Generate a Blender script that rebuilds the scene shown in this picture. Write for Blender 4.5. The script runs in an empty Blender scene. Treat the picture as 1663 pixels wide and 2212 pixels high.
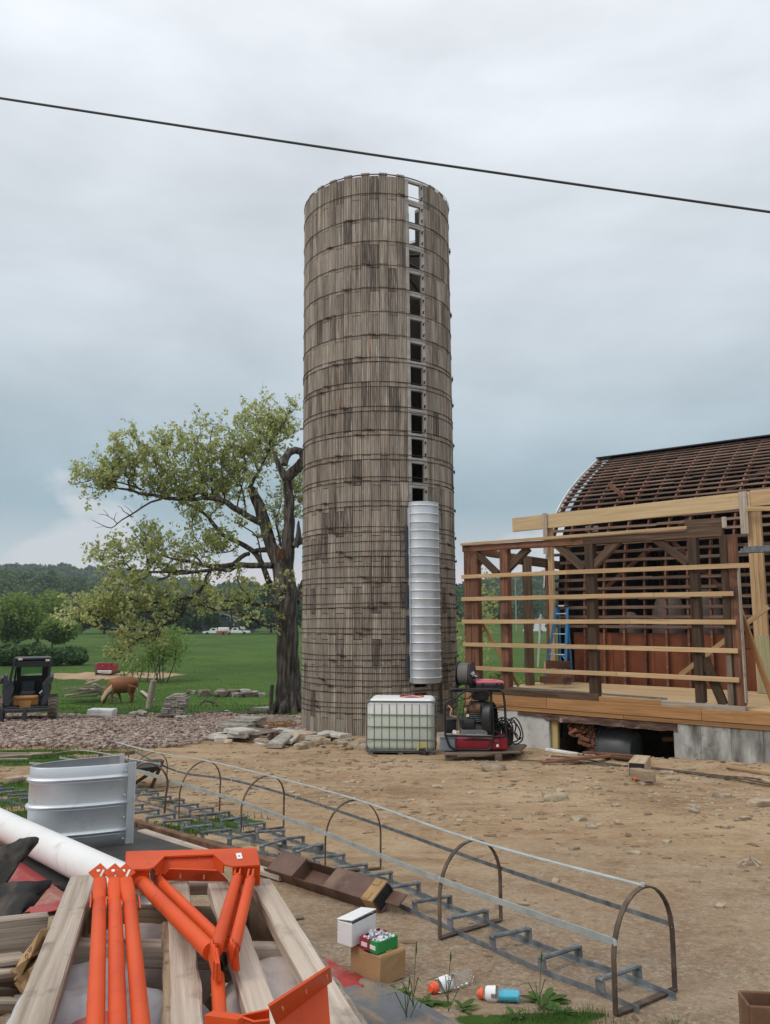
import bpy, math, random
import numpy as np
from mathutils import Vector, Matrix, noise
random.seed(7)
R = math.radians
SC = bpy.context.scene
COL = SC.collection

# ------------------------------------------------------------------ camera, sky, sun, exposure
FPX, TH, CZ = 1700.0, math.atan(232/1700), 1.5
CT, ST = math.cos(TH), math.sin(TH)
CAM = Vector((0, 0, CZ))
cd = bpy.data.cameras.new('camera'); cam = bpy.data.objects.new('camera', cd); COL.objects.link(cam)
cam.location = CAM; cam.rotation_euler = (math.pi/2 + TH, 0, 0)
cd.sensor_fit = 'VERTICAL'; cd.sensor_height = 24; cd.lens = 24*FPX/2212
cd.clip_start = .05; cd.clip_end = 5000
SC.camera = cam
SC.render.resolution_x, SC.render.resolution_y = 770, 1024
SC.view_settings.view_transform = 'Standard'; SC.view_settings.look = 'None'
SC.view_settings.gamma = 1; SC.view_settings.use_curve_mapping = False
SC.view_settings.exposure = 0.22
SC.render.engine = 'CYCLES'
SC.cycles.use_denoising = True
SC.cycles.max_bounces = 6; SC.cycles.transparent_max_bounces = 8
SUN_EL, SUN_AZ = 50, -125       # azimuth of the sun, degrees from +Y towards +X
sun = bpy.data.lights.new('sun', 'SUN'); sun.energy = 1.2; sun.angle = R(25); sun.color = (1, .96, .9)
so = bpy.data.objects.new('sun', sun); COL.objects.link(so)
_d = Vector((math.sin(R(SUN_AZ))*math.cos(R(SUN_EL)), math.cos(R(SUN_AZ))*math.cos(R(SUN_EL)), math.sin(R(SUN_EL))))
so.rotation_euler = _d.to_track_quat('Z', 'Y').to_euler()

W = bpy.data.worlds.new('World'); SC.world = W; W.use_nodes = True
nt = W.node_tree; nt.nodes.clear(); N = nt.nodes.new; L = nt.links.new
def ramp(node, stops):
    cr = node.color_ramp
    while len(cr.elements) > len(stops): cr.elements.remove(cr.elements[-1])
    while len(cr.elements) < len(stops): cr.elements.new(.5)
    for e, (p, c) in zip(cr.elements, stops):
        e.position = p; e.color = (*c, 1) if len(c) == 3 else c
def math_n(t, op, a, b=None, c=None, clamp=False):
    m = t.nodes.new('ShaderNodeMath'); m.operation = op; m.use_clamp = clamp
    for i, v in enumerate((a, b, c)):
        if v is None: continue
        if isinstance(v, (int, float)): m.inputs[i].default_value = v
        else: t.links.new(v, m.inputs[i])
    return m.outputs[0]
def mix_n(t, fac, a, b, mode='MIX'):
    m = t.nodes.new('ShaderNodeMix'); m.data_type = 'RGBA'; m.blend_type = mode
    for i, v in ((0, fac), (6, a), (7, b)):
        if isinstance(v, (int, float)): m.inputs[i].default_value = v
        elif isinstance(v, tuple): m.inputs[i].default_value = (*v, 1)
        else: t.links.new(v, m.inputs[i])
    return m.outputs[2]
tc = N('ShaderNodeTexCoord'); sep = N('ShaderNodeSeparateXYZ'); L(tc.outputs['Generated'], sep.inputs[0])
mp = N('ShaderNodeMapping'); mp.inputs['Scale'].default_value = (1.5, 1.5, 4.5); L(tc.outputs['Generated'], mp.inputs[0])
n1 = N('ShaderNodeTexNoise'); n1.inputs['Scale'].default_value = 1.6; n1.inputs['Detail'].default_value = 5; n1.inputs['Roughness'].default_value = .5
n1.inputs['Distortion'].default_value = .3
L(mp.outputs[0], n1.inputs['Vector'])
n2 = N('ShaderNodeTexNoise'); n2.inputs['Scale'].default_value = 4.5; n2.inputs['Detail'].default_value = 6; n2.inputs['Roughness'].default_value = .55
L(mp.outputs[0], n2.inputs['Vector'])
el = math_n(nt, 'ADD', sep.outputs[2], math_n(nt, 'MULTIPLY', math_n(nt, 'SUBTRACT', n1.outputs[0], .5), .10))
cr = N('ShaderNodeValToRGB'); L(el, cr.inputs[0])
ramp(cr, [(0, (.74, .64, .66)), (.035, (.70, .62, .64)), (.075, (.49, .55, .595)), (.14, (.32, .43, .49)), (.22, (.41, .5, .556)),
          (.34, (.545, .605, .655)), (.52, (.69, .735, .785)), (.72, (.82, .855, .895)), (1, (1.1, 1.13, 1.17))])
wisp = math_n(nt, 'MULTIPLY_ADD', math_n(nt, 'SUBTRACT', n1.outputs[0], .5), .55, 1.0)
wisp2 = math_n(nt, 'MULTIPLY_ADD', math_n(nt, 'SUBTRACT', n2.outputs[0], .5), .18, wisp)
c1 = mix_n(nt, 1.0, cr.outputs[0], wisp2, 'MULTIPLY')
# low bank of pale cumulus over the hills
n3 = N('ShaderNodeTexNoise'); n3.inputs['Scale'].default_value = 3.2; n3.inputs['Detail'].default_value = 6
mp3 = N('ShaderNodeMapping'); mp3.inputs['Location'].default_value = (1.3, .4, 0); mp3.inputs['Scale'].default_value = (1.6, 1.6, 3.0)
L(tc.outputs['Generated'], mp3.inputs[0]); L(mp3.outputs[0], n3.inputs['Vector'])
bank = math_n(nt, 'SUBTRACT', math_n(nt, 'MULTIPLY_ADD', n3.outputs[0], .46, -.138), sep.outputs[2])
bank = math_n(nt, 'MULTIPLY', bank, 34, clamp=True)
c2 = mix_n(nt, math_n(nt, 'MULTIPLY', bank, .8), c1, (.60, .62, .655))
sky = N('ShaderNodeTexSky'); sky.sky_type = 'NISHITA'; sky.sun_disc = False
sky.sun_elevation = R(SUN_EL); sky.sun_rotation = R(SUN_AZ)
bg1 = N('ShaderNodeBackground'); bg1.inputs[1].default_value = .06; L(sky.outputs[0], bg1.inputs[0])
bg2 = N('ShaderNodeBackground'); bg2.inputs[1].default_value = 1.0; L(c2, bg2.inputs[0])
ms = N('ShaderNodeMixShader'); ms.inputs[0].default_value = .92
L(bg1.outputs[0], ms.inputs[1]); L(bg2.outputs[0], ms.inputs[2])
ow = N('ShaderNodeOutputWorld'); L(ms.outputs[0], ow.inputs[0])

# ------------------------------------------------------------------ helpers: points
def ray(px, py):
    u = (px-831.5)/FPX; v = (1106-py)/FPX
    return Vector((u, CT-v*ST, ST+v*CT))
def at(px, py, Y):
    r = ray(px, py); return CAM + r*(Y/r.y)
def onz(px, py, z):
    r = ray(px, py); return CAM + r*((z-CZ)/r.z)
def sm(a, b, x):
    t = min(1, max(0, (x-a)/(b-a))); return t*t*(3-2*t)
WA = Vector((1.8, 18.2)); WD = Vector((.78573788, -.61855961)); WN = Vector((.61855961, .78573788))
def BW(s, t, z):                       # barn frame: s along the front wall, t into the barn
    p = WA + WD*s + WN*t; return Vector((p.x, p.y, z))
def st_of(x, y):
    d = Vector((x, y))-WA; return d.dot(WD), d.dot(WN)
def onwall(px, py, t=0):
    r = ray(px, py); P0 = WA + WN*t
    k = P0.dot(WN)/Vector((r.x, r.y)).dot(WN); return CAM + r*k
def gz(x, y, rough=True):
    if y < 44: z = -.07*max(y, -3)
    elif y < 60: z = -3.08 - .12*sm(44, 60, y)
    elif y < 120: z = -3.2 + .14*sm(60, 120, y)
    else: z = -3.06 + .62*(y-120)/90 if y < 210 else -2.44 + (y-210)*.012
    s, t = st_of(x, y)
    if -4 < s < 14 and -2.2 < t < 14:
        k = sm(-2.5, -.5, s)*sm(-1.5, -.5, t)
        base = -1.21 - .02*math.sin(s*3)
        z = z*(1-k) + base*k
        z += .13*sm(-2.2, -1.5, t)*(1-sm(-1.5, -.7, t))*sm(0, 2, s)
        if t > .12: z -= 1.3*sm(.12, .5, t)*sm(.2, .6, s)*(1-sm(7.9, 8.3, t))
    if rough:
        a = .05 if y < 30 else .18
        z += a*(noise.noise((x*.35, y*.35, 3.1))) * sm(5, 9, y)
        if y < 30: z += .022*noise.noise((x*1.6, y*1.6, 7.7))
    return z
def G(px, py, lift=0.0):
    r = ray(px, py); k = 3.0
    lo, hi = .5, 900.0
    kk = lo
    while kk < hi:
        p = CAM + r*kk
        if p.z < gz(p.x, p.y): break
        kk *= 1.02
    a, b = kk/1.02, kk
    for _ in range(20):
        m = (a+b)/2; p = CAM + r*m
        if p.z < gz(p.x, p.y): b = m
        else: a = m
    p = CAM + r*b; p.z += lift; return p
def ong(x, y, lift=0.0): return Vector((x, y, gz(x, y)+lift))

# ------------------------------------------------------------------ helpers: meshes
def frame(p0, p1, up=(0, 0, 1)):       # X along p0->p1, Z towards up, origin at the middle
    p0, p1 = Vector(p0), Vector(p1); x = (p1-p0); ln = x.length; x = x/ln
    up = Vector(up)
    if abs(up.normalized().dot(x)) > .98: up = Vector((0, 1, 0))
    y = up.cross(x).normalized(); z = x.cross(y)
    m = Matrix((x, y, z)).transposed().to_4x4(); m.translation = (p0+p1)/2
    return m, ln
class MB:
    def __init__(s): s.v = []; s.f = []
    def add(s, vs, fs, M=None):
        o = len(s.v)
        s.v += [tuple(M @ Vector(v)) if M is not None else tuple(v) for v in vs]
        s.f += [tuple(i+o for i in f) for f in fs]; return s
    def box(s, c, d, M=None):
        x, y, z = c; a, b, h = d[0]/2, d[1]/2, d[2]/2
        vs = [(x-a, y-b, z-h), (x+a, y-b, z-h), (x+a, y+b, z-h), (x-a, y+b, z-h), (x-a, y-b, z+h), (x+a, y-b, z+h), (x+a, y+b, z+h), (x-a, y+b, z+h)]
        return s.add(vs, [(3, 2, 1, 0), (4, 5, 6, 7), (0, 1, 5, 4), (1, 2, 6, 5), (2, 3, 7, 6), (3, 0, 4, 7)], M)
    def cbox(s, c, d, ch, M=None):      # box with its twelve edges chamfered
        x, y, z = c; a, b, h = d[0]/2, d[1]/2, d[2]/2; ch = min(ch, a*.9, b*.9, h*.9)
        ring = lambda aa, bb, zz: [(x-aa+ch, y-bb, zz), (x+aa-ch, y-bb, zz), (x+aa, y-bb+ch, zz), (x+aa, y+bb-ch, zz), (x+aa-ch, y+bb, zz), (x-aa+ch, y+bb, zz), (x-aa, y+bb-ch, zz), (x-aa, y-bb+ch, zz)]
        vs = ring(a-ch*.6, b-ch*.6, z-h) + ring(a, b, z-h+ch) + ring(a, b, z+h-ch) + ring(a-ch*.6, b-ch*.6, z+h)
        fs = [tuple(range(7, -1, -1)), tuple(range(24, 32))]
        for k in range(3):
            for i in range(8):
                j = (i+1) % 8; fs.append((k*8+i, k*8+j, k*8+8+j, k*8+8+i))
        return s.add(vs, fs, M)
    def beam(s, p0, p1, w, h, up=(0, 0, 1)):
        M, ln = frame(p0, p1, up); return s.box((0, 0, 0), (ln, w, h), M)
    def tube(s, pts, r, n=8, closed=False, caps=True):
        pts = [Vector(p) for p in pts]; m = len(pts)
        rs = r if isinstance(r, (list, tuple)) else [r]*m
        o = len(s.v); prev = None
        for i, p in enumerate(pts):
            if closed: t = pts[(i+1) % m]-pts[i-1]
            else: t = pts[min(i+1, m-1)]-pts[max(i-1, 0)]
            t.normalize()
            if prev is None:
                a = Vector((0, 0, 1)) if abs(t.z) < .9 else Vector((1, 0, 0))
                u = t.cross(a).normalized()
            else:
                u = prev - t*prev.dot(t)
                u = u.normalized() if u.length > 1e-6 else t.orthogonal().normalized()
            prev = u; w = t.cross(u)
            for k in range(n):
                an = 2*math.pi*k/n
                s.v.append(tuple(p + (u*math.cos(an)+w*math.sin(an))*rs[i]))
        for i in range(m if closed else m-1):
            a, b = o+i*n, o+((i+1) % m)*n
            for k in range(n):
                j = (k+1) % n; s.f.append((a+k, a+j, b+j, b+k))
        if caps and not closed:
            s.f.append(tuple(o+k for k in range(n-1, -1, -1))); s.f.append(tuple(o+(m-1)*n+k for k in range(n)))
        return s
    def lathe(s, prof, n=24, M=None, a0=0, a1=2*math.pi):
        full = abs(a1-a0-2*math.pi) < 1e-6; c = n if full else n+1
        vs = []; fs = []
        for r, z in prof:
            for k in range(c):
                an = a0+(a1-a0)*k/n; vs.append((r*math.cos(an), r*math.sin(an), z))
        for i in range(len(prof)-1):
            for k in range(n):
                j = (k+1) % c if full else k+1
                fs.append((i*c+k, i*c+j, (i+1)*c+j, (i+1)*c+k))
        return s.add(vs, fs, M)
    def prism(s, out, d, M=None):        # outline in XY, thickness along Z centred
        n = len(out)
        vs = [(x, y, -d/2) for x, y in out] + [(x, y, d/2) for x, y in out]
        fs = [tuple(range(n-1, -1, -1)), tuple(range(n, 2*n))] + [(i, (i+1) % n, n+(i+1) % n, n+i) for i in range(n)]
        return s.add(vs, fs, M)
    def rock(s, c, d, rnd, M=None, sub=1):
        vs = ICO[sub][0]; fs = ICO[sub][1]; off = rnd.random()*100
        rot = Matrix.Rotation(rnd.random()*6.28, 3, 'Z')
        out = []
        for v in vs:
            k = 1+.45*noise.noise((v.x*1.3+off, v.y*1.3, v.z*1.3))
            q = Vector((max(-.8, min(.8, v.x*k)), max(-.75, min(.75, v.y*k)), max(-.7, min(.62, v.z*k))))
            q = Vector((q.x*d[0], q.y*d[1], q.z*d[2])); q = rot @ q
            out.append((q.x+c[0], q.y+c[1], q.z+c[2]))
        return s.add(out, fs, M)
    def mesh(s, name, smooth=None):
        me = bpy.data.meshes.new(name); me.from_pydata(s.v, [], s.f); me.update()
        if smooth is not None:
            me.polygons.foreach_set('use_smooth', [True]*len(me.polygons))
            if smooth < 180: me.set_sharp_from_angle(angle=R(smooth))
        return me
def _ico(n):
    import bmesh
    b = bmesh.new(); bmesh.ops.create_icosphere(b, subdivisions=n, radius=1)
    r = ([v.co.copy() for v in b.verts], [tuple(v.index for v in f.verts) for f in b.faces]); b.free(); return r
ICO = {1: _ico(1), 2: _ico(2), 3: _ico(3)}

def crv(P, n):
    Q = []
    for i in range(len(P)-1):
        p0, p1, p2, p3 = P[max(i-1, 0)], P[i], P[i+1], P[min(i+2, len(P)-1)]
        for j in range(n):
            f = j/n; Q.append(.5*((2*p1)+(p2-p0)*f+(2*p0-5*p1+4*p2-p3)*f*f+(-p0+3*p1-3*p2+p3)*f**3))
    return Q+[P[-1]]
WM = {}
def _props(o, label, cat, group, kind):
    if label: o['label'] = label
    if cat: o['category'] = cat
    if group: o['group'] = group
    if kind: o['kind'] = kind
def link(name, me, mat=None, parent=None, M=None, label=None, cat=None, group=None, kind=None):
    o = bpy.data.objects.new(name, me); COL.objects.link(o)
    M = M if M is not None else Matrix.Identity(4)
    if me is not None and mat is not None and not me.materials: me.materials.append(mat)
    WM[o.name] = M.copy()
    if parent is not None:
        o.parent = parent; o.matrix_basis = WM[parent.name].inverted() @ M
    else: o.matrix_basis = M
    _props(o, label, cat, group, kind); return o
def obj(name, mb, mat, parent=None, M=None, smooth=None, **k):
    return link(name, mb.mesh(name, smooth), mat, parent, M, **k)
def thing(name, loc, label, cat, group=None, rz=0, M=None):
    M = M if M is not None else Matrix.Translation(Vector(loc)) @ Matrix.Rotation(rz, 4, 'Z')
    return link(name, None, None, None, M, label, cat, group)
def dup(o, M, label=None, group=None, parent=None):
    c = o.copy(); COL.objects.link(c); WM[c.name] = M.copy()
    if parent is not None:
        c.parent = parent; c.matrix_basis = WM[parent.name].inverted() @ M
    else: c.matrix_basis = M
    if label: c['label'] = label
    if group: c['group'] = group
    for ch in o.children: dup(ch, M @ ch.matrix_basis, parent=c)
    return c
def plank(name, p0, p1, w, h, mat, parent=None, up=(0, 0, 1), ch=.006, rough=0.0, seg=1, rnd=random, **k):
    """a board or timber along p0->p1 in its own frame (grain runs along X)"""
    M, ln = frame(p0, p1, up); mb = MB()
    if rough == 0 and seg == 1: mb.cbox((0, 0, 0), (ln, w, h), ch)
    else:
        n = max(2, seg); ring = []; off = rnd.random()*50
        a, b = w/2, h/2
        base = [(-a+ch, -b), (a-ch, -b), (a, -b+ch), (a, b-ch), (a-ch, b), (-a+ch, b), (-a, b-ch), (-a, -b+ch)]
        for i in range(n+1):
            x = -ln/2+ln*i/n
            for q, (y, z) in enumerate(base):
                e = rough*noise.noise((x*4+off, q*1.7, 0)); e2 = rough*.5*noise.noise((x*4+off, q*1.7, 9))
                ring.append((x, y + math.copysign(e, 1), z+e2))
        fs = [tuple(range(7, -1, -1)), tuple(n*8+q for q in range(8))]
        for i in range(n):
            for q in range(8):
                j = (q+1) % 8; fs.append((i*8+q, i*8+j, i*8+8+j, i*8+8+q))
        mb.add(ring, fs)
    return obj(name, mb, mat, parent, M, **k)
def quads_mesh(name, P, U, V, attr=None):
    """numpy: one quad per row, corners P +/-U +/-V"""
    n = len(P); co = np.empty((n, 4, 3), np.float32)
    co[:, 0] = P-U-V; co[:, 1] = P+U-V; co[:, 2] = P+U+V; co[:, 3] = P-U+V
    return poly_mesh(name, co.reshape(-1, 3), np.arange(n*4).reshape(n, 4))
def poly_mesh(name, co, idx):
    n, k = idx.shape; me = bpy.data.meshes.new(name)
    me.vertices.add(len(co)); me.vertices.foreach_set('co', np.ascontiguousarray(co, np.float32).ravel())
    me.loops.add(n*k); me.loops.foreach_set('vertex_index', np.ascontiguousarray(idx, np.int32).ravel())
    me.polygons.add(n); me.polygons.foreach_set('loop_start', np.arange(0, n*k, k, dtype=np.int32))
    me.update(calc_edges=True); return me
def leaf_quads(C, size, rng, jit=.35, up=.3):
    """leaf quads with random orientation at centres C"""
    n = len(C); d = rng.normal(size=(n, 3)); d /= np.linalg.norm(d, axis=1)[:, None]+1e-9
    a = rng.normal(size=(n, 3)); a[:, 2] += up
    u = np.cross(d, a); u /= np.linalg.norm(u, axis=1)[:, None]+1e-9
    v = np.cross(u, d)
    s = size*(1+jit*rng.uniform(-1, 1, n))[:, None]
    return C, u*s*.5, v*s*.62

# ------------------------------------------------------------------ helpers: materials
def mat(name, stops, scale=(4, 4, 4), detail=5, rough=.8, metal=0, bump=0.0, bscale=None, var=.12, coords='Object', spec=.3,
        dirt=None, trans=0, hue=0, nrough=.55, island=False, dist=0, bdist=.02):
    m = bpy.data.materials.new(name); m.use_nodes = True; t = m.node_tree; b = t.nodes['Principled BSDF']; n, l = t.nodes.new, t.links.new
    tc = n('ShaderNodeTexCoord'); mp = n('ShaderNodeMapping'); mp.inputs['Scale'].default_value = scale
    oi = n('ShaderNodeObjectInfo')
    add = n('ShaderNodeVectorMath'); add.operation = 'ADD'
    sc_ = n('ShaderNodeVectorMath'); sc_.operation = 'SCALE'; sc_.inputs['Scale'].default_value = 37.0
    cmb = n('ShaderNodeCombineXYZ'); l(oi.outputs['Random'], cmb.inputs[0]); l(oi.outputs['Random'], cmb.inputs[1])
    l(cmb.outputs[0], sc_.inputs[0]); l(tc.outputs[coords], mp.inputs[0]); l(mp.outputs[0], add.inputs[0]); l(sc_.outputs[0], add.inputs[1])
    no = n('ShaderNodeTexNoise'); no.inputs['Scale'].default_value = 1; no.inputs['Detail'].default_value = detail; no.inputs['Roughness'].default_value = nrough
    no.inputs['Distortion'].default_value = dist
    l(add.outputs[0], no.inputs['Vector'])
    cr = n('ShaderNodeValToRGB'); ramp(cr, stops); l(no.outputs[0], cr.inputs[0]); c = cr.outputs[0]
    if dirt:                             # (colour, scale, threshold, strength)
        dn = n('ShaderNodeTexNoise'); dn.inputs['Scale'].default_value = dirt[1]; dn.inputs['Detail'].default_value = 6; dn.inputs['Roughness'].default_value = .65
        ad2 = n('ShaderNodeVectorMath'); ad2.operation = 'ADD'; l(tc.outputs[coords], ad2.inputs[0]); l(sc_.outputs[0], ad2.inputs[1])
        l(ad2.outputs[0], dn.inputs['Vector'])
        f = math_n(t, 'MULTIPLY', math_n(t, 'SUBTRACT', dn.outputs[0], dirt[2]), 7, clamp=True)
        c = mix_n(t, math_n(t, 'MULTIPLY', f, dirt[3]), c, dirt[0])
    rnd = oi.outputs['Random']
    if island:
        ge = n('ShaderNodeNewGeometry'); rnd = math_n(t, 'FRACT', math_n(t, 'ADD', rnd, ge.outputs['Random Per Island']))
    if var or hue:
        hs = n('ShaderNodeHueSaturation'); l(c, hs.inputs['Color'])
        l(math_n(t, 'MULTIPLY_ADD', rnd, 2*var, 1-var), hs.inputs['Value'])
        if hue: l(math_n(t, 'MULTIPLY_ADD', math_n(t, 'FRACT', math_n(t, 'MULTIPLY', rnd, 7.31)), 2*hue, .5-hue), hs.inputs['Hue'])
        c = hs.outputs[0]
    l(c, b.inputs['Base Color']); b.inputs['Roughness'].default_value = rough; b.inputs['Metallic'].default_value = metal
    b.inputs['Specular IOR Level'].default_value = spec
    if bump:
        bn = n('ShaderNodeTexNoise'); bn.inputs['Detail'].default_value = 6; bn.inputs['Roughness'].default_value = .65; bn.inputs['Scale'].default_value = 1
        mb2 = n('ShaderNodeMapping'); mb2.inputs['Scale'].default_value = bscale or scale; l(tc.outputs[coords], mb2.inputs[0]); l(mb2.outputs[0], bn.inputs['Vector'])
        bu = n('ShaderNodeBump'); bu.inputs['Strength'].default_value = bump; bu.inputs['Distance'].default_value = bdist
        l(bn.outputs[0], bu.inputs['Height']); l(bu.outputs[0], b.inputs['Normal'])
    if trans:
        tr = n('ShaderNodeBsdfTranslucent'); l(c, tr.inputs[0]); mx = n('ShaderNodeMixShader'); mx.inputs[0].default_value = trans
        l(b.outputs[0], mx.inputs[1]); l(tr.outputs[0], mx.inputs[2]); l(mx.outputs[0], t.nodes['Material Output'].inputs[0])
    m['_c'] = 1
    return m
def flat(name, c, rough=.6, metal=0, var=.06, spec=.4, bump=0, bscale=(8, 8, 8), dirt=None):
    d = tuple(x*.82 for x in c); e = tuple(min(1, x*1.12) for x in c)
    return mat(name, [(.3, d), (.5, c), (.75, e)], (3, 3, 3), 5, rough, metal, bump, bscale, var, spec=spec, dirt=dirt)
def wood(name, a, b, c, rough=.75, bump=.35, var=.16, dirt=None, gs=1.0):
    return mat(name, [(.28, a), (.5, b), (.72, c)], (1.1*gs, 26*gs, 26*gs), 6, rough, 0, bump, (1.5*gs, 60*gs, 60*gs), var, dirt=dirt, dist=.6)

M_ = {}
M_['new_wood'] = wood('new_wood', (.36, .225, .11), (.48, .32, .168), (.57, .41, .24), var=.16, dirt=((.30, .18, .09), 3.0, .62, .6))
M_['lvl_wood'] = wood('header_wood', (.47, .33, .17), (.56, .405, .225), (.63, .47, .28), var=.03, dirt=((.30, .19, .09), 2.2, .62, .7), gs=.7)
M_['rim_wood'] = wood('rim_wood', (.245, .12, .045), (.33, .168, .068), (.41, .225, .1), var=.16, dirt=((.2, .09, .04), 1.5, .58, .5))
M_['deck_wood'] = wood('deck_wood', (.42, .27, .13), (.54, .37, .2), (.62, .46, .27), var=.14)
M_['red_wood'] = wood('old_red_wood', (.075, .03, .017), (.15, .066, .036), (.235, .115, .065), var=.25, dirt=((.03, .018, .014), 1.6, .52, .8))
M_['dark_wood'] = wood('old_dark_wood', (.034, .02, .012), (.078, .046, .028), (.135, .086, .055), var=.3, dirt=((.15, .105, .075), 3.0, .62, .5))
M_['rafter_wood'] = wood('rafter_wood', (.085, .034, .018), (.165, .07, .04), (.25, .12, .072), var=.35, dirt=((.04, .02, .014), 3.0, .5, .7))
M_['batten_wood'] = wood('batten_wood', (.06, .033, .022), (.125, .075, .052), (.215, .145, .108), var=.38, dirt=((.40, .33, .27), 5.0, .64, .55))
M_['roof_dark'] = wood('roof_boards', (.012, .011, .011), (.026, .023, .022), (.05, .044, .04), var=.3)  # near-black: the unlit barn interior is put into the board colour
M_['ply_red'] = mat('red_panel', [(.3, (.10, .028, .012)), (.55, (.18, .055, .023)), (.8, (.23, .082, .037))], (2, 2, .7), 6, .7, bump=.15, var=.12, dirt=((.05, .02, .012), 1.4, .55, .6))
M_['grey_wood'] = wood('weathered_wood', (.21, .165, .125), (.36, .295, .235), (.49, .42, .35), var=.12, bump=.55, dirt=((.11, .085, .065), 5.0, .57, .8))
M_['pale_wood'] = wood('pale_wood', (.27, .21, .16), (.45, .37, .295), (.57, .485, .4), var=.12, bump=.5, dirt=((.16, .115, .085), 5.0, .58, .7))
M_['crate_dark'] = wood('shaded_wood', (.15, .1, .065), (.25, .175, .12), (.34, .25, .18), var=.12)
M_['scrap_wood'] = wood('scrap_wood', (.12, .08, .06), (.25, .19, .145), (.42, .35, .29), var=.4)
M_['pallet_wood'] = wood('pallet_wood', (.08, .058, .045), (.16, .12, .09), (.25, .195, .155), var=.25)
M_['bark'] = mat('oak_bark', [(.34, (.022, .018, .015)), (.5, (.085, .072, .06)), (.66, (.18, .158, .135))], (8, 8, 1.2), 8, .95, bump=1.0, bscale=(9, 9, 1.1), bdist=.12, var=.05, coords='Object', dirt=((.25, .23, .2), .8, .63, .6))
M_['twig'] = mat('twig_bark', [(.3, (.04, .03, .024)), (.7, (.085, .068, .055))], (5, 5, 5), 3, .95, var=0)
M_['galv'] = mat('galvanised_steel', [(.3, (.54, .565, .60)), (.5, (.63, .66, .69)), (.72, (.70, .725, .75))], (1.2, 1.2, 1.2), 5, .46, .6, bump=.25, bscale=(2.2, 2.2, 2.2), var=.06, dirt=((.36, .36, .36), 11.0, .58, .3))
M_['galv_dull'] = mat('dull_galvanised_steel', [(.3, (.10, .108, .113)), (.5, (.17, .183, .19)), (.75, (.27, .285, .29))], (14, 14, 14), 6, .62, .25, bump=.1, bscale=(40, 40, 40), var=.14)
M_['galv_strap'] = mat('bright_zinc_strap', [(.3, (.38, .42, .42)), (.5, (.5, .54, .53)), (.75, (.6, .64, .62))], (9, 9, 9), 5, .45, .5, var=.05)
M_['rust_steel'] = mat('weathered_steel', [(.3, (.05, .042, .038)), (.5, (.115, .085, .066)), (.7, (.21, .145, .1)), (.85, (.24, .2, .17))], (9, 9, 9), 6, .7, .3, bump=.15, bscale=(30, 30, 30), var=.1)
M_['hoop'] = mat('rusty_hoop_steel', [(.3, (.03, .02, .016)), (.55, (.075, .047, .033)), (.8, (.14, .09, .065))], (5, 5, 5), 5, .75, .2, var=.25)
M_['black_steel'] = flat('black_steel', (.016, .016, .017), .4, .1, spec=.5)
M_['dark_grey_paint'] = flat('dark_grey_paint', (.045, .048, .055), .5, .0, dirt=((.16, .13, .1), 3.0, .55, .35))
M_['rubber'] = flat('black_rubber', (.022, .021, .02), .8, dirt=((.14, .11, .085), 3.5, .5, .55), bump=.2)
M_['sheet_black'] = mat('black_sheet', [(.3, (.028, .026, .025)), (.55, (.045, .041, .038)), (.8, (.075, .067, .06))], (2, 2, 2), 6, .6, bump=.08, var=.05, dirt=((.2, .165, .13), 2.2, .57, .6))
M_['orange'] = mat('orange_paint', [(.3, (.52, .058, .010)), (.5, (.62, .076, .014)), (.75, (.68, .094, .02))], (3, 3, 3), 6, .47, 0, bump=.06, bscale=(30, 30, 30), var=.04, spec=.28, dirt=((.27, .07, .035), 16, .585, .6))
M_['pvc'] = mat('white_pvc', [(.3, (.72, .71, .68)), (.6, (.78, .77, .75))], (2, 2, 2), 5, .4, var=0, dirt=((.42, .37, .31), 6.0, .60, .55), spec=.4)
M_['red_roof'] = mat('red_sheet_metal', [(.3, (.25, .025, .022)), (.5, (.33, .04, .036)), (.75, (.38, .08, .07))], (3, 3, 3), 6, .45, 0, var=.05, dirt=((.34, .24, .17), 3.0, .5, .7))
M_['grey_roof'] = mat('grey_sheet_metal', [(.3, (.11, .115, .125)), (.6, (.165, .17, .18))], (3, 3, 3), 6, .45, .2, var=.05, dirt=((.32, .225, .14), 3.2, .47, .9))
M_['cardboard'] = mat('brown_cardboard', [(.3, (.30, .18, .085)), (.6, (.38, .235, .115))], (4, 4, 4), 5, .85, var=.06, bump=.15, bscale=(12, 12, 12))
M_['brown_metal'] = mat('brown_metal', [(.3, (.085, .045, .032)), (.55, (.125, .07, .05)), (.8, (.175, .105, .08))], (6, 6, 6), 6, .55, var=.08, dirt=((.3, .2, .13), 2.5, .55, .55))
M_['rust_rail'] = mat('rusty_rail', [(.3, (.09, .045, .026)), (.55, (.17, .09, .052)), (.8, (.24, .145, .095))], (7, 7, 7), 6, .8, var=.1, bump=.2, bscale=(25, 25, 25))
M_['stone'] = mat('field_stone', [(.3, (.22, .16, .105)), (.5, (.34, .265, .185)), (.75, (.47, .385, .29))], (6, 6, 6), 6, .9, bump=.5, bscale=(14, 14, 14), var=.2, hue=.012, island=True)
M_['gravel'] = mat('crushed_stone', [(.3, (.15, .10, .078)), (.5, (.31, .235, .195)), (.75, (.5, .41, .355))], (8, 8, 8), 5, .92, bump=.4, bscale=(20, 20, 20), var=.32, hue=.015, island=True)
M_['white_stone'] = mat('broken_concrete', [(.3, (.38, .355, .31)), (.55, (.52, .49, .44)), (.8, (.62, .595, .55))], (6, 6, 6), 6, .9, bump=.4, bscale=(18, 18, 18), var=.12, dirt=((.3, .24, .17), 4.0, .56, .6))
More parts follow.
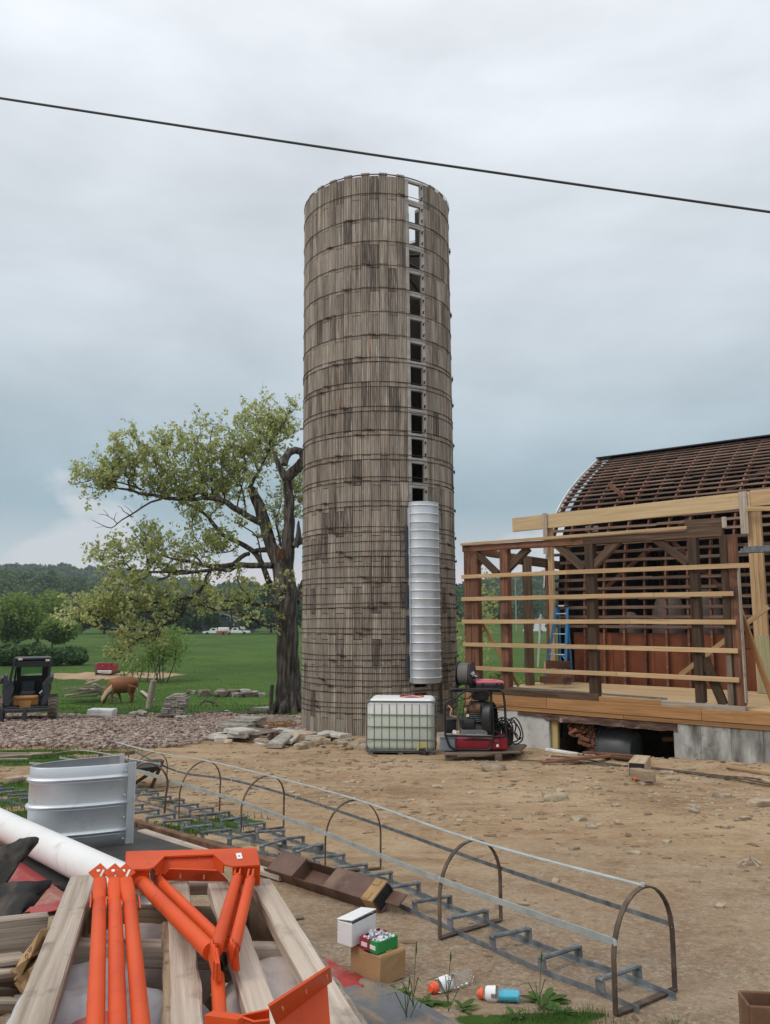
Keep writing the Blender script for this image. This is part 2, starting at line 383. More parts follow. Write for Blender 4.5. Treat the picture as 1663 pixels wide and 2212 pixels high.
M_['old_stave'] = mat('old_stave_concrete', [(.3, (.17, .15, .125)), (.55, (.32, .295, .25)), (.8, (.47, .44, .385))], (6, 6, 6), 6, .92, bump=.4, bscale=(18, 18, 18), var=.2, dirt=((.12, .1, .08), 4.0, .55, .6))
M_['foundation'] = mat('foundation_concrete', [(.36, (.10, .09, .082)), (.47, (.25, .24, .222)), (.56, (.37, .36, .34)), (.68, (.54, .53, .51))], (3.2, 3.2, 1.0), 8, .9, bump=.5, bscale=(12, 12, 12), var=.1, dirt=((.07, .055, .042), 1.9, .55, .85))
M_['brick_rubble'] = mat('brick_rubble', [(.3, (.1, .04, .022)), (.55, (.2, .085, .045)), (.8, (.34, .2, .14))], (7, 7, 7), 6, .95, bump=.5, bscale=(20, 20, 20), var=.4, island=True)
M_['white_paint'] = flat('white_paint', (.74, .74, .72), .5)
M_['red_plastic'] = flat('red_plastic', (.33, .014, .03), .35, spec=.5)
M_['pink_lid'] = flat('faded_red_lid', (.58, .16, .2), .5)
M_['black_plastic'] = flat('black_plastic', (.018, .018, .02), .45, spec=.5)
M_['grey_plastic'] = flat('grey_plastic', (.17, .2, .23), .5)
M_['blue_rail'] = flat('blue_fibreglass', (.03, .2, .44), .4, var=.04)
M_['alu'] = mat('aluminium', [(.3, (.55, .57, .6)), (.7, (.72, .74, .76))], (5, 5, 5), 4, .35, .7, var=.04)
M_['tan_paint'] = flat('tan_paint', (.5, .24, .075), .5, dirt=((.3, .15, .07), 4, .6, .6))
M_['label_white'] = flat('paper_label', (.75, .75, .74), .6, var=0)
M_['ink'] = flat('dark_ink', (.03, .03, .035), .7, var=0)
def glassy(name, c, rough=.05, alpha=.35, ior=1.45):
    m = bpy.data.materials.new(name); m.use_nodes = True; b = m.node_tree.nodes['Principled BSDF']
    b.inputs['Base Color'].default_value = (*c, 1); b.inputs['Roughness'].default_value = rough
    b.inputs['Transmission Weight'].default_value = 1-alpha; b.inputs['IOR'].default_value = ior
    return m

# ------------------------------------------------------------------ ground: one sheet to the horizon
def grass_mask(x, y):
    n = noise.noise((x*.22, y*.22, 1.0)); n2 = noise.noise((x*1.1, y*1.1, 5.0))
    edge = 31.0 if x < 2 else 26.0
    g = sm(edge-.7, edge+.7, y+1.0*n+.6*n2)
    st = st_of(x, y)
    if -1 < st[0] < 14 and st[1] > -3: g *= sm(8.5, 10, st[1])
    q = -1e9
    for cx, cy, rx, ry in PATCH:
        d = math.hypot((x-cx)/rx, (y-cy)/ry); q = max(q, 1-d)
    g = max(g, sm(-.05, .35, q+.35*n2+.2*n))
    if y > 40:                        # trampled bare earth round the feeder
        d = math.hypot((x-FEED[0])/7.5, (y-FEED[1]-1.0)/4.5); g = min(g, sm(.75, 1.05, d+.25*n2))
    return g
_f = G(222, 1458); FEED = (_f.x, _f.y)
PATCH = []
for px, py, rx, ry in ((30, 1625, 2.6, .8), (-40, 1640, 2.4, 1.0), (30, 1705, .9, .9), (75, 1730, .5, .7), (10, 1760, .6, .4), (130, 1775, .5, .3), (330, 1790, .4, .25), (430, 1795, .5, .3), (500, 1775, .45, .3), (850, 2150, .12, .08), (1190, 2200, .3, .07), (1080, 2205, .25, .06), (1300, 2225, .3, .06), (930, 2165, .12, .05), (1480, 2225, .25, .05), (1260, 2190, .12, .06)):
    p = G(px, py); PATCH.append((p.x, p.y, rx, ry))
def gravel_mask(x, y):
    n = noise.noise((x*.5, y*.5, 2.0))
    if y < 14: return .8*(1-sm(4.6, 7.6, y+1.6*n)) 
    return .0
NU, NV = 260, 300
us = np.linspace(-1.7, 1.7, NU); us = np.sign(us)*np.abs(us)**1.35/1.7**.35
ds = np.concatenate([np.linspace(-2.5, 3, 12)[:-1], 3*np.power(900/3., np.linspace(0, 1, NV-11))])
vs, ga, gr = [], [], []
for d in ds:
    for u in us:
        x = (max(d, 0)+4)*u; y = d
        vs.append((x, y, gz(x, y))); ga.append(grass_mask(x, y)); gr.append(gravel_mask(x, y))
nv = len(ds)
ii, jj = np.meshgrid(np.arange(nv-1), np.arange(NU-1), indexing='ij')
a = (ii*NU+jj).ravel(); idx = np.stack([a, a+1, a+NU+1, a+NU], 1)
gm = poly_mesh('ground', np.array(vs), idx)
for nm, arr in (('grass', ga), ('gravel', gr)):
    at_ = gm.attributes.new(nm, 'FLOAT', 'POINT'); at_.data.foreach_set('value', arr)
gm.polygons.foreach_set('use_smooth', [True]*len(gm.polygons))

def ground_mat():
    m = bpy.data.materials.new('ground'); m.use_nodes = True; t = m.node_tree; b = t.nodes['Principled BSDF']; n, l = t.nodes.new, t.links.new
    tc = n('ShaderNodeTexCoord')
    def noi(s, d=6, r=.6, vec=None):
        q = n('ShaderNodeTexNoise'); q.inputs['Scale'].default_value = s; q.inputs['Detail'].default_value = d; q.inputs['Roughness'].default_value = r
        l(vec or tc.outputs['Object'], q.inputs['Vector']); return q.outputs[0]
    def rmp(f, st):
        q = n('ShaderNodeValToRGB'); ramp(q, st); l(f, q.inputs[0]); return q.outputs[0]
    def att(nm):
        q = n('ShaderNodeAttribute'); q.attribute_name = nm; return q.outputs['Fac']
    big = noi(.5, 5, .6); mid = noi(3.5, 7, .65); fine = noi(17, 8, .75)
    dirt = rmp(big, [(.3, (.255, .160, .085)), (.5, (.38, .255, .146)), (.7, (.485, .348, .214))])
    dirt = mix_n(t, math_n(t, 'MULTIPLY', math_n(t, 'SUBTRACT', mid, .5), 3.2, clamp=True), dirt, (.47, .365, .245))
    dirt = mix_n(t, math_n(t, 'MULTIPLY', math_n(t, 'SUBTRACT', .47, mid), 4.0, clamp=True), dirt, (.19, .125, .075))
    vo = n('ShaderNodeTexVoronoi'); vo.inputs['Scale'].default_value = 62; l(tc.outputs['Object'], vo.inputs['Vector'])
    vs2 = n('ShaderNodeTexVoronoi'); vs2.inputs['Scale'].default_value = 13; l(tc.outputs['Object'], vs2.inputs['Vector'])
    pebble = math_n(t, 'MULTIPLY', math_n(t, 'SUBTRACT', .30, vs2.outputs['Distance']), 8, clamp=True)
    sepc = n('ShaderNodeSeparateColor'); l(vs2.outputs['Color'], sepc.inputs[0])
    pick = math_n(t, 'GREATER_THAN', sepc.outputs[0], .66)
    dirt = mix_n(t, math_n(t, 'MULTIPLY', math_n(t, 'MULTIPLY', pebble, pick), .22), dirt, (.46, .37, .26))
    sp = n('ShaderNodeSeparateColor'); l(vo.outputs['Color'], sp.inputs[0])
    grav = rmp(sp.outputs[0], [(0, (.12, .098, .08)), (.5, (.22, .18, .145)), (.85, (.32, .27, .225)), (1, (.45, .39, .33))])
    dirt = mix_n(t, math_n(t, 'MULTIPLY', math_n(t, 'MULTIPLY', att('gravel'), math_n(t, 'MULTIPLY_ADD', mid, 1.6, -.1), clamp=True), .85), dirt, grav)
    dirt = mix_n(t, math_n(t, 'MULTIPLY', math_n(t, 'SUBTRACT', fine, .52), 3.0, clamp=True), dirt, (.53, .42, .3))
    dirt = mix_n(t, math_n(t, 'MULTIPLY', math_n(t, 'SUBTRACT', .47, fine), 4.0, clamp=True), dirt, (.15, .1, .064))
    gb = noi(.09, 6, .62); gf = noi(1.3, 6, .7)
    ms2 = n('ShaderNodeMapping'); ms2.inputs['Scale'].default_value = (.05, .22, .1); l(tc.outputs['Object'], ms2.inputs[0])
    gs = noi(1, 6, .65, ms2.outputs[0])
    gra = rmp(gb, [(.3, (.036, .074, .010)), (.5, (.056, .112, .015)), (.7, (.084, .145, .022))])
    gra = mix_n(t, math_n(t, 'MULTIPLY', math_n(t, 'SUBTRACT', gf, .48), 2.6, clamp=True), gra, (.025, .052, .009))
    md_ = n('ShaderNodeMapping'); md_.inputs['Location'].default_value = (7, 3, 0); md_.inputs['Scale'].default_value = (.12, .34, .1); l(tc.outputs['Object'], md_.inputs[0])
    gra = mix_n(t, math_n(t, 'MULTIPLY', math_n(t, 'SUBTRACT', noi(1, 7, .7, md_.outputs[0]), .56), 7.0, clamp=True), gra, (.02, .04, .009))
    gra = mix_n(t, math_n(t, 'MULTIPLY', math_n(t, 'SUBTRACT', gs, .5), 3.0, clamp=True), gra, (.07, .092, .024))
    mt_ = n('ShaderNodeMapping'); mt_.inputs['Rotation'].default_value = (0, 0, .5); mt_.inputs['Scale'].default_value = (.22, 1.5, 1); l(tc.outputs['Object'], mt_.inputs[0])
    ruts = noi(1.6, 5, .6, mt_.outputs[0])
    dirt = mix_n(t, math_n(t, 'MULTIPLY', math_n(t, 'SUBTRACT', ruts, .52), 3.2, clamp=True), dirt, (.43, .325, .215))
    dirt = mix_n(t, math_n(t, 'MULTIPLY', math_n(t, 'SUBTRACT', .46, ruts), 3.0, clamp=True), dirt, (.205, .14, .088))
    g = math_n(t, 'MULTIPLY_ADD', math_n(t, 'SUBTRACT', mid, .5), .7, att('grass'))
    g = math_n(t, 'MULTIPLY', math_n(t, 'SUBTRACT', g, .35), 4, clamp=True)
    l(mix_n(t, g, dirt, gra), b.inputs['Base Color']); b.inputs['Roughness'].default_value = .95; b.inputs['Specular IOR Level'].default_value = .15
    bu = n('ShaderNodeBump'); bu.inputs['Strength'].default_value = .9; bu.inputs['Distance'].default_value = .05
    h = math_n(t, 'ADD', math_n(t, 'MULTIPLY', math_n(t, 'ADD', mid, ruts), .9), math_n(t, 'ADD', math_n(t, 'MULTIPLY', fine, .5), math_n(t, 'MULTIPLY', vo.outputs['Distance'], .12)))
    l(h, bu.inputs['Height']); l(bu.outputs[0], b.inputs['Normal']); return m
link('ground', gm, ground_mat(), kind='structure')

# ------------------------------------------------------------------ loose stones
rng = np.random.default_rng(3); rnd = random.Random(5)
# small chips trodden into the yard, uncountable
mb = MB()
for i in range(13000):
    d = 3.2 + 14.5*rnd.random()**1.15
    if i > 8500: d = 8.5+6.5*rnd.random(); x = (rnd.random()*1.3-.52)*(d+1.5)
    if grass_mask(x, d) > .3: continue
    s, t = st_of(x, d)
    if t > -.1 and s > -.3: continue
    if math.hypot(x+.14, d-22.8) < 2.4: continue
    if noise.noise((x*.6, d*.6, 4)) + .25*rnd.random() < .0 and rnd.random() < .6: continue
    q = (.007+.03*rnd.random()**3.2)*(.42+.085*d)
    mb.rock((x, d, gz(x, d)+q*.12), (q*(1+rnd.random()*.8), q, q*.5), rnd)
obj('stone_chips', mb, M_['stone'], kind='stuff')
M_['clod'] = mat('dry_dirt_clod', [(.3, (.13, .085, .05)), (.55, (.23, .155, .095)), (.8, (.36, .255, .165))], (9, 9, 9), 5, .95, bump=.4, bscale=(20, 20, 20), var=.25, island=True)
mb = MB()
for i in range(4500):
    d = 3.4 + 15.0*rnd.random(); x = (rnd.random()*1.3-.5)*(d+1.5); s, t = st_of(x, d)
    if grass_mask(x, d) > .3 or (t > -.1 and s > -.3) or math.hypot(x+.14, d-22.8) < 2.4 or (d < 7 and x < -.6): continue
    if noise.noise((x*.45, d*.45, 8)) < .05 and rnd.random() < .75: continue
    q = (.008+.035*rnd.random()**2.5)*(.4+.08*d); mb.rock((x, d, gz(x, d)), (q*(1.2+rnd.random()), q, q*.5), rnd)
obj('dirt_clods', mb, M_['clod'], kind='stuff')
# the bed of crushed stone behind the yard
mb = MB(); cnt = 0
while cnt < 24000:
    y = 16.5 + 15.0*rnd.random(); x = -1.2 - (y*.5+6.2)*rnd.random()
    near = 17.3 + .55*noise.noise((x*.6, 0, 2)) - .18*(x+2.5) * (-.35) + (1.9 if x > -4.2 else 0) + .35*noise.noise((x*2, y*2, 1))
    if y < near + (1.2*rnd.random()**2): continue
    if y > 31.2+.5*noise.noise((x*.5, 3, 3)): continue
    if math.hypot(x+.14, y-22.8) < 2.25: continue
    q = .026+.05*rnd.random()**1.5
    mb.rock((x, y, gz(x, y)+q*.3+.06*rnd.random()), (q*1.25, q, q*.85), rnd); cnt += 1
obj('crushed_stone_bed', mb, M_['gravel'], kind='stuff')
# single rocks one can point at (pixel, size in metres)
ROCKS = [(1065,1664,.21),(1112,1688,.07),(1200,1728,.17),(1188,1718,.10),(1210,1712,.09),(1165,1733,.06),(1278,1789,.085),(1250,1772,.09),(1395,1695,.1),(1440,1672,.1),(1490,1664,.09),
 (1560,1722,.13),(1452,1686,.1),(1350,1657,.08),(1320,1660,.06),(1118,1770,.06),(1085,1750,.05),(1020,1715,.07),(945,1702,.08),(905,1668,.06),(870,1690,.05),(1240,1690,.08),(1290,1705,.07),(1500,1755,.07),
 (1565,1788,.06),(1610,1770,.07),(1640,1742,.16),(1655,1690,.1),(1400,1760,.05),(1330,1742,.06),(1440,1820,.05),(1370,1845,.05),(1240,1835,.05),(985,1782,.045),(930,1760,.05),(760,1690,.06),(700,1705,.05),(640,1720,.05),(840,1722,.045),(1090,1836,.05),(1500,1905,.04),(1200,1905,.04),(1555,1960,.04),(1130,1955,.04)]
for i, (px, py, s) in enumerate(ROCKS):
    p = G(px, py); mb = MB(); mb.rock((0, 0, 0), (s*1.25, s*.8, s*.55), rnd, sub=2)
    lab = 'biggest tan fieldstone on the dirt, in front of the generator on the wooden platform' if i == 0 else 'flat tan slab of stone among smaller stones on the dirt right of the generator' if i == 2 else 'small tan stone lying loose on the bare dirt yard'
    link('rock', mb.mesh('rock', 40), M_['stone'], None, Matrix.Translation(p+Vector((0, 0, s*.14))), lab, 'rock', 'loose stones on the dirt yard')
# yellow broken rubble dug out at the foot of the silo
for i in range(44):
    if i < 30: px = 800-210*rnd.random()**1.2; py = 1597+24*rnd.random()
    else: px = 490+150*rnd.random(); py = 1595+18*rnd.random()
    p = G(px, py); s = .06+.15*rnd.random()**2
    mb = MB(); mb.rock((0, 0, 0), (s*1.3, s, s*.7), rnd, sub=2)
    link('rubble_stone', mb.mesh('rubble_stone', 40), M_['stone'], None, Matrix.Translation(p+Vector((0, 0, s*.3))), 'yellowish broken stone in the rubble at the foot of the silo', 'stone', 'rubble stones at the silo foot')
for px, py, s in ((655,1605,.36),(690,1608,.24),(708,1590,.2)):
    p = G(px, py); mb = MB(); mb.rock((0, 0, 0), (s*1.1, s*.75, s*.62), rnd, sub=2)
    link('boulder', mb.mesh('boulder', 40), M_['stone'], None, Matrix.Translation(p+Vector((0, 0, s*.3))), {655: 'largest yellow boulder in front of the broken slabs left of the silo foot', 690: 'second yellow boulder, right beside the largest one in front of the slabs', 708: 'yellow boulder behind the other two, leaning on a white slab'}[px], 'rock')

# ------------------------------------------------------------------ grass and weeds
def grass_mesh(name, pts, h, wid, rng, lean=.5, seg=2):
    """tapered bent blades; pts (n,3)"""
    n = len(pts); an = rng.uniform(0, 6.28, n); hh = h*rng.uniform(.5, 1.3, n); w = wid*rng.uniform(.6, 1.3, n)
    dx = np.stack([np.cos(an), np.sin(an), np.zeros(n)], 1); le = np.stack([np.cos(an+1.57), np.sin(an+1.57), np.zeros(n)], 1)*(lean*hh*rng.uniform(-1, 1, n))[:, None]
    z = np.stack([np.zeros(n), np.zeros(n), hh], 1)
    a, b = pts-dx*w[:, None], pts+dx*w[:, None]
    m1 = pts+z*.6+le*.35; c, d = m1-dx*(w*.75)[:, None], m1+dx*(w*.75)[:, None]
    e = pts+z+le
    co = np.stack([a, b, d, c, e, e+dx*(w*.1)[:, None]], 1).reshape(-1, 3)
    base = np.arange(n)[:, None]*6
    return poly_mesh(name, co, np.concatenate([base+np.array([0, 1, 2, 3]), base+np.array([3, 2, 5, 4])]))
def leafmat(name, stops, trans=.35, var=.25, hue=.02, rough=.6):
    return mat(name, stops, (.6, .6, .6), 3, rough, var=var, hue=hue, island=True, trans=trans, spec=.25)
M_['grass'] = leafmat('grass_blades', [(.3, (.035, .078, .012)), (.6, (.06, .125, .02)), (.8, (.1, .17, .033))])
M_['weed'] = leafmat('weed_leaves', [(.3, (.06, .115, .026)), (.6, (.095, .165, .04)), (.8, (.15, .22, .07))])
pts = []
while len(pts) < 42000:
    d = 30+60*rnd.random()**1.7; x = (rnd.random()*1.15-.62)*(d+2)
    if grass_mask(x, d) < .5 or abs(x) > .62*d: continue
    if noise.noise((x*.35, d*.35, 11)) < -.15 and rnd.random() < .75: continue
    pts.append((x, d, gz(x, d)-.02))
link('meadow_grass', grass_mesh('meadow_grass', np.array(pts), .11, .012, rng), M_['grass'], kind='stuff')
pts = []
for cx, cy, rx, ry in PATCH:
    k = int(1700*rx*ry) if cy > 4.6 else int(9000*rx*ry)
    for i in range(min(k, 3600)):
        a = rnd.random()*6.28; q = rnd.random()**.6*1.1; x, y = cx+rx*q*math.cos(a), cy+ry*q*math.sin(a)
        if noise.noise((x*2.2, y*2.2, 1.7)) < -.12: continue
        pts.append((x, y, gz(x, y)-.01))
pts = np.array(pts); nr = pts[:, 1] < 4.6
link('yard_grass', grass_mesh('yard_grass', pts[~nr], .07, .0035, rng, .9), M_['grass'], kind='stuff'); link('near_grass', grass_mesh('near_grass', pts[nr], .045, .002, rng, 1.3), M_['grass'], kind='stuff')
# broad-leaved weeds growing through the yard
def weed(px, py, s, n, label, grp=None, cat='weed'):
    p = G(px, py); mb = MB()
    for i in range(n):
        a = rnd.random()*6.28; ln = s*(.32+.42*rnd.random()); w = ln*.42; tilt = .12+.6*rnd.random()
        e = Vector((math.cos(a), math.sin(a), 0)); sd = Vector((-e.y, e.x, 0)); up = Vector((0, 0, 1))
        b0 = e*s*.1*rnd.random()+up*s*.08*rnd.random(); pr = []
        for k, (u, ww) in enumerate(((0, .12), (.3, .85), (.65, 1), (.88, .55), (1, .06))):
            c = b0 + e*(ln*u*math.cos(tilt*(1-.5*u))) + up*(ln*(u*math.sin(tilt)-.55*u*u*math.sin(tilt)))
            pr += [c-sd*w*ww*.5+up*.05*w, c+up*-.03*w, c+sd*w*ww*.5+up*.05*w]
        mb.add(pr, [(k*3+q, k*3+q+1, k*3+q+4, k*3+q+3) for k in range(4) for q in range(2)])
    return link('weed', mb.mesh('weed', 180), M_['weed'], None, Matrix.Translation(p), label, cat, grp)
for px, py, s, n, lb in ((1178,2168,.15,20,'large dock weed with broad leaves beside the bottle of blue drink'),(855,2150,.12,14,'broad-leaved weed at the front corner of the cardboard carton'),
    (1110,2195,.09,12,'low weed below the bottle of blue drink at the bottom edge'),(1215,2190,.1,12,'weed clump just left of the last cage hoop foot'),(1000,2180,.1,12,'weed at the edge of the dirty grey roofing sheet'),(925,2165,.09,10,'small weed left of the empty bottle by the roofing sheet'),
    (365,1735,.2,14,'weed growing between the rungs behind the galvanised ring'),(510,1772,.17,14,'weed under the second cage hoop from the ring'),(445,1800,.16,12,'weed between the two ladders lying side by side'),(330,1790,.16,12,'weed by the rusty rail behind the galvanised ring'),(130,1765,.2,16,'weed left of the galvanised ring, above the white pipe'),(75,1700,.2,16,'weed in the grass at the left edge beyond the pipe'),(40,1720,.2,14,'weed beside the ladder rungs at the far left')):
    weed(px, py, s, n, lb)
def stalk(px, py, h, label):
    p = G(px, py); mb = MB()
    mb.tube([(0, 0, 0), (.004, 0, h*.5), (.012, 0, h*.85)], .0015, 5); mb.tube([(.012, 0, h*.82), (.014, 0, h*.9), (.016, 0, h)], [.002, .005, .0015], 6)
    for k in range(4):
        a = k*1.7; mb.tube([(0, 0, h*.1*k), (.05*math.cos(a), .05*math.sin(a), h*.1*k+.1), (.11*math.cos(a), .11*math.sin(a), h*.1*k+.09)], [.0022, .0022, .0004], 4)
    link('grass_stalk', mb.mesh('grass_stalk', 60), M_['weed'], None, Matrix.Translation(p), label, 'grass stalk')
stalk(893, 2205, .33, 'tall seeding grass stalk in front of the grey roofing sheet'); stalk(968, 2185, .26, 'tall grass stalk left of the empty bottle'); stalk(1166, 2200, .28, 'tall grass stalk at the tail of the bottle of blue drink'); stalk(878, 2215, .2, 'shorter grass stalk left of the tallest one at the bottom edge')

# ------------------------------------------------------------------ far woods, hills, trees
M_['far_leaf'] = leafmat('far_leaves', [(.3, (.065, .11, .045)), (.6, (.105, .165, .065)), (.8, (.15, .21, .085))], trans=.3, var=.3)
M_['tree_leaf'] = leafmat('tree_leaves', [(.3, (.15, .22, .055)), (.6, (.23, .32, .085)), (.8, (.31, .39, .13))], trans=.5, var=.3)
M_['dark_leaf'] = leafmat('dark_leaves', [(.3, (.045, .095, .03)), (.6, (.085, .155, .05)), (.8, (.13, .21, .07))], trans=.3, var=.3)
M_['oak_leaf'] = leafmat('oak_leaves', [(.3, (.33, .37, .12)), (.55, (.47, .50, .20)), (.8, (.6, .61, .31))], trans=.5, var=.25, hue=.018)
M_['hill'] = mat('wooded_hill', [(.3, (.022, .042, .018)), (.7, (.045, .078, .028))], (.06, .06, .06), 6, 1, var=0)
def crown_pts(rng, c, r, n, lobes=7):
    """leaf centres on the shells of several lobes filling an uneven crown"""
    c = np.array(c); r = np.array(r); P = []
    for k in range(lobes):
        d = rng.normal(size=3); d /= np.linalg.norm(d); d[2] = d[2]*.8+.12
        lc = c + d*r*rng.uniform(.3, .72); lr = r*rng.uniform(.33, .56)
        m = n//lobes; q = rng.normal(size=(m, 3)); q /= np.linalg.norm(q, axis=1)[:, None]
        P.append(lc + q*lr*rng.uniform(.55, 1.12, m)[:, None]**.6)
    return np.concatenate(P)
def tree(name, px, py, w, h, Y, n, size, leaf, label, group=None, cat='tree', z0=None, trunk=.25, lobes=8, depth=None, bare=.28):
    b = at(px, py, Y); s = Y/FPX
    if z0 is None: b.z = gz(b.x, b.y)
    W_, H_ = w*s, h*s
    t = thing(name, b, label, cat, group)
    c = Vector((b.x, b.y, b.z+H_*(bare+1)/2)); r = (W_*.62, (depth or W_)*.62, H_*(1-bare)*.58)
    P = crown_pts(rng, c, r, n, lobes); P = P[P[:, 2] > b.z+.05*H_]
    link('crown', quads_mesh('crown', *leaf_quads(P, size, rng)), M_[leaf], t)
    mb = MB(); tr = max(.03, H_*.022)
    mb.tube([b-Vector((0, 0, .2)), b+Vector((0, 0, H_*.3)), b+Vector((W_*.03, 0, H_*.75))], [tr*1.3, tr, tr*.35], 7)
    for k in range(5):
        a = rnd.random()*6.28; z = H_*(.25+.1*k); e = Vector((math.cos(a)*W_*.33, math.sin(a)*W_*.33, H_*.22))
        mb.tube([b+Vector((0, 0, z)), b+Vector((0, 0, z))+e*.6, b+Vector((0, 0, z))+e], [tr*.5, tr*.3, tr*.1], 5)
    obj('trunk', mb, M_['bark'], t, smooth=60); return t
# hills
def hill(name, pts, Y, thick, base):
    """ridge through (px, py) at distance Y falling towards the viewer"""
    mb = MB(); rows = 9; top = []
    for px, py in pts:
        p = at(px, py, Y); top.append(p)
    for i in range(rows+1):
        k = i/rows
        for j, p in enumerate(top):
            y = p.y-thick*k + (thick*.4 if i == 0 else 0)*0; z = base + (p.z-base)*(math.cos(k*math.pi)*.5+.5) + 1.5*noise.noise((p.x*.02, y*.02, 4))
            mb.v.append((p.x, y, z))
    back = len(mb.v)
    for j, p in enumerate(top): mb.v.append((p.x, p.y+thick, base))
    m = len(top)
    for i in range(rows):
        for j in range(m-1): mb.f.append((i*m+j, i*m+j+1, i*m+m+j+1, i*m+m+j))
    for j in range(m-1): mb.f.append((j, j+1, back+j+1, back+j))
    o = obj(name, mb, M_['hill'], smooth=180, kind='structure'); return mb
def forest(name, hm_pts, Y, thick, base, n, per, size, cr, leaf):
    """crowns growing all over a hill's near slope"""
    P = []
    xs = [p[0] for p in hm_pts]; ys = [p[1] for p in hm_pts]
    for i in range(n):
        px = rnd.uniform(xs[0], xs[-1]); py = np.interp(px, xs, ys); p = at(px, py, Y)
        k = rnd.random()**1.4; y = p.y-thick*k; z = base+(p.z-base)*(math.cos(k*math.pi)*.5+.5)
        r = cr*(.7+.6*rnd.random()); x = p.x*(1-.0*k)
        q = rng.normal(size=(per, 3)); q /= np.linalg.norm(q, axis=1)[:, None]; q[:, 2] = np.abs(q[:, 2])*1.1-.1
        P.append(np.array((x, y, z+r*.35)) + q*np.array((r, r, r*1.15))*rng.uniform(.75, 1.1, per)[:, None])
    P = np.concatenate(P)
    link(name, quads_mesh(name, *leaf_quads(P, size, rng)), M_[leaf], kind='stuff')
H1 = [(-700,1250),(-400,1236),(-120,1230),(0,1232),(60,1231),(120,1232),(190,1236),(250,1238),(310,1246),(380,1262),(430,1270),(520,1280),(640,1290),(760,1296)]
H2 = [(-700,1250),(-300,1247),(-60,1250),(40,1246),(110,1250),(180,1264),(260,1296),(330,1310),(420,1318)]
H3 = [(430,1276),(520,1272),(600,1276),(700,1290),(900,1290),(1000,1276),(1080,1262),(1130,1252),(1180,1250),(1260,1256),(1400,1260),(1700,1262),(2200,1258)]
H1 = [(x, y+11) for x, y in H1]; H2 = [(x, y+26) for x, y in H2]; H3 = [(x, y+13) for x, y in H3]
hill('far_hill', H1, 900, 260, 0); hill('near_hill', H2, 420, 130, -1); hill('right_hill', H3, 620, 190, 0)
forest('far_hill_woods', H1, 900, 260, 0, 760, 110, 2.4, 7, 'far_leaf')
forest('near_hill_woods', H2, 420, 130, -1, 420, 260, .95, 5.5, 'far_leaf')
forest('right_hill_woods', H3, 620, 190, 0, 620, 110, 1.7, 6, 'far_leaf')
# the hedge line along the far side of the meadow
for i, (px, w, h, Y, lf) in enumerate(((175,70,70,215,'dark_leaf'),(225,66,88,220,'far_leaf'),(275,60,70,214,'dark_leaf'),(325,62,95,222,'far_leaf'),(372,58,80,216,'dark_leaf'),(418,60,90,222,'far_leaf'),(455,46,60,218,'dark_leaf'),(545,60,66,214,'dark_leaf'),(585,62,100,226,'far_leaf'),(640,70,95,220,'dark_leaf'),(520,90,100,240,'far_leaf'),(1030,70,70,330,'dark_leaf'),(1078,66,60,380,'far_leaf'),(1135,70,66,350,'dark_leaf'),(1185,70,78,390,'far_leaf'),(990,60,80,360,'dark_leaf'))):
    lb = {'dark_leaf': 'dark green bushy tree in the line along the far edge of the meadow', 'far_leaf': 'mid green leafy tree in the line along the far edge of the meadow'}[lf]
    ords = ['leftmost', 'second from the left', 'third from the left', 'fourth from the left', 'fifth from the left', 'sixth from the left', 'seventh from the left', 'eighth from the left', 'ninth from the left', 'tenth from the left', 'rightmost']; xs_ = sorted([175, 225, 275, 325, 372, 418, 455, 545, 585, 640, 520]); x2_ = [990, 1030, 1078, 1135, 1185]
    if px < 900: lb += ', '+ords[xs_.index(px)]
    if px > 900: lb = {'dark_leaf': 'dark green tree seen far off through the open barn framing', 'far_leaf': 'mid green tree seen far off through the open barn framing'}[lf]
    if px > 900: lb += ', '+['leftmost', 'second from the left', 'middle one', 'fourth from the left', 'rightmost'][x2_.index(px)]
    lb = lb.replace('in the line along the far edge of the meadow', 'along the far meadow edge').replace('seen far off through the open barn framing', 'far off behind the barn framing'); tree('hedge_tree', px, 1372 if px < 900 else 1345, w, h, Y, 1500 if px < 900 else 2600, .6, lf, lb, 'trees along the far edge of the meadow' if px < 900 else 'far trees behind the barn framing', bare=.02, lobes=9)
# the nearer trees on the left
for px, py, w, h, Y, n, lf, lb in ((15,1408,130,112,118,2600,'tree_leaf','round light green tree at the left edge of the meadow above the loader'),(80,1405,110,120,125,2600,'tree_leaf','tall light green tree second from the left above the loader'),(112,1402,80,80,112,1800,'tree_leaf','smaller leafy tree at the right end of the left group'),(-60,1408,140,130,112,1800,'tree_leaf','tall light green tree cut off by the left edge')):
    tree('leafy_tree', px, py, w, h, Y, int(n*2.2), .26, lf, lb, bare=.04, lobes=10)
for px, py, w, h, lb in ((10,1443,64,46,'dark rounded bush behind the loader cab, leftmost in the row'),(62,1444,74,52,'dark rounded bush behind the right side of the loader cab'),(118,1445,76,44,'broad dark bush right of the loader, middle of the row'),(165,1444,60,40,'low dark bush at the right end of the row'),(-45,1443,70,50,'dark bush at the very left edge')):
    tree('bush', px, py, w, h, 82, 3200, .19, 'dark_leaf', lb, cat='bush', bare=-.1, lobes=9)
# leafy shrubs seen through the frame of the barn
for px, py, w, h, Y, lb in ((1155,1432,58,64,44,'bright green shrub seen through the barn framing left of the blue ladder'),(1022,1425,95,305,37,'tall sparse young tree between the silo and the barn corner post'),(1075,1425,60,40,55,'low green bush behind the barn framing')):
    tree('shrub', px, py, w, h, Y, 1300 if h < 200 else 800, .095, 'tree_leaf' if h < 200 else 'oak_leaf', lb, cat='shrub', bare=.02 if h < 200 else .2)
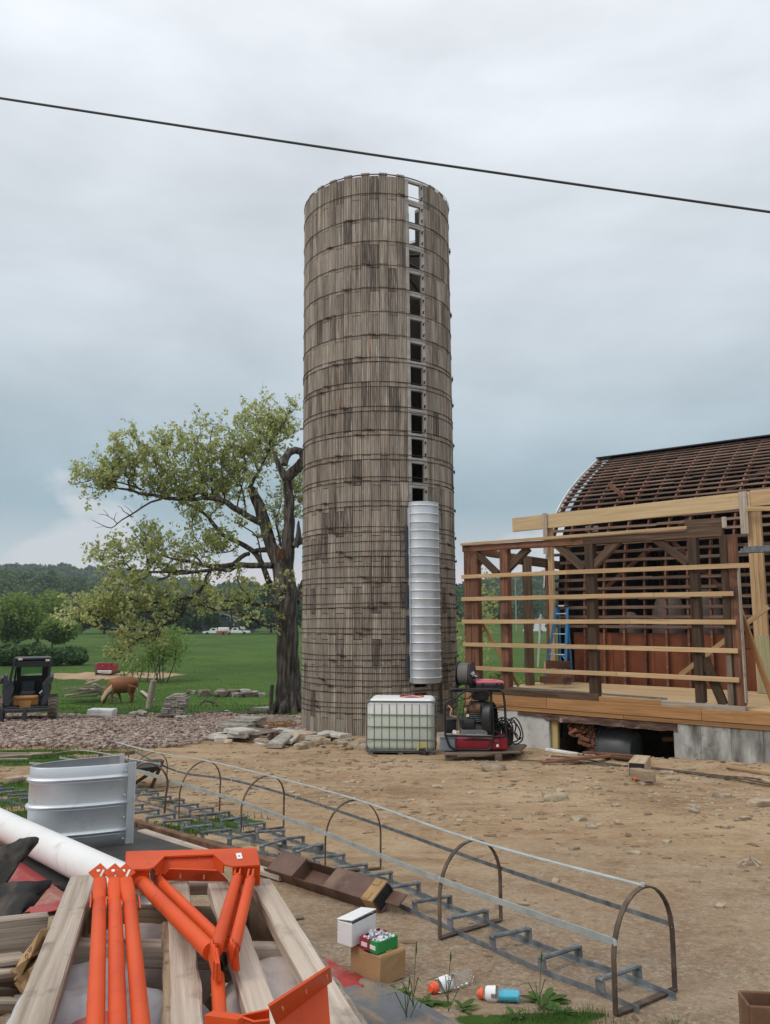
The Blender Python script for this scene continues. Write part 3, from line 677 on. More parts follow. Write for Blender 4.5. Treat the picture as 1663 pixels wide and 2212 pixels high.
# thin air over the meadow and hills
mb = MB(); mb.box((0, 600, 34), (3600, 1260, 78))
hz_m = bpy.data.materials.new('haze'); hz_m.use_nodes = True; hz_t = hz_m.node_tree; hz_t.nodes.clear()
pv = hz_t.nodes.new('ShaderNodeVolumePrincipled'); pv.inputs['Color'].default_value = (.80, .88, .95, 1); pv.inputs['Density'].default_value = .00024; pv.inputs['Anisotropy'].default_value = .2
ho_ = hz_t.nodes.new('ShaderNodeOutputMaterial'); hz_t.links.new(pv.outputs[0], ho_.inputs['Volume'])
obj('haze', mb, hz_m, kind='stuff')

# ------------------------------------------------------------------ silo
def stave_mat():
    m = bpy.data.materials.new('stave_concrete'); m.use_nodes = True; t = m.node_tree; b = t.nodes['Principled BSDF']; n, l = t.nodes.new, t.links.new
    tc = n('ShaderNodeTexCoord'); oi = n('ShaderNodeObjectInfo'); ge = n('ShaderNodeNewGeometry')
    rnd_ = math_n(t, 'FRACT', math_n(t, 'ADD', oi.outputs['Random'], ge.outputs['Random Per Island']))
    r2 = math_n(t, 'FRACT', math_n(t, 'MULTIPLY', rnd_, 17.3)); r3 = math_n(t, 'FRACT', math_n(t, 'MULTIPLY', rnd_, 61.7))
    def noi(scale, d=6, r=.6):
        mp = n('ShaderNodeMapping'); mp.inputs['Scale'].default_value = scale; l(ge.outputs['Position'], mp.inputs[0])
        q = n('ShaderNodeTexNoise'); q.inputs['Scale'].default_value = 1; q.inputs['Detail'].default_value = d; q.inputs['Roughness'].default_value = r
        l(mp.outputs[0], q.inputs['Vector']); return q.outputs[0]
    st = noi((11, 11, .55), 6, .62); st2 = noi((34, 34, 1.6), 5, .6); sp = noi((16, 16, 16), 6, .7); big = noi((.5, .5, .5), 3)
    cr = n('ShaderNodeValToRGB'); ramp(cr, [(.30, (.125, .099, .076)), (.43, (.275, .226, .178)), (.56, (.40, .338, .272)), (.72, (.57, .50, .42))]); l(st, cr.inputs[0]); c = cr.outputs[0]
    # some blocks darker and streaked
    dk = math_n(t, 'MULTIPLY', math_n(t, 'SUBTRACT', math_n(t, 'ADD', st2, math_n(t, 'MULTIPLY', r2, .10)), .515), 5, clamp=True)
    upper = math_n(t, 'MULTIPLY_ADD', big, 2.2, -.35, clamp=True)
    c = mix_n(t, math_n(t, 'MULTIPLY', math_n(t, 'MULTIPLY', dk, .9), upper), c, (.062, .05, .043))
    lt = math_n(t, 'MULTIPLY', math_n(t, 'SUBTRACT', math_n(t, 'ADD', st2, math_n(t, 'MULTIPLY', r3, .12)), .60), 8, clamp=True)
    c = mix_n(t, math_n(t, 'MULTIPLY', lt, .65), c, (.62, .57, .5))
    c = mix_n(t, math_n(t, 'MULTIPLY', math_n(t, 'GREATER_THAN', r2, .9), math_n(t, 'MULTIPLY', math_n(t, 'SUBTRACT', st2, .36), 4, clamp=True)), c, (.11, .092, .078)); gm_ = math_n(t, 'GREATER_THAN', r3, .86); c = mix_n(t, math_n(t, 'MULTIPLY', gm_, .3), c, (.25, .228, .198))
    ru = math_n(t, 'MULTIPLY', math_n(t, 'MULTIPLY', math_n(t, 'SUBTRACT', noi((9, 9, .35), 4, .5), .635), 14, clamp=True), math_n(t, 'MULTIPLY', math_n(t, 'SUBTRACT', st2, .42), 6, clamp=True))
    c = mix_n(t, math_n(t, 'MULTIPLY', ru, .75), c, (.27, .115, .045))
    hs = n('ShaderNodeHueSaturation'); l(c, hs.inputs['Color']); l(math_n(t, 'MULTIPLY_ADD', rnd_, .34, .83), hs.inputs['Value'])
    sp2 = math_n(t, 'MULTIPLY', math_n(t, 'SUBTRACT', .43, sp), 5, clamp=True)
    c = mix_n(t, math_n(t, 'MULTIPLY', sp2, .45), hs.outputs[0], (.1, .078, .06))
    l(c, b.inputs['Base Color']); b.inputs['Roughness'].default_value = .93; b.inputs['Specular IOR Level'].default_value = .2
    bu = n('ShaderNodeBump'); bu.inputs['Strength'].default_value = .5; bu.inputs['Distance'].default_value = .01; l(sp, bu.inputs['Height']); l(bu.outputs[0], b.inputs['Normal'])
    return m
M_['stave'] = stave_mat()
M_['door_conc'] = mat('door_frame_concrete', [(.3, (.27, .245, .215)), (.55, (.40, .375, .34)), (.8, (.5, .475, .44))], (3, 3, 3), 6, .9, bump=.2, var=.07, dirt=((.17, .13, .1), 4.0, .6, .5))
SR = 2.185; SX, SY = -.14, 22.8; NC = 54; DF = 2.45; DA = 2*math.pi/(NC-2+DF); PH = R(30)
ZT = 13.85; PITCH = .675; ZB = -1.85
SM = Matrix.Translation((SX, SY, ZB)) @ Matrix.Rotation(R(-.45), 4, 'Y') @ Matrix.Translation((0, 0, -ZB))
silo = thing('silo', None, 'tall round concrete stave silo with rusty hoops and a column of open doors', 'silo', M=SM)
def sp(phi, r, z): return Vector((r*math.sin(phi), -r*math.cos(phi), z))
def stave_mb(phi, z0, z1):
    mb = MB(); h = z1-z0; w = DA*.966; pr = [(-.5, 0)]
    for k in range(5):
        c = -.4+.2*k; pr += [(c-.07, .0), (c-.045, .02), (c+.045, .02), (c+.07, .0)]
    pr += [(.5, 0)]
    pts = [(u*w+phi, SR+o) for u, o in pr]; m = len(pts)
    vs = [sp(a, r, z0) for a, r in pts] + [sp(a, r, z1) for a, r in pts] + [sp(phi-.5*w, SR-.06, z0), sp(phi+.5*w, SR-.06, z0), sp(phi-.5*w, SR-.06, z1), sp(phi+.5*w, SR-.06, z1)]
    fs = [(i, i+1, m+i+1, m+i) for i in range(m-1)] + [tuple(range(m, 2*m)) + (2*m+3, 2*m+2), tuple(range(m-1, -1, -1)) + (2*m, 2*m+1), (2*m, 2*m+2, m, 0), (2*m+1, m-1, 2*m-1, 2*m+3), (2*m+1, 2*m+3, 2*m+2, 2*m)]
    return mb.add(vs, fs)
zj = [ZT-PITCH*k for k in range(24)]
cells = []
for k in range(NC-2):
    phi = PH+(DF/2+.5+k)*DA; off = .095 if k % 2 else -.03
    for j in range(23):
        z1 = zj[j]+off + (.03 if j == 0 and not k % 2 else 0); z0 = zj[j+1]+off if j < 22 else ZB
        cells.append((phi, z0, z1, k % 2, j))
def vis(phi): return math.cos(phi-math.atan2(-SX, SY)+0)
for k in range(NC-2):              # the back of the wall still stands higher than the front
    phi = PH+(DF/2+.5+k)*DA; dg = math.degrees(phi) % 360
    if 112 < dg < 245 and not 143.5 < dg < 151: cells.append((phi, ZT+(.095 if k % 2 else -.03)+(.03 if not k % 2 else 0), ZT+1.0+.1*(k % 2), k % 2, -2))
order = sorted([c for c in cells if vis(c[0]) > .22], key=lambda c: -(vis(c[0])/(1+.045*max(0, c[1]))))
single = set(id(c) for c in order[:300])
cache = {}; rest = MB()
for c in cells:
    phi, z0, z1, par, j = c
    if id(c) in single:
        key = (round(z1-z0, 3))
        if key not in cache:
            me = stave_mb(0, 0, z1-z0-.016).mesh('stave'); me.materials.append(M_['stave']); cache[key] = me
        link('stave', cache[key], None, silo, SM @ Matrix.Translation((0, 0, z0)) @ Matrix.Rotation(phi + random.uniform(-.001, .001), 4, 'Z') @ Matrix.Translation((0, random.uniform(-.006, .003), 0)))
    else:
        q = stave_mb(phi, z0, z1-.016); rest.add(q.v, q.f)
obj('stave', rest, M_['stave'], silo, SM, kind='stuff')
# interior darkness of the silo put into the colour of this added lining
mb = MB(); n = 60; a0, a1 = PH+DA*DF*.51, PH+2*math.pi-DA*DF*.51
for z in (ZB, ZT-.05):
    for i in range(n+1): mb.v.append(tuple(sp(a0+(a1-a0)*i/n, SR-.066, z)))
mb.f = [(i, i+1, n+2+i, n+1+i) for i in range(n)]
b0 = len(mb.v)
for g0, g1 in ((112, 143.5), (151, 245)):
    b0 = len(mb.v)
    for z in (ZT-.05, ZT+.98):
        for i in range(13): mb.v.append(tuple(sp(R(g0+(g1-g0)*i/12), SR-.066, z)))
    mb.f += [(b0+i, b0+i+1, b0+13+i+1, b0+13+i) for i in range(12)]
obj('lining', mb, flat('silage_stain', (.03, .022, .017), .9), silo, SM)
# door column
def dpt(u, d, z): # along the chord, outwards
    return Vector((math.cos(PH)*u + math.sin(PH)*d, math.sin(PH)*u - math.cos(PH)*d, z))
DM = Matrix(((math.cos(PH), math.sin(PH), 0, 0), (math.sin(PH), -math.cos(PH), 0, 0), (0, 0, 1, 0), (0, 0, 0, 1)))
DW = SR*DA*DF*.985; OW = .40
fm = None
for j in range(23):
    h = PITCH-.012
    if fm is None:
        mb = MB(); sw = (DW-OW)/2
        for s in (-1, 1): mb.cbox((s*(OW+sw)/2, SR-.045, h/2), (sw, .10, h), .006)
        mb.cbox((0, SR-.045, .033), (OW, .094, .066), .006); mb.cbox((0, SR-.045, h-.037), (OW, .094, .074), .006)
        fm = mb.mesh('door_frame'); fm.materials.append(M_['door_conc'])
        mb = MB(); mb.cbox((0, 0, 0), (.028, .05, .075), .006); mb.box((.0, .03, .02), (.018, .05, .02)); lm = mb.mesh('latch'); lm.materials.append(M_['hoop'])
    z0 = zj[j]-PITCH+.003
    if z0 < -1.4: break
    f = link('door_frame', fm, None, silo, SM @ DM @ Matrix.Translation((0, 0, z0)))
    for zz in (.17, .50): link('latch', lm, None, f, SM @ DM @ Matrix.Translation((OW/2+.025, SR+.03, z0+zz)))
# hoops, from their heights in the photograph (front of the silo at y = 20.6)
HY = [375, 378.5, 418, 473, 521, 572, 622, 673, 724, 772, 781, 824, 834, 878, 888, 929, 939, 981, 991, 1030, 1040, 1082, 1093, 1137, 1148, 1169.6, 1190, 1202, 1223, 1246, 1258, 1282, 1302.5, 1312, 1334.7, 1357.6, 1368, 1390, 1415, 1426, 1442, 1454, 1470, 1481, 1496, 1519, 1530, 1542]
FLUG = [None, None, 20, -18, -36, -6, -22, -38, -2, -12, -30, -38, -44, -24, -33, -5, -12, -28, -34, -14, -20, -40, -46, -36, -31, 62, -27, -20, 58, -10, -1, 64, 4, -4, 60, -8, -12, 66, -26, -33, 62, 57, -42, -36, 68, -50, -48, 63]
for k, hy in enumerate(HY):
    v = (1106-hy)/FPX; z = CZ+(ST+v*CT)/(CT-v*ST)*(SY-SR)
    n = 72; tilt = random.uniform(-.012, .012); a0 = random.random()*6
    rr = SR+.026 if k else SR-.012
    pts = [sp(2*math.pi*i/n, rr+.004*math.sin(5*2*math.pi*i/n+k), z+tilt*math.sin(2*math.pi*i/n+a0)+(.012*math.sin(3*2*math.pi*i/n+k) if z < 4 else 0)) for i in range(n)]
    if k == 0: pts = [sp(2*math.pi*i/n, rr+.06*sm(30, 75, math.degrees(2*math.pi*i/n) % 360)*(1-sm(85, 100, math.degrees(2*math.pi*i/n) % 360)), z) for i in range(n)]
    mb = MB(); mb.tube(pts, .0095 if k else .008, 6, closed=True)
    h = obj('hoop', mb, M_['hoop'], silo, SM, smooth=180)
    for ph in ([FLUG[k]] if FLUG[k] is not None else []) + [86+4*math.sin(k*2.1), -88]:
        if abs(ph) > 80 and (k % 3 or ph < 0): continue
        ph = R(ph); mb = MB(); zz = z + tilt*math.sin(ph+a0)
        c = sp(ph, rr+.02, zz); tg = Vector((math.cos(ph), math.sin(ph), 0))
        mb.tube([c-tg*.14+Vector((0, 0, .035)), c, c+tg*.06-Vector((0, 0, .012))], .011, 6); mb.tube([c-tg*.05-Vector((0, 0, .01)), c+tg*.14-Vector((0, 0, .035))], .011, 6)
        F, _ = frame(c-tg*.05, c+tg*.05); mb.cbox((0, 0, 0), (.1, .05, .045), .01, F)
        obj('hoop_lug', mb, M_['hoop'], h, SM)
# old unloader tripod and hanging plate inside the top
mb = MB()
for a in (.4, 2.5, 4.6): mb.tube([(1.7*math.cos(a), 1.7*math.sin(a), 11.2), (.1, .1, 13.3)], .045, 6)
for z in (11.9, 12.5): mb.tube([(-1.6, .4, z), (1.7, .7, z+.4)], .05, 6); mb.tube([(.1, .1, 13.3), (.2, .2, 11.2)], .03, 6)
mb.tube([(.9, -1.5, 10.6), (.6, 1.2, 12.4)], .06, 6); mb.tube([(1.9, -.3, 11.6), (.2, -.2, 12.6)], .05, 6); mb.box((.6, .9, 11.2), (1.9, .04, .5))
obj('unloader_frame', mb, M_['hoop'], silo, SM)
# half-round galvanised chute clipped over the lower doors
CH = R(32.5)
CMt = Matrix(((math.cos(CH), math.sin(CH), 0, 0), (math.sin(CH), -math.cos(CH), 0, 0), (0, 0, 1, 0), (0, 0, 0, 1)))
chute = link('chute', None, None, silo, SM @ CMt)
zc0, zc1, NS = -.14, 4.56, 7; sh = (zc1-zc0)/NS
for q in range(NS):
    mb = MB(); prof = [(0, -.012)]
    for r_ in range(3):
        zz = sh*(r_+.5)/3+.03
        prof += [(zz-.035, 0), (zz-.018, .003), (zz-.010, .018), (zz, .024), (zz+.010, .018), (zz+.016, .002), (zz+.03, 0)]
    prof += [(sh-.012, 0), (sh-.01, .004), (sh+.02, .004)]
    na = 26; vs = []; fs = []
    for z, o in prof:
        for i in range(na+1):
            th = math.pi*i/na; a, b = .435+o, .40+o
            x = -a*math.cos(th); y = SR+.02+b*max(0, math.sin(th))**.8
            vs.append((x, y, z))
        vs.append((.435+o*.2, SR-.0, z))
    for i in range(len(prof)-1):
        for k in range(na+1): fs.append((i*(na+2)+k, i*(na+2)+k+1, (i+1)*(na+2)+k+1, (i+1)*(na+2)+k))
    mb.add(vs, fs)
    cs = obj('chute_section', mb, M_['galv'], chute, SM @ CMt @ Matrix.Translation((0, 0, zc0+sh*q)), smooth=50)
mb = MB(); mb.box((-.445, SR+.03, (zc0+zc1-.1)/2), (.012, .11, zc1-zc0-.15)); mb.box((-.47, SR+.085, (zc0+zc1-.1)/2), (.05, .008, zc1-zc0-.15))
obj('chute_flange', mb, M_['galv'], chute, SM @ CMt)
for za, zb_ in ((3.3, 3.95), (2.55, 3.2), (1.75, 2.4), (.85, 1.6), (-.02, .6)):
    mb = MB(); mb.cbox((-.53, SR+.045, (za+zb_)/2), (.075, .05, zb_-za), .008); mb.cbox((-.50, SR+.02, (za+zb_)/2), (.14, .02, (zb_-za)*.9), .004)
    obj('chute_bracket', mb, M_['dark_grey_paint'], silo, SM @ CMt)
mb = MB(); mb.cbox((.52, SR+.04, -.55), (.07, .05, .85), .01); obj('chute_bracket', mb, M_['dark_grey_paint'], silo, SM @ CMt)

# ------------------------------------------------------------------ the old oak beside the silo
OY = 33.0
tb = at(625, 1535, OY)
oak = thing('oak_tree', tb, 'big old oak with thin spring leaves and broken limbs left of the silo', 'tree')
ks = OY/FPX
def DB(x, y): return (378+.1786*x, 863.9+.1786*y)
def DA_(x, y): return (162+.1948*x, 863.9+.1948*y)
BR = []        # (points[(px,py,r_px)], depth start, depth end, leafy)
def br(pts, d0=0, d1=0, leaf=1): BR.append((pts, d0, d1, leaf))
br([(626,1545,34),(625,1528,29),(624,1500,26),(622,1440,24),(621,1380,23.5),(619,1320,23.5),(616,1270,24),(612,1235,22),(604,1215,17)], 0, 0, 0)
br([(606,1235,15),(596,1205,13.5),(586,1180,13),(577,1152,13),(568,1122,13),(559,1092,12.5),(551,1072,11.5),(543,1056,9.5),(538,1050,5)], 0, .8, 0)
br([(616,1245,15),(620,1205,16),(622.5,1170,14),(624,1130,12),(624.5,1085,11),(619,1040,10),(612,1022,8.5),(604,1006,6.5),(597,990,5),(592,975,3.5)], 0, -.5, 0)
br([(618,1032,11),(633,1017,11.5),(648,1006,11),(657,990,9.5),(652,976,9),(638,973,8),(624,976,9),(616,988,8.5),(614,1004,7)], -.4, -1.2, 0)
br([(626,1185,9),(640,1172,8.5),(660,1166,7.5),(690,1150,6)], 0, .8, 0); br([(636,1180,9),(643,1160,7),(645,1125,1.5)], -.2, -.4, 0)
br([(640,1300,9),(650,1275,8),(662,1248,7),(690,1200,5)], .2, 1.5, 0)
br([(562,1130,8),(540,1117,7),(510,1100,6.5),(485,1084,6),(462,1078,5.2),(437,1076,4.8),(421,1078,4.5),(390,1077,4.2),(357,1076,4),(337,1070,3.6),(304,1067,3),(283,1058.7,2.5),(255,1055,2),(240,1053,1.6),(232,1057,1.3),(210,1055,1),(191,1052,.7)], .4, -2.2)
br([(306,1057,2.2),(283,1049,1.8),(260,1043,1.6),(248,1041,1.4),(220,1031,1.1),(185,1041,.8),(163,1045,.5)], -1.7, -2.8); br([(462,1079,4),(445,1068,4),(430,1066,3.5),(414,1070,2.5),(400,1072,2)], .2, -.6)
br([(283,1058,2),(276,1039,1.6),(287,1026,1.3),(294,1004,1),(298,969,.6),(292,950,.4)], -1.8, -2.2); br([(304,1058,1.6),(284,1040,1.2),(268,1022,1),(255,1004,.7),(250,985,.5)], -1.7, -2.6); br([(255,1052,1.5),(246,1040,1.2),(244,1020,1),(262,1005,.8)], -2, -2.5)
br([(349,1078,2.6),(325,1085,2.3),(310,1094,2.1),(285,1111,1.7),(263,1123,1.5),(240,1140.5,1.1),(218.5,1133,.7),(199,1123,.4)], -1.2, -2.4, 0)
br([(253,1131,1),(245,1122,.8),(230,1113,.6),(212,1110,.35)], -2, -2.4, 0); br([(279,1112,1),(266,1104,.8),(262,1096,.6),(253,1093,.35)], -1.8, -2.1, 0); br([(234,1114,.6),(226,1103,.4),(222,1101,.3)], -2.2, -2.4, 0); br([(287,1109,.8),(277,1098,.5),(268,1092,.3)], -1.8, -1.6, 0); br([(303,1099,.9),(306,1091,.5),(308,1087,.3)], -1.6, -1.4, 0); br([(247,1122,.7),(249,1111,.5),(254,1107,.3)], -2.1, -2.3, 0); br([(240,1140,.6),(226,1137,.4),(205,1140,.3)], -2.3, -2.6, 0)
br([(600,1285,7),(583,1262,6.5),(574,1238,6.2),(561,1207,6),(548,1190,6.2),(518.6,1175,5.6),(492.6,1160.5,5.2),(476,1151,5),(462,1133,4.6),(450,1116.6,4.2),(436,1107,3.6),(422.6,1098,3.2),(399,1085,2.8),(380,1080,2)], 0, 1.4)
br([(580,1187,7),(560,1188,6),(545,1191,5)], .2, .4, 0); br([(450,1118,2),(466,1100,1.6),(488,1085,1.4),(512,1068,1)], 1.2, 1.8)
br([(605,1221,8),(580,1221,6.8),(543,1220.5,6.2),(510.5,1219,6),(475,1224,5.2),(437.5,1220.5,4.2),(405,1212,3.2),(380,1208,2.4),(350,1200,1.6),(320,1192,.9)], 0, -1.5)
br([(512,1221,5.2),(496,1232,5),(466,1229,4.5),(431,1235,4),(396,1239,3.8),(375,1240,3.2),(357,1248,2.8),(342,1252,2)], -.4, -2.4); br([(400,1234,3.6),(377,1234,3.6),(350,1236,3.2),(322,1236,2.8),(316,1246,2.5),(293,1256,2),(270,1258,1.2)], -1.2, -2.9)
br([(325,1235,2.3),(283,1230,1.7),(240.5,1225,1.2),(215,1213,.8),(201.5,1207,.5)], -2, -3); br([(320,1233,1.9),(318,1209,1.5),(310.6,1180,1.2),(296,1160,.9),(286,1140,.5)], -2, -2.6); br([(351,1233,1.6),(332,1209,1.2),(316,1186,1),(305,1170,.6)], -1.8, -1.2)
br([(505,1216,5),(520,1203,5),(538,1196,5)], -.3, .2, 0); br([(283,1229,1.2),(268,1212,1),(262,1196,.8),(250,1180,.5)], -2.4, -3); br([(437,1219,2.5),(420,1200,2),(395,1196,1.5),(372,1190,1)], -.9, -.2)
br([(455,1234,4.2),(447,1248,4.2),(442,1263,4.2),(424.5,1280.6,4.6),(404,1295,4.6),(396,1317,4.6),(381,1336,4.2),(342,1352,3.6),(309,1359.6,3),(276,1361,2.6),(244,1360.6,2),(220,1359,1.6),(200,1353,1.2),(180,1346,1),(150,1335,.6)], -1, -4.2)
br([(353,1353,2.4),(330,1363,2.1),(312.5,1373,1.9),(290,1389,1.7),(277.5,1398.5,1.5),(260,1412,1.1),(244,1424,.7)], -3, -4.2); br([(300,1383,1.2),(284,1378,.9),(262,1370,.7),(246,1376,.4)], -3.6, -4.4); br([(345,1352,1.5),(345,1370,1.2),(330,1385,.9),(320,1390,.6)], -3, -3.4)
br([(410,1290,3),(372,1299,2.6),(335,1302,2.2),(300,1300,1.7),(268,1288,1.2),(240,1280,.8)], -2, -3.8); br([(392,1322,2.6),(355,1318,2.2),(320,1322,1.8),(285,1325,1.4),(240,1322,1),(190,1322,.7),(140,1330,.4)], -2.4, -4.4); br([(340,1301,1.6),(300,1275,1.3),(262,1262,1),(225,1265,.7)], -2.8, -3.6); br([(260,1360,1.4),(235,1340,1.2),(205,1330,.9),(170,1325,.6)], -3.6, -4.4)
br([(603,1305,6),(570,1305,4.8),(543,1305,4.2),(510,1299,3.4),(480,1297,2.6),(450,1300,2)], -.4, -1.6); br([(606,1350,5),(595,1351,4),(580,1353.6,3.4),(560,1346,3),(548,1339,2.9),(518.6,1324,2.8),(505.6,1316,2.6),(470,1318,2.1),(437,1308,1.6),(410,1312,1)], -.5, -2.4)
br([(498,1317,1.4),(502,1340,1.2),(516,1355,.9),(530,1370,.5)], -2, -2.2, 0); br([(540,1305,2.4),(535,1285,1.8),(520,1270,1.4),(512,1245,.9)], -1, -1.4); br([(600,1290,3),(612,1280,2),(634,1285,1.5)], -1, -1.3)
br([(539,1054,5),(548,1036,4),(557,1020,3.2),(566,1003,2.7),(573,990,2.4),(583,964,2),(580,926,1.5),(578,896,.9),(582,880,.5)], .8, 1); br([(557,1018,2.4),(546,985,2),(536,955,1.5),(528,925,1),(520,905,.6)], .9, 1.8); br([(580,960,1.7),(600,935,1.3),(615,910,1),(625,890,.6)], 1, .4); br([(583,965,1.6),(605,955,1.3),(625,940,1),(645,930,.7)], 1, 2); br([(571,990,1.7),(562,960,1.4),(560,925,1.1),(552,895,.7)], .9, .2)
br([(458,1074,2.2),(457.5,1033,1.9),(456.6,989,1.6),(455,944,1.1),(462,917.5,.6)], .2, .8); br([(419,1078,2.2),(421,1051,1.9),(405,1025,1.5),(396,971,.9),(392,945,.6)], -.2, .8); br([(531,1108,2.4),(524,1060,1.9),(506.6,1015,1.5),(503,971,1.2),(510,925,.7)], .4, 1.4); br([(390,1077,2),(380,1045,1.7),(372,1010,1.3),(358,975,.9),(352,955,.5)], -.6, -.4); br([(360,1076,1.7),(350,1045,1.4),(338,1010,1.1),(330,985,.7)], -.9, -1.4); br([(485,1084,2),(482,1045,1.6),(478,1005,1.2),(485,965,.7)], .3, -.6); br([(437,1076,1.9),(436,1040,1.6),(430,1000,1.2),(425,960,.7),(432,935,.4)], 0, -.7); br([(337,1070,1.4),(325,1040,1.1),(318,1010,.9),(322,985,.5)], -1, -.7); br([(510,1100,2),(520,1060,1.6),(530,1010,1.2),(525,970,.8)], .4, -.4)
br([(607,1180,3.5),(602,1155,2.8),(596,1130,2.2),(600,1110,1.6),(608,1085,1),(606,1060,.6)], .2, .8); br([(628,1090,2),(638,1070,1.6),(645,1045,1.2),(650,1020,.7)], -.2, .9); br([(630,1110,1.6),(642,1095,1.2),(656,1085,.8)], 0, .5); br([(492,1160,2),(480,1190,1.6),(462,1180,1.2),(440,1160,.8)], .4, 1.6); br([(425,1100,1.6),(415,1130,1.3),(420,1160,1),(440,1185,.7)], 1.2, 2); br([(518,1175,2),(500,1190,1.6),(470,1195,1.2),(440,1190,.8)], .4, -.8); br([(565,1210,2),(555,1160,1.6),(530,1140,1.2),(505,1128,.8)], .1, -.8)
wood_mb = MB(); twig_mb = MB(); LP = []; rt = random.Random(11)
def op(px, py, d): return at(px, py, OY+d)
def pathpt(P, f):
    i = min(int(f), len(P)-2); k = f-i; return P[i]*(1-k)+P[i+1]*k
leafs = []
def twig(p, d, ln, r, lvl, leaf):
    n = 4; pts = [p]; q = p.copy(); dd = d.copy()
    for i in range(n):
        dd = (dd + Vector((rt.gauss(0, .28), rt.gauss(0, .28), rt.gauss(.07, .25)))).normalized(); q = q+dd*ln/n; pts.append(q.copy())
    twig_mb.tube(pts, [r*(1-.2*i) for i in range(n+1)], 3, caps=False)
    for i in range(1, n+1):
        if lvl > 0 and rt.random() < .8:
            e = (dd+Vector((rt.gauss(0, .9), rt.gauss(0, .9), rt.gauss(.25, .7)))).normalized()
            twig(pts[i], e, ln*.55, r*.6, lvl-1, leaf)
        if leaf and (lvl == 0 or i == n):
            if rt.random() < .27: leafs.append(pts[i]+Vector((rt.gauss(0, .05), rt.gauss(0, .05), rt.gauss(0, .05))))
for pts, d0, d1, leaf in BR:
    m = len(pts); L0 = [0]
    for i in range(m-1): L0.append(L0[-1]+math.hypot(pts[i+1][0]-pts[i][0], pts[i+1][1]-pts[i][1]))
    P = [op(x, y, d0+(d1-d0)*L0[i]/L0[-1]) for i, (x, y, r) in enumerate(pts)]
    # smooth subdivision with a little knobbliness
    Q, RR = [], []
    for i in range(m-1):
        k = max(1, int((L0[i+1]-L0[i])/9))
        for j in range(k):
            f = j/k; p0 = P[max(i-1, 0)]; p1 = P[i]; p2 = P[i+1]; p3 = P[min(i+2, m-1)]
            c = .5*((2*p1)+(p2-p0)*f+(2*p0-5*p1+4*p2-p3)*f*f+(-p0+3*p1-3*p2+p3)*f**3)
            r = (pts[i][2]*(1-f)+pts[i+1][2]*f)*ks
            c = c+Vector((noise.noise(c*1.7), noise.noise(c*1.7+Vector((9, 0, 0))), noise.noise(c*1.7+Vector((0, 9, 0)))))*min(.07, r*.5)
            Q.append(c); RR.append(r*(1+.08*noise.noise(c*2.2)))
    Q.append(P[-1]); RR.append(pts[-1][2]*ks)
    wood_mb.tube(Q, RR, 12 if pts[0][2] > 7 else 6)
    for i in range(1, len(Q)):
        if RR[i] < 4.6*ks:
            nt_ = (3 if leaf else 0)
            if not leaf: continue
            for _ in range(nt_):
                if pts[0][1] > 1190 and rt.random() < .4: continue
                if rt.random() > (.5 if RR[i] > 1.6*ks else .7): continue
                dr = Vector((rt.gauss(0, .6), rt.gauss(0, .75), rt.gauss(.55, .5))).normalized()
                twig(Q[i], dr, rt.uniform(.35, 1.0), .012, 2 if rt.random() < .35 else 1, True)
# root flare
for k in range(9):
    a = k*.7+.2; e = Vector((math.cos(a), math.sin(a), 0)); b0 = Vector((tb.x, tb.y, gz(tb.x, tb.y)))
    wood_mb.tube([b0+e*.38+Vector((0, 0, .75)), b0+e*.52+Vector((0, 0, .32)), b0+e*.78+Vector((0, 0, .02)), b0+e*1.0-Vector((0, 0, .12))], [.13, .16, .13, .06], 7)
obj('trunk', wood_mb, M_['bark'], oak, smooth=70); obj('twigs', twig_mb, M_['twig'], oak, kind='stuff')
# fuller leaf masses seen in the photograph
for px, py, rx, ry, d, n in ((205,1305,80,34,-3.8,600),(270,1282,70,34,-3.4,520),(150,1330,45,20,-4.2,300),(265,965,45,22,-2.2,260),(205,1010,45,18,-2.6,220),(390,985,60,40,.2,620),(455,975,38,45,.5,520),(575,915,62,45,1,1100),(560,985,60,40,1,700),(500,1040,60,45,.6,700),(420,1040,60,40,.2,560),(340,1000,40,30,-.8,260),(380,1170,90,40,.3,420),(290,1180,60,45,-2.4,420),(470,1130,60,40,1,330),(370,1275,60,30,-2.4,420),(450,1300,50,28,-1.6,260),(560,1275,60,35,-1,260),(258,1400,28,30,-4,150),(630,1080,22,60,.5,130),(530,1330,40,20,-2,120),(440,1240,80,25,-.6,200),(600,945,45,30,1.4,350)):
    for i in range(int(n*.13)):
        a = rt.random()*6.28; q = rt.random()**.5; c = op(px+rx*q*math.cos(a), py+ry*q*math.sin(a), d+rt.gauss(0, .8)); leafs.append(c)
LC = np.array([tuple(p) for p in leafs]); print('oak leaf clumps', len(LC))
C4 = np.repeat(LC, 5, 0)+rng.normal(size=(len(LC)*5, 3))*.06
link('crown', quads_mesh('crown', *leaf_quads(C4, .064, rng, .5)), M_['oak_leaf'], oak, kind='stuff')
# rotten hollow with rusty pulp in the fork
p = op(607, 1196, -.75); mb = MB(); mb.rock((0, 0, 0), (.2, .14, .33), rnd, sub=3); link('rotten_hollow', mb.mesh('rotten_hollow', 40), M_['brick_rubble'], oak, Matrix.Translation(p))
# wooden tags nailed on the trunk are bare patches in the bark of the photograph: left to the bark material

# power line
mb = MB(); pts = []
for i in range(49):
    f = i/48*1.5-.25; px = 1663*f; py = 212+246*f - 9*math.sin(max(0, min(1, f))*math.pi)*-.35
    pts.append(at(px, py, 13-.6*f))
mb.tube(pts, .021, 6)
obj('power_line', mb, M_['black_plastic'], label='thick black overhead cable sloping across the sky in front of the silo top', cat='power line')

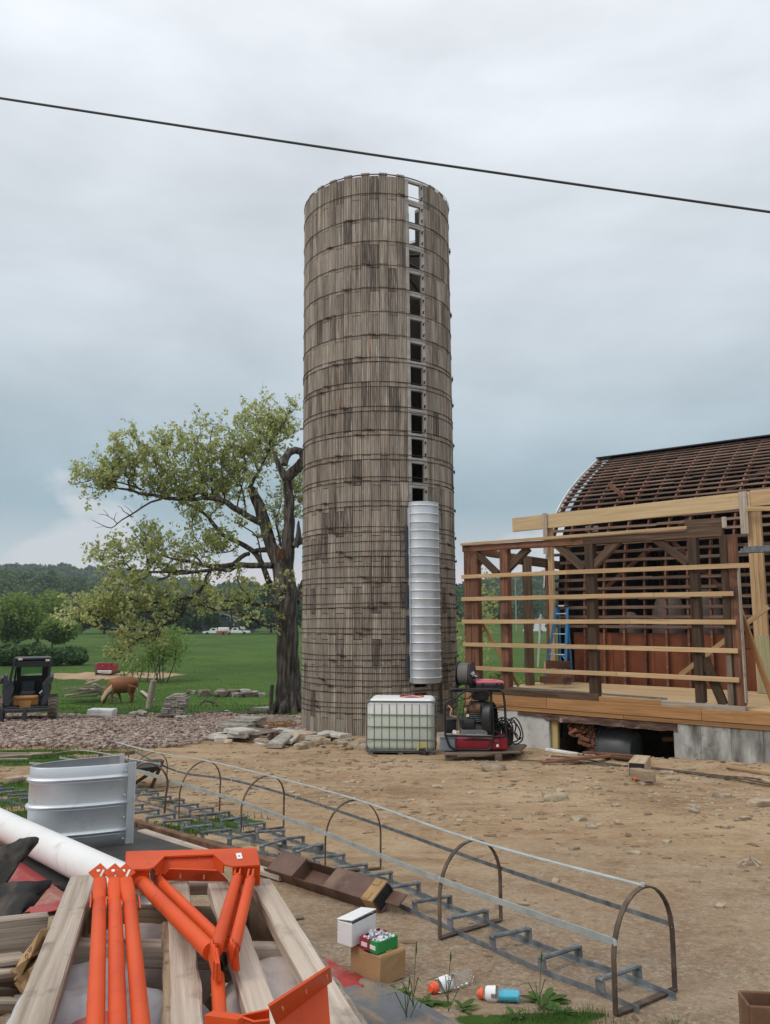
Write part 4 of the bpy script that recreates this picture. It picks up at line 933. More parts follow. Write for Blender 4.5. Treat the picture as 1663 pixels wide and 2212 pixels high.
# ------------------------------------------------------------------ concrete foundation with its broken opening
def bwM(): return Matrix.Translation((WA.x, WA.y, 0)) @ Matrix(((WD.x, WN.x, 0, 0), (WD.y, WN.y, 0, 0), (0, 0, 1, 0), (0, 0, 0, 1)))
BM = bwM()
found = thing('foundation_wall', BW(0, 0, -1.2), 'cracked grey concrete foundation wall under the stripped barn', 'foundation wall')
def wallseg(s0, s1, z0=-2.6, z1=-.452, t0=.0, t1=.28, m='foundation', **k):
    n = max(2, int((s1-s0)/.16)); mz = 12; mb = MB(); vs = []; fs = []
    for j in range(mz+1):
        for i in range(n+1):
            s = s0+(s1-s0)*i/n; z = z0+(z1-z0)*j/mz; e = 0 if i in (0, n) else .012*noise.noise((s*2.5, z*2.5, 1))+.01*noise.noise((s*9, z*9, 5))
            vs.append((s, t0+e, z))
    for j in range(mz):
        for i in range(n): fs.append((j*(n+1)+i, j*(n+1)+i+1, (j+1)*(n+1)+i+1, (j+1)*(n+1)+i))
    b = len(vs); vs += [(s0, t1, z0), (s1, t1, z0), (s1, t1, z1), (s0, t1, z1)]
    fs += [(b+1, b, b+3, b+2)]
    tl, tr, bl, br_ = mz*(n+1), mz*(n+1)+n, 0, n
    fs += [tuple([bl]+[j*(n+1) for j in range(1, mz+1)]+[b+3, b]), tuple([br_, b+1, b+2]+[j*(n+1)+n for j in range(mz, 0, -1)]), tuple([tl+i for i in range(n+1)]+[b+2, b+3])]
    mb.add(vs, fs); c = BM @ Matrix.Translation(((s0+s1)/2, 0, 0))
    return obj('concrete_panel', MB().add([(v[0]-(s0+s1)/2, v[1], v[2]) for v in mb.v], mb.f), M_[m], found, c, smooth=40, **k)
M_['foundation_white'] = mat('whitewashed_concrete', [(.25, (.36, .35, .33)), (.5, (.5, .49, .47)), (.75, (.58, .57, .55))], (1.6, 1.6, .8), 7, .9, bump=.35, bscale=(12, 12, 12), var=.04, dirt=((.2, .175, .15), 1.6, .56, .75))
sx = [st_of(*onwall(px, 1600).xy)[0] for px in (1154, 1514, 1579, 1648)]
wallseg(.03, .75, m='foundation_white'); wallseg(.755, sx[0]+.35, m='foundation_white', label='whitewashed panel left of the opening'); wallseg(sx[0]+.355, 2.10)
wallseg(4.66, sx[1]); wallseg(sx[1]+.005, sx[2]); wallseg(sx[2]+.005, sx[3]); wallseg(sx[3]+.005, 8.6)
wallseg(2.1, 4.66, -2.6, -1.26, .02)
for c, d in (((.18, 4.3, -1.55), (.28, 8.0, 2.2)), ((8.45, 4.3, -1.55), (.28, 8.0, 2.2)), ((4.3, 8.4, -1.55), (8.5, .28, 2.2))):
    mb = MB(); mb.box(c, d); obj('side_wall', mb, M_['foundation'], found, BM)
mb = MB(); mb.box((4.3, .9, -2.0), (8.4, .02, .4)); 
# crumbling lintel over the opening
mb = MB(); vs = []; n = 40
for i in range(n+1):
    s = 1.35+(4.74-1.35)*i/n; dz = -.60+.035*noise.noise((s*4, 1, 0))+(.07 if s < 2.0 else 0)
    vs += [(s, -.005+.02*noise.noise((s*5, 2, 0)), -.455), (s, -.03+.025*noise.noise((s*6, 0, 3)), dz), (s, .22, dz+.02), (s, .22, -.455)]
mb.add(vs, [(i*4+q, i*4+4+q, i*4+4+(q+1) % 4, i*4+(q+1) % 4) for i in range(n) for q in range(4)])
M_['lintel'] = mat('rotten_lintel', [(.3, (.035, .02, .014)), (.5, (.095, .055, .04)), (.72, (.21, .14, .11))], (3, 8, 14), 7, .95, bump=.8, bscale=(6, 14, 24), var=0, dirt=((.4, .35, .3), 5.0, .6, .8))
obj('rotten_lintel', mb, M_['lintel'], found, BM, smooth=30)
plank('opening_jamb', BW(2.16, .1, -1.24), BW(2.16, .1, -.6), .16, .09, wood('yellow_jamb', (.3, .22, .09), (.42, .32, .14), (.5, .4, .2)), found, up=WN.to_3d())
# crushed masonry hanging in the opening
mb = MB()
for i in range(150):
    f = rnd.random(); s = 2.42+.45*f+.1*rnd.gauss(0, 1)*.5; z = -.60-(.25+.35*f)*rnd.random(); s = min(2.95, s+(-.6-z)*.5)
    q = .03+.035*rnd.random(); mb.rock((s, .16+.16*rnd.random(), z), (q*1.5, q, q*.8), rnd)
obj('masonry_rubble', mb, M_['brick_rubble'], None, BM, kind='stuff')
for i in range(12):
    f = i/11; s = 2.45+.4*f+.04*rnd.random(); z = -.68-.32*f+.05*rnd.gauss(0, 1)
    mb = MB(); mb.cbox((0, 0, 0), (.17, .09, .06), .01)
    obj('brick', mb, M_['brick_rubble'], None, BM @ Matrix.Translation((s, .06+.1*rnd.random(), z)) @ Matrix.Rotation(rnd.gauss(0, .5), 4, 'Y') @ Matrix.Rotation(rnd.gauss(0, .6), 4, 'Z'), label='broken old brick lodged in the opening beside the dark tank', cat='brick', group='bricks fallen in the foundation opening')
# dark pressure tank lying in the basement opening
tank = thing('basement_tank', BW(3.5, .8, -1.9), 'dark grey domed tank with a pale port, seen in the basement opening', 'tank')
TM = BM @ Matrix.Translation((3.0, .62, -1.15)) @ Matrix.Rotation(R(90), 4, 'Y')
mb = MB(); mb.lathe([(.02, -.30), (.16, -.285), (.3, -.23), (.40, -.13), (.45, 0), (.455, .3), (.45, .55), (.38, .7), (.02, .78)], 32, TM)
M_['tank_paint'] = flat('tank_paint', (.075, .08, .077), .4, dirt=((.15, .14, .12), 2, .55, .4))
obj('tank_body', mb, M_['tank_paint'], tank, smooth=40)
mb = MB(); mb.lathe([(.457, .0), (.468, .01), (.468, .03), (.457, .04)], 32, TM); mb.lathe([(.13, 0), (.13, .08), (.17, .085), (.17, .12), (.02, .125)], 20, BM @ Matrix.Translation((3.2, .62, -.74)))
obj('neck', mb, M_['tank_paint'], tank, smooth=40)
PM = BM @ Matrix.Translation((2.84, .29, -1.02)) @ Matrix.Rotation(R(-50), 4, 'Z') @ Matrix.Rotation(R(90), 4, 'X')
mb = MB(); mb.lathe([(.0, .09), (.045, .09), (.05, .07), (.05, -.1)], 18, PM); obj('port_cap', mb, M_['label_white'], tank, smooth=40)
mb = MB(); mb.lathe([(.052, .06), (.075, .06), (.08, .04), (.08, -.1)], 18, PM); obj('port_ring', mb, M_['black_plastic'], tank, smooth=40)
mb = MB(); mb.tube([BW(4.0, 1.3, -.95), BW(4.25, 1.3, -.93), BW(4.5, 1.5, -.98)], .05, 8); obj('pipe_fitting', mb, M_['tan_paint'], label='small tan pipe fitting deep in the dark basement opening', cat='pipe fitting')
for s0, s1, z, t, lb in ((2.05, 2.75, -1.17, -.1, 'white-painted board along the left end of the opening sill'), (2.9, 4.0, -1.2, -.06, 'long white-painted sill board in the middle of the opening'), (3.9, 4.7, -1.23, -.1, 'short white board at the right end of the opening sill')):
    plank('sill_board', BW(s0, t, z), BW(s1, t, z-.03), .11, .05, M_['white_paint'], rough=.01, seg=6, label=lb, cat='board', group='white sill boards')
for a, b, w, lb in (((1170,1652),(1320,1640),.12,'dark broken board under the left end of the opening'),((1262,1630),(1372,1642),.14,'reddish-brown board below the opening sill'),((1300,1637),(1400,1652),.1,'second reddish board lying on the dirt bank below the opening')):
    plank('loose_board', G(*a, .04), G(*b, .06), w, .035, M_['red_wood'], label=lb, cat='board')
for a, b, c, lb in (((1190,1636),(1300,1637),(1663,1702),'rusty rod along the bank below the opening, nearest the wall'),((1120,1645),(1420,1652),(1663,1690),'long thin rod lying on the bank, uppermost at the right edge'),((1180,1643),(1390,1652),(1670,1698),'third rod lying across the dirt bank below the opening')):
    mb = MB(); A_, B_, C_ = (G(*q, .03) for q in (a, b, c)); pts = []
    for i in range(13):
        f = i/12; q = A_*(1-f)*(1-f)+B_*2*f*(1-f)+C_*f*f; q.z = gz(q.x, q.y)+.025; pts.append(q)
    mb.tube(pts, .012, 6); obj('steel_rod', mb, M_['rust_steel'], label=lb, cat='rod', group='rods lying along the foundation')
M_['tan_timber'] = wood('tan_timber', (.26, .18, .11), (.37, .275, .18), (.46, .36, .25))
for (a, b, w, lb) in (((1376,1678),(1402,1648),.25,'squared timber offcut with a black end lying on the bank'),((1372,1684),(1408,1698),.16,'flatter timber offcut lying half buried below the black-ended one')):
    A_, B_ = G(*a), G(*b); d = (B_-A_).normalized()
    plank('timber_block', A_+Vector((0, 0, .1)), A_+d*.7+Vector((0, 0, .12)), w, w*.85, M_['tan_timber'], label=lb, cat='timber block')
    if w > .2: o_ = bpy.data.objects['timber_block']; mb = MB(); mb.box((-.352, 0, 0), (.006, w*.9, w*.78)); obj('black_end', mb, M_['black_plastic'], o_, WM[o_.name])
plank('lath', G(1570,1662,.05), G(1668,1678,.05), .05, .04, M_['new_wood'], label='pale lath lying at the foot of the foundation at the right edge', cat='lath')
mb = MB(); p = G(1376, 1690, .05); mb.tube([p, p+Vector((.1, .03, .02))], .025, 8); obj('drink_bottle', mb, M_['white_paint'], label='tiny white and orange bottle by the timber offcuts', cat='bottle')
mb = MB(); mb.tube([p, p+Vector((-.045, -.01, -.005))], .021, 8); o = obj('bottle_cap', mb, flat('orange_cap', (.8, .12, .04)), bpy.data.objects['drink_bottle'])

# ------------------------------------------------------------------ timber frame of the stripped lean-to
fr = thing('barn_extension', BW(0, 0, -.45), 'stripped timber frame with new horizontal boards standing on a new deck', 'timber frame')
def bp(name, a, b, w, h, m, up=None, **k): return plank(name, BW(*a), BW(*b), w, h, M_[m], fr, up=up or (0, 0, 1), **k)
WN3 = WN.to_3d()
# deck rim and boards
for s0, s1 in ((0, 2.05), (2.053, 5.2), (5.203, 8.6)): bp('rim_beam', (s0, .04, -.245), (s1, .04, -.245), .16, .225, 'rim_wood', ch=.008)
for s0, s1 in ((.0, 3.7), (3.704, 8.6)): bp('rim_board', (s0, .05, -.405), (s1, .05, -.405), .15, .085, 'rim_wood')
for i in range(27):
    t0 = .2+.142*i; z = -.125
    cut = 2.2+3.0*((i*37) % 10)/10
    for s0, s1 in ((.1, cut), (cut+.004, 8.6)): bp('deck_board', (s0, t0, z+.004*rnd.random()), (s1, t0, z+.004*rnd.random()), .138, .03, 'deck_wood', ch=.003)
bp('sill_beam', (.12, .04, -.055), (3.2, .04, -.06), .17, .14, 'dark_wood', rough=.012, seg=16); bp('sill_beam', (3.203, .04, -.085), (4.45, .04, -.085), .15, .09, 'rim_wood', label='paler orange length of sill'); bp('sill_beam', (4.453, .04, -.09), (5.97, .04, -.10), .16, .09, 'grey_wood', rough=.01, seg=10)
# posts: (s0, s1, z0, z1, material)
POSTS = [(.0, .19, -.1, 3.05, 'red_wood'), (.196, .37, -.1, 3.05, 'red_wood'), (.93, 1.13, .0, 3.05, 'red_wood'), (2.98, 3.17, -.0, 3.06, 'dark_wood'), (5.08, 5.25, -.04, 3.06, 'dark_wood'), (5.66, 5.80, -.05, 3.06, 'dark_wood'), (5.805, 5.95, -.05, 3.06, 'red_wood')]
for s0, s1, z0, z1, m in POSTS:
    sc_ = (s0+s1)/2; bp('post', (sc_, .13, z0), (sc_+.01*rnd.gauss(0, 1), .13, z1), .19, s1-s0, m, up=WD.to_3d(), rough=.012, seg=14, ch=.012)
bp('post', (.4, 2.35, -.1), (.4, 2.35, 3.05), .2, .22, 'dark_wood', rough=.012, seg=12); bp('post', (.2, 4.0, -.1), (.2, 4.0, 3.0), .2, .2, 'red_wood', rough=.012, seg=12)
bp('post_facing', (5.72, .02, -.05), (5.72, .02, .9), .02, .1, 'pallet_wood', up=WD.to_3d()); bp('post_edge', (5.965, .1, .0), (5.965, .1, 2.5), .14, .025, 'grey_wood', up=WD.to_3d())
# girts
for s0, s1, z0, z1, sp_ in ((-.03, 6.19, 2.47, 2.48, 2.6), (-.04, 5.88, 1.96, 1.97, 4.4), (-.03, 5.89, 1.45, 1.45, 3.9), (-.01, 5.9, .935, .93, 3.2), (.05, 5.89, .415, .41, 3.6)):
    zm = z0+(z1-z0)*.5
    bp('girt', (s0, -.01, z0), (sp_, -.012, zm+.008), .04, .088, 'new_wood', ch=.004); bp('girt', (sp_+.004, -.012, zm+.008), (s1, -.01, z1), .04, .088, 'new_wood', ch=.004)
# top plate
bp('top_plate', (-.03, .12, 3.125), (2.95, .12, 3.125), .18, .145, 'red_wood', rough=.01, seg=14); bp('top_plate', (2.955, .12, 3.125), (5.72, .12, 3.12), .18, .15, 'dark_wood', rough=.01, seg=14)
bp('cap_board', (-.05, .0, 3.225), (5.1, .0, 3.25), .045, .06, 'new_wood'); bp('upper_board', (5.0, .2, 3.30), (5.74, .2, 3.30), .05, .23, 'dark_wood'); bp('end_block', (5.75, .15, 3.21), (5.75, .15, 3.42), .05, .08, 'pale_wood', up=WD.to_3d())
def z2(x, y): return (971.9+.41561*x, 917.9+.41561*y)
def wst(p, t): q = onwall(p[0], p[1], t); return q
def brace(a, b, w, m, t=.13, d=.14, nm='brace', **k):
    return plank(nm, wst(z2(*a), t), wst(z2(*b), t), d, w, M_[m], fr, up=(0, 0, 1), **k)
brace((122, 650), (250, 775), .13, 'dark_wood'); brace((408, 640), (285, 765), .15, 'dark_wood', .18); brace((556, 622), (700, 752), .15, 'dark_wood'); brace((890, 588), (728, 752), .15, 'dark_wood'); brace((1062, 590), (1240, 722), .14, 'dark_wood'); brace((170, 690), (120, 770), .1, 'red_wood', .5)
brace((128, 958), (282, 1235), .07, 'rim_wood', .35, .03); brace((300, 1262), (357, 1358), .07, 'rim_wood', .3, .03)
brace((1655, 945), (1195, 1302), .10, 'new_wood', 2.2, .03, nm='diagonal_board'); brace((1322, 1212), (1422, 1455), .17, 'dark_wood', .1, .07, nm='loose_brace', rough=.012, seg=8)
# side plate running back, gable girt, little plank wall
bp('side_plate', (.15, .2, 3.08), (.2, 4.05, 3.02), .16, .15, 'red_wood', rough=.012, seg=14); bp('side_plate', (.25, 2.2, 2.98), (.35, 5.2, 2.95), .16, .2, 'dark_wood', rough=.012, seg=10, label='grey weathered beam end running into the barn')
for zz, hh in ((.06, .17), (.245, .18), (.435, .19)):
    bp('kick_board', (.98, 2.1, zz), (1.62, 2.1, zz), .03, hh-.01, 'red_wood')
bp('kick_board', (.55, 2.6, .02), (1.2, 3.2, .06), .04, .16, 'red_wood'); bp('kick_board', (.96, 2.08, .24), (.96, 2.12, .50), .05, .05, 'new_wood', up=WD.to_3d())
# new header beam and its posts
bp('header_beam', (-.57, 3.45, 4.04), (5.47, 3.45, 4.17), .09, .37, 'lvl_wood', ch=.004); bp('header_beam', (5.475, 3.45, 4.19), (8.6, 3.45, 4.25), .09, .36, 'new_wood', ch=.004)
bp('new_post', (.47, 3.56, -.1), (.47, 3.56, 4.22), .12, .13, 'new_wood', up=WD.to_3d()); bp('post_scab', (.42, 3.37, 3.2), (.42, 3.37, 4.28), .04, .12, 'pale_wood', up=WD.to_3d())
for k in range(3): bp('new_post', (5.40+.098*k, 3.56, -.1), (5.40+.098*k, 3.56, 3.98), .14, .094, 'new_wood', up=WD.to_3d())
M_['treated'] = wood('treated_wood', (.25, .23, .12), (.33, .31, .175), (.4, .37, .23)); bp('post_foot', (5.53, 3.47, -.1), (5.53, 3.47, 1.15), .03, .27, 'treated', up=WD.to_3d()); bp('post_scab', (5.33, 3.38, 3.4), (5.33, 3.38, 4.36), .04, .17, 'pale_wood', up=WD.to_3d())
bp('new_rafter', (5.4, 3.3, 3.95), (8.0, 3.1, 3.75), .04, .1, 'new_wood')
for k in range(3): plank('scaffold_plank', BW(5.35+.04*k, 2.6+.12*k, 2.93+.055*k), BW(8.4, 2.6+.12*k, 2.93+.055*k), .2, .045, M_['galv_dull'], label='grey plank in the little stack jutting in high at the right edge', cat='plank', group='grey planks stacked high at the right edge')
plank('leaning_board', wst(z2(1487, 903), .5), wst(z2(1690, 1470), .35), .06, .09, M_['rim_wood'], label='narrow orange-brown board leaning at the right of the frame', cat='board')
mb = MB(); F, ln = frame(BW(1.0, .14, .012), BW(4.5, .16, -.03))
for k in range(24): mb.box((-ln/2+ln*(k+.5)/24, 0, 0), (ln/24*.9, .1, .012), F); 
mb.box((0, .05, .01), (ln, .012, .03), F); mb.box((0, -.05, .01), (ln, .012, .03), F)
obj('metal_strip', mb, M_['galv_dull'], label='long grey perforated steel strip lying along the front of the deck', cat='steel strip')

# ------------------------------------------------------------------ the old arched barn behind
gb = thing('arched_barn', BW(0, 6, -.2), 'old arched barn stripped to curved rafters and battens on the right', 'barn')
PROF = [(3.98, -.14), (4.02, .6), (4.06, 1.5), (4.12, 2.3), (4.25, 3.05), (4.5, 3.75), (4.9, 4.35), (5.5, 4.93), (6.25, 5.46), (7.1, 5.98), (8.1, 6.52)]
def dens(pr, step):
    out = [pr[0]]; m = len(pr)
    for i in range(m-1):
        p0, p1, p2, p3 = pr[max(i-1, 0)], pr[i], pr[i+1], pr[min(i+2, m-1)]
        for j in range(1, 7):
            f = j/6; out.append(tuple(.5*((2*b)+(c-a)*f+(2*a-5*b+4*c-d)*f*f+(-a+3*b-3*c+d)*f**3) for a, b, c, d in zip(p0, p1, p2, p3)))
    acc = 0; res = [out[0]]
    for a, b in zip(out, out[1:]):
        l_ = math.dist(a, b); acc += l_
        while acc >= step:
            acc -= step; k = 1-acc/l_ if l_ else 1; res.append((a[0]+(b[0]-a[0])*k, a[1]+(b[1]-a[1])*k))
    return res
PD = dens(PROF, .35)+[PROF[-1]]
def nrm(pr, i):
    a, b = pr[max(i-1, 0)], pr[min(i+1, len(pr)-1)]; d = Vector((b[0]-a[0], b[1]-a[1])).normalized(); return Vector((d.y, -d.x))  # inward
def rib_mb(pr, dep, w, o=0):
    mb = MB(); m = len(pr)
    for i, (t, z) in enumerate(pr):
        n_ = nrm(pr, i)
        for s in (-w/2, w/2):
            mb.v.append((s, t+n_.x*o, z+n_.y*o)); mb.v.append((s, t+n_.x*(o+dep), z+n_.y*(o+dep)))
    for i in range(m-1):
        a, b = i*4, i*4+4; mb.f += [(a, a+2, b+2, b), (a+1, b+1, b+3, a+3), (a, b, b+1, a+1), (a+2, a+3, b+3, b+2)]
    mb.f += [(0, 1, 3, 2), (m*4-4, m*4-2, m*4-1, m*4-3)]; return mb
rm = rib_mb(PD, .14, .045, .02).mesh('rafter'); rm.materials.append(M_['rafter_wood'])
PF = [(16.2-t, z) for t, z in PD]; fm2 = rib_mb([(t, z) for t, z in PF], -.14, .045, -.02).mesh('rafter'); fm2.materials.append(M_['rafter_wood'])
for k in range(17):
    s = .05+.53*k
    link('rafter', rm, None, gb, BM @ Matrix.Translation((s, 0, 0)))
    if k: link('rafter', fm2, None, gb, BM @ Matrix.Translation((s, 0, 0)))
PB = dens(PROF, .243)
for i, (t, z) in enumerate(PB):
    if z < 1.22: continue
    n_ = nrm(PB, i); up = BW(0, -n_.x*-1, 0)-BW(0, 0, 0); upv = (WN3*(-n_.x)+Vector((0, 0, -n_.y)))
    jx = random.uniform(-.02, .02); cut = 2.4+2.8*random.random()
    for s0, s1 in ((.0, cut), (cut+.004, 8.65)): plank('batten', BW(s0, t+jx*.2, z+jx*.5), BW(s1, t-jx*.2, z-jx*.5), .078, .028, M_['batten_wood'], gb, up=upv, ch=.003, rough=.004, seg=8)
mb = MB(); mb.v = []; 
for t, z in PD: mb.v += [(.0, t+.02, z-.0), (.0, t-.05, z+.05), (-.03, t-.05, z+.05), (-.03, t+.02, z)]
k0 = 13
mb.f = [(i*4+q, i*4+4+q, i*4+4+(q+1) % 4, i*4+(q+1) % 4) for i in range(7, len(PD)-1) for q in range(4)]
obj('edge_trim', mb, M_['white_paint'], gb, BM)
plank('ridge_cap', BW(-.05, 8.1, 6.57), BW(8.65, 8.1, 6.57), .3, .04, M_['black_plastic'], gb)
# far side roof boards, gable boards, low red panels
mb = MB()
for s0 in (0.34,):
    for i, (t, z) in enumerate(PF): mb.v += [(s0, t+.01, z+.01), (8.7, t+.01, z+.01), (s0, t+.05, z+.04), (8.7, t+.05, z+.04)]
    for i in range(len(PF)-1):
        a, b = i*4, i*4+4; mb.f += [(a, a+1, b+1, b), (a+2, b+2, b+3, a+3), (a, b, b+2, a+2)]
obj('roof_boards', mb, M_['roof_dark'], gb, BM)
def inz(t):
    q = PD if t <= 8.1 else [(16.2-a, b) for a, b in PD]
    if t > 8.1: t = 16.2-t; q = PD
    for a, b in zip(q, q[1:]):
        if a[0] <= t <= b[0]: return a[1]+(b[1]-a[1])*(t-a[0])/max(1e-6, b[0]-a[0])
    return q[-1][1]
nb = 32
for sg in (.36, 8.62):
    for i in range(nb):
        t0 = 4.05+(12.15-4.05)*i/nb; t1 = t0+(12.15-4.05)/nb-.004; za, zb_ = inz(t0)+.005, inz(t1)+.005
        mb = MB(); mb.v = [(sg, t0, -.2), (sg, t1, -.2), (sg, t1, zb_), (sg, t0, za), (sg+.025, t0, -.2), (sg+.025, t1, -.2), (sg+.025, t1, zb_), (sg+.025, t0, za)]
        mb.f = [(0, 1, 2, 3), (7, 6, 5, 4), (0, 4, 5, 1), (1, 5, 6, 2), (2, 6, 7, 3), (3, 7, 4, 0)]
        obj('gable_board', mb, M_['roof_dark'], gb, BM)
for k in range(7):
    s0 = .75+1.06*k; mb = MB(); mb.cbox((0, 0, .33), (1.054, .02, .98), .004); obj('wall_panel', mb, M_['ply_red'], gb, BM @ Matrix.Translation((s0+.53, 4.2, 0)))
    mb = MB(); mb.cbox((0, 0, 0), (1.05, .03, .33), .004); obj('band_board', mb, M_['ply_red'], gb, BM @ Matrix.Translation((s0+.53, 4.185, 1.0)), label='paler upper red board')
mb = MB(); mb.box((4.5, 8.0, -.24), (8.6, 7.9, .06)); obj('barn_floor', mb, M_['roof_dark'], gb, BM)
for a, b, t, m in (((825, 305), (910, 380), 5.2, 'rafter_wood'), ((1660, 222), (1440, 345), 6.4, 'rafter_wood'), ((1260, 480), (1185, 520), 5.0, 'rafter_wood'), ((1050, 635), (770, 880), 4.8, 'rafter_wood'), ((1150, 600), (1420, 860), 4.7, 'rafter_wood'), ((1440, 880), (1560, 1000), 4.6, 'rafter_wood')):
    plank('wind_brace', wst(z2(*a), t), wst(z2(*b), t), .03, .11, M_[m], gb)
M_['tarp'] = mat('grey_tarp', [(.3, (.12, .1, .09)), (.7, (.2, .17, .155))], (1.5, 1.5, .6), 5, .7, var=.06, bump=.2)
for s, r, h, lb in ((3.05, .42, 2.15, 'left of two grey rounded tanks standing inside the barn behind the battens'), (3.95, .42, 2.25, 'right of two grey rounded tanks standing inside the barn behind the battens'), (2.05, .3, 1.7, 'smaller grey rounded tank inside the barn left of the two larger ones')):
    mb = MB(); mb.lathe([(r, -.2), (r, h*.62), (r*.94, h*.8), (r*.7, h*.93), (r*.3, h*.99), (.001, h)], 20, BM @ Matrix.Translation((s, 4.85, 0)))
    obj('grain_tank', mb, M_['tarp'], smooth=50, label=lb, cat='tank', group='grey tanks inside the barn')
mb = MB(); q = wst(z2(738, 540), 4.9); mb.cbox((0, 0, 0), (.35, .02, .16), .01, Matrix.Translation(q)); obj('sheet_patch', mb, M_['galv'], gb); 

# ------------------------------------------------------------------ blue stepladder on the deck
def ladder():
    t0 = 3.05; zf = -.11; H = 1.93
    root = thing('stepladder', BW(.78, t0, zf), 'blue fibreglass stepladder with silver treads standing on the deck', 'ladder')
    def pt(u, w, z): return BW(.82+u, t0+w, zf+z)
    bl, br_, tl, tr = (-.31, -.12, 0), (.24, -.12, 0), (-.05, .14, H), (.25, .14, H)
    for a, b in ((bl, tl), (br_, tr)): plank('front_rail', pt(*a), pt(*b), .07, .03, M_['blue_rail'], root, up=WN3)
    for a, b in (((-.22, .62, 0), (-.02, .22, H)), ((.10, .62, 0), (.2, .22, H))): plank('rear_rail', pt(*a), pt(*b), .05, .025, M_['blue_rail'], root, up=WN3)
    for k in range(7):
        f = (k+.9)/7.6; L_ = Vector(bl)*(1-f)+Vector(tl)*f; R_ = Vector(br_)*(1-f)+Vector(tr)*f
        plank('tread', pt(L_.x+.02, L_.y, L_.z), pt(R_.x-.02, R_.y, R_.z), .08, .022, M_['alu'], root)
        if k in (0, 2, 3):
            for q, e in ((L_, .09), (R_, -.09)): plank('tread_brace', pt(q.x+.01*(1 if e > 0 else -1), q.y-.02, q.z-.13), pt(q.x+e, q.y-.02, q.z-.01), .012, .016, M_['alu'], root)
    mb = MB(); F, ln = frame(pt(-.08, .18, H+.02), pt(.28, .18, H+.02)); mb.cbox((0, 0, 0), (ln, .17, .055), .015, F); obj('top_cap', mb, M_['black_plastic'], root)
    mb = MB(); mb.cbox((0, -.088, 0), (.16, .006, .03), .002, F); obj('cap_label', mb, M_['label_white'], root)
ladder()
plank('downspout', wst(z2(457, 1258), 4.3), wst(z2(472, 985), 4.3), .05, .06, M_['white_paint'], label='white downspout standing left of the ladder behind the frame', cat='downspout')
# utility pole and white truck far off through the frame
b = at(1115, 1340, 230); pole = thing('utility_pole', b, 'thin grey utility pole far off seen through the barn frame', 'pole')
mb = MB(); mb.tube([b+Vector((0, 0, -3)), b+Vector((0, 0, 13))], [.22, .15], 8); obj('pole_shaft', mb, M_['grey_wood'], pole); mb = MB(); mb.box((b.x, b.y, b.z+12), (2.2, .12, .15)); obj('crossarm', mb, M_['grey_wood'], pole)

# ------------------------------------------------------------------ water tote in its cage
def E2(x, y): return (621+.2685*x, 1025.9+.2685*y)
TY = 16.45; ks_ = TY/FPX
tl = at(798, 1622, TY); tr_ = at(941, 1622, TY-.12); tw = (tr_-tl).length
tc_ = (tl+tr_)/2; tc_.z = gz(tc_.x, tc_.y)-.0
tote = thing('water_tote', tc_, 'white water tote in a wire cage standing at the foot of the silo', 'water tote', rz=math.atan2(tr_.y-tl.y, tr_.x-tl.x))
tm = WM[tote.name]
TW, TD, THh = tw, 1.05, 1.04
def rbox(w, d, h, r, n=6, z0=0):
    """rounded box standing on z0"""
    mb = MB(); vs = []
    import itertools
    levels = [(z0+r*(1-math.cos(a)), r*(1-math.sin(a))) for a in [math.pi/2*i/n for i in range(n+1)]]
    levels = levels + [(2*z0+h-z, i) for z, i in reversed(levels)]
    ring = []
    for z, ins in levels:
        q = []
        for cx, cy, a0 in ((w/2-r, d/2-r, 0), (-w/2+r, d/2-r, 1), (-w/2+r, -d/2+r, 2), (w/2-r, -d/2+r, 3)):
            for k in range(n+1):
                a = (a0+k/n)*math.pi/2; q.append((cx+(r-ins)*math.cos(a), cy+(r-ins)*math.sin(a), z))
        ring.append(q)
    m = len(ring[0])
    for q in ring: mb.v += q
    for i in range(len(ring)-1):
        for k in range(m): mb.f.append((i*m+k, i*m+(k+1) % m, i*m+m+(k+1) % m, i*m+m+k))
    mb.f.append(tuple(range(m-1, -1, -1))); mb.f.append(tuple((len(ring)-1)*m+k for k in range(m))); return mb
mt = bpy.data.materials.new('tote_plastic'); mt.use_nodes = True; t_ = mt.node_tree; b_ = t_.nodes['Principled BSDF']
tcn = t_.nodes.new('ShaderNodeTexCoord'); sx_ = t_.nodes.new('ShaderNodeSeparateXYZ'); t_.links.new(tcn.outputs['Object'], sx_.inputs[0])
rz_ = t_.nodes.new('ShaderNodeValToRGB'); t_.links.new(math_n(t_, 'MULTIPLY', sx_.outputs[2], 1/1.1), rz_.inputs[0])
ramp(rz_, [(0, (.50, .56, .47)), (.70, (.57, .64, .55)), (.75, (.74, .75, .71)), (1, (.78, .78, .76))])   # the water level shows through the plastic
t_.links.new(rz_.outputs[0], b_.inputs['Base Color']); b_.inputs['Roughness'].default_value = .4; b_.inputs['Subsurface Weight'].default_value = .15
obj('bottle', rbox(TW-.008, TD-.008, THh-.035, .12, z0=.09), mt, tote, tm, smooth=60)
mb = MB(); mb.tube([(0, 0, 0), (0, 0, 1)], .5, 8)
def cagebar(pts, r=.009): obj('cage_bar', MB().tube(pts, r, 6), M_['galv_dull'], tote, tm)
M_['cage'] = flat('cage_steel', (.15, .155, .155), .5, .3)
for k in range(10):
    x = -TW/2+TW*(k+.0)/9
    for s in (-1, 1): obj('cage_bar', MB().tube([(x, s*TD/2, .08), (x, s*TD/2, THh-.06), (x, s*(TD/2-.03), THh)], .007, 6), M_['cage'], tote, tm)
for k in range(1, 6):
    y = -TD/2+TD*k/6
    for s in (-1, 1): obj('cage_bar', MB().tube([(s*TW/2, y, .08), (s*TW/2, y, THh)], .007, 6), M_['cage'], tote, tm)
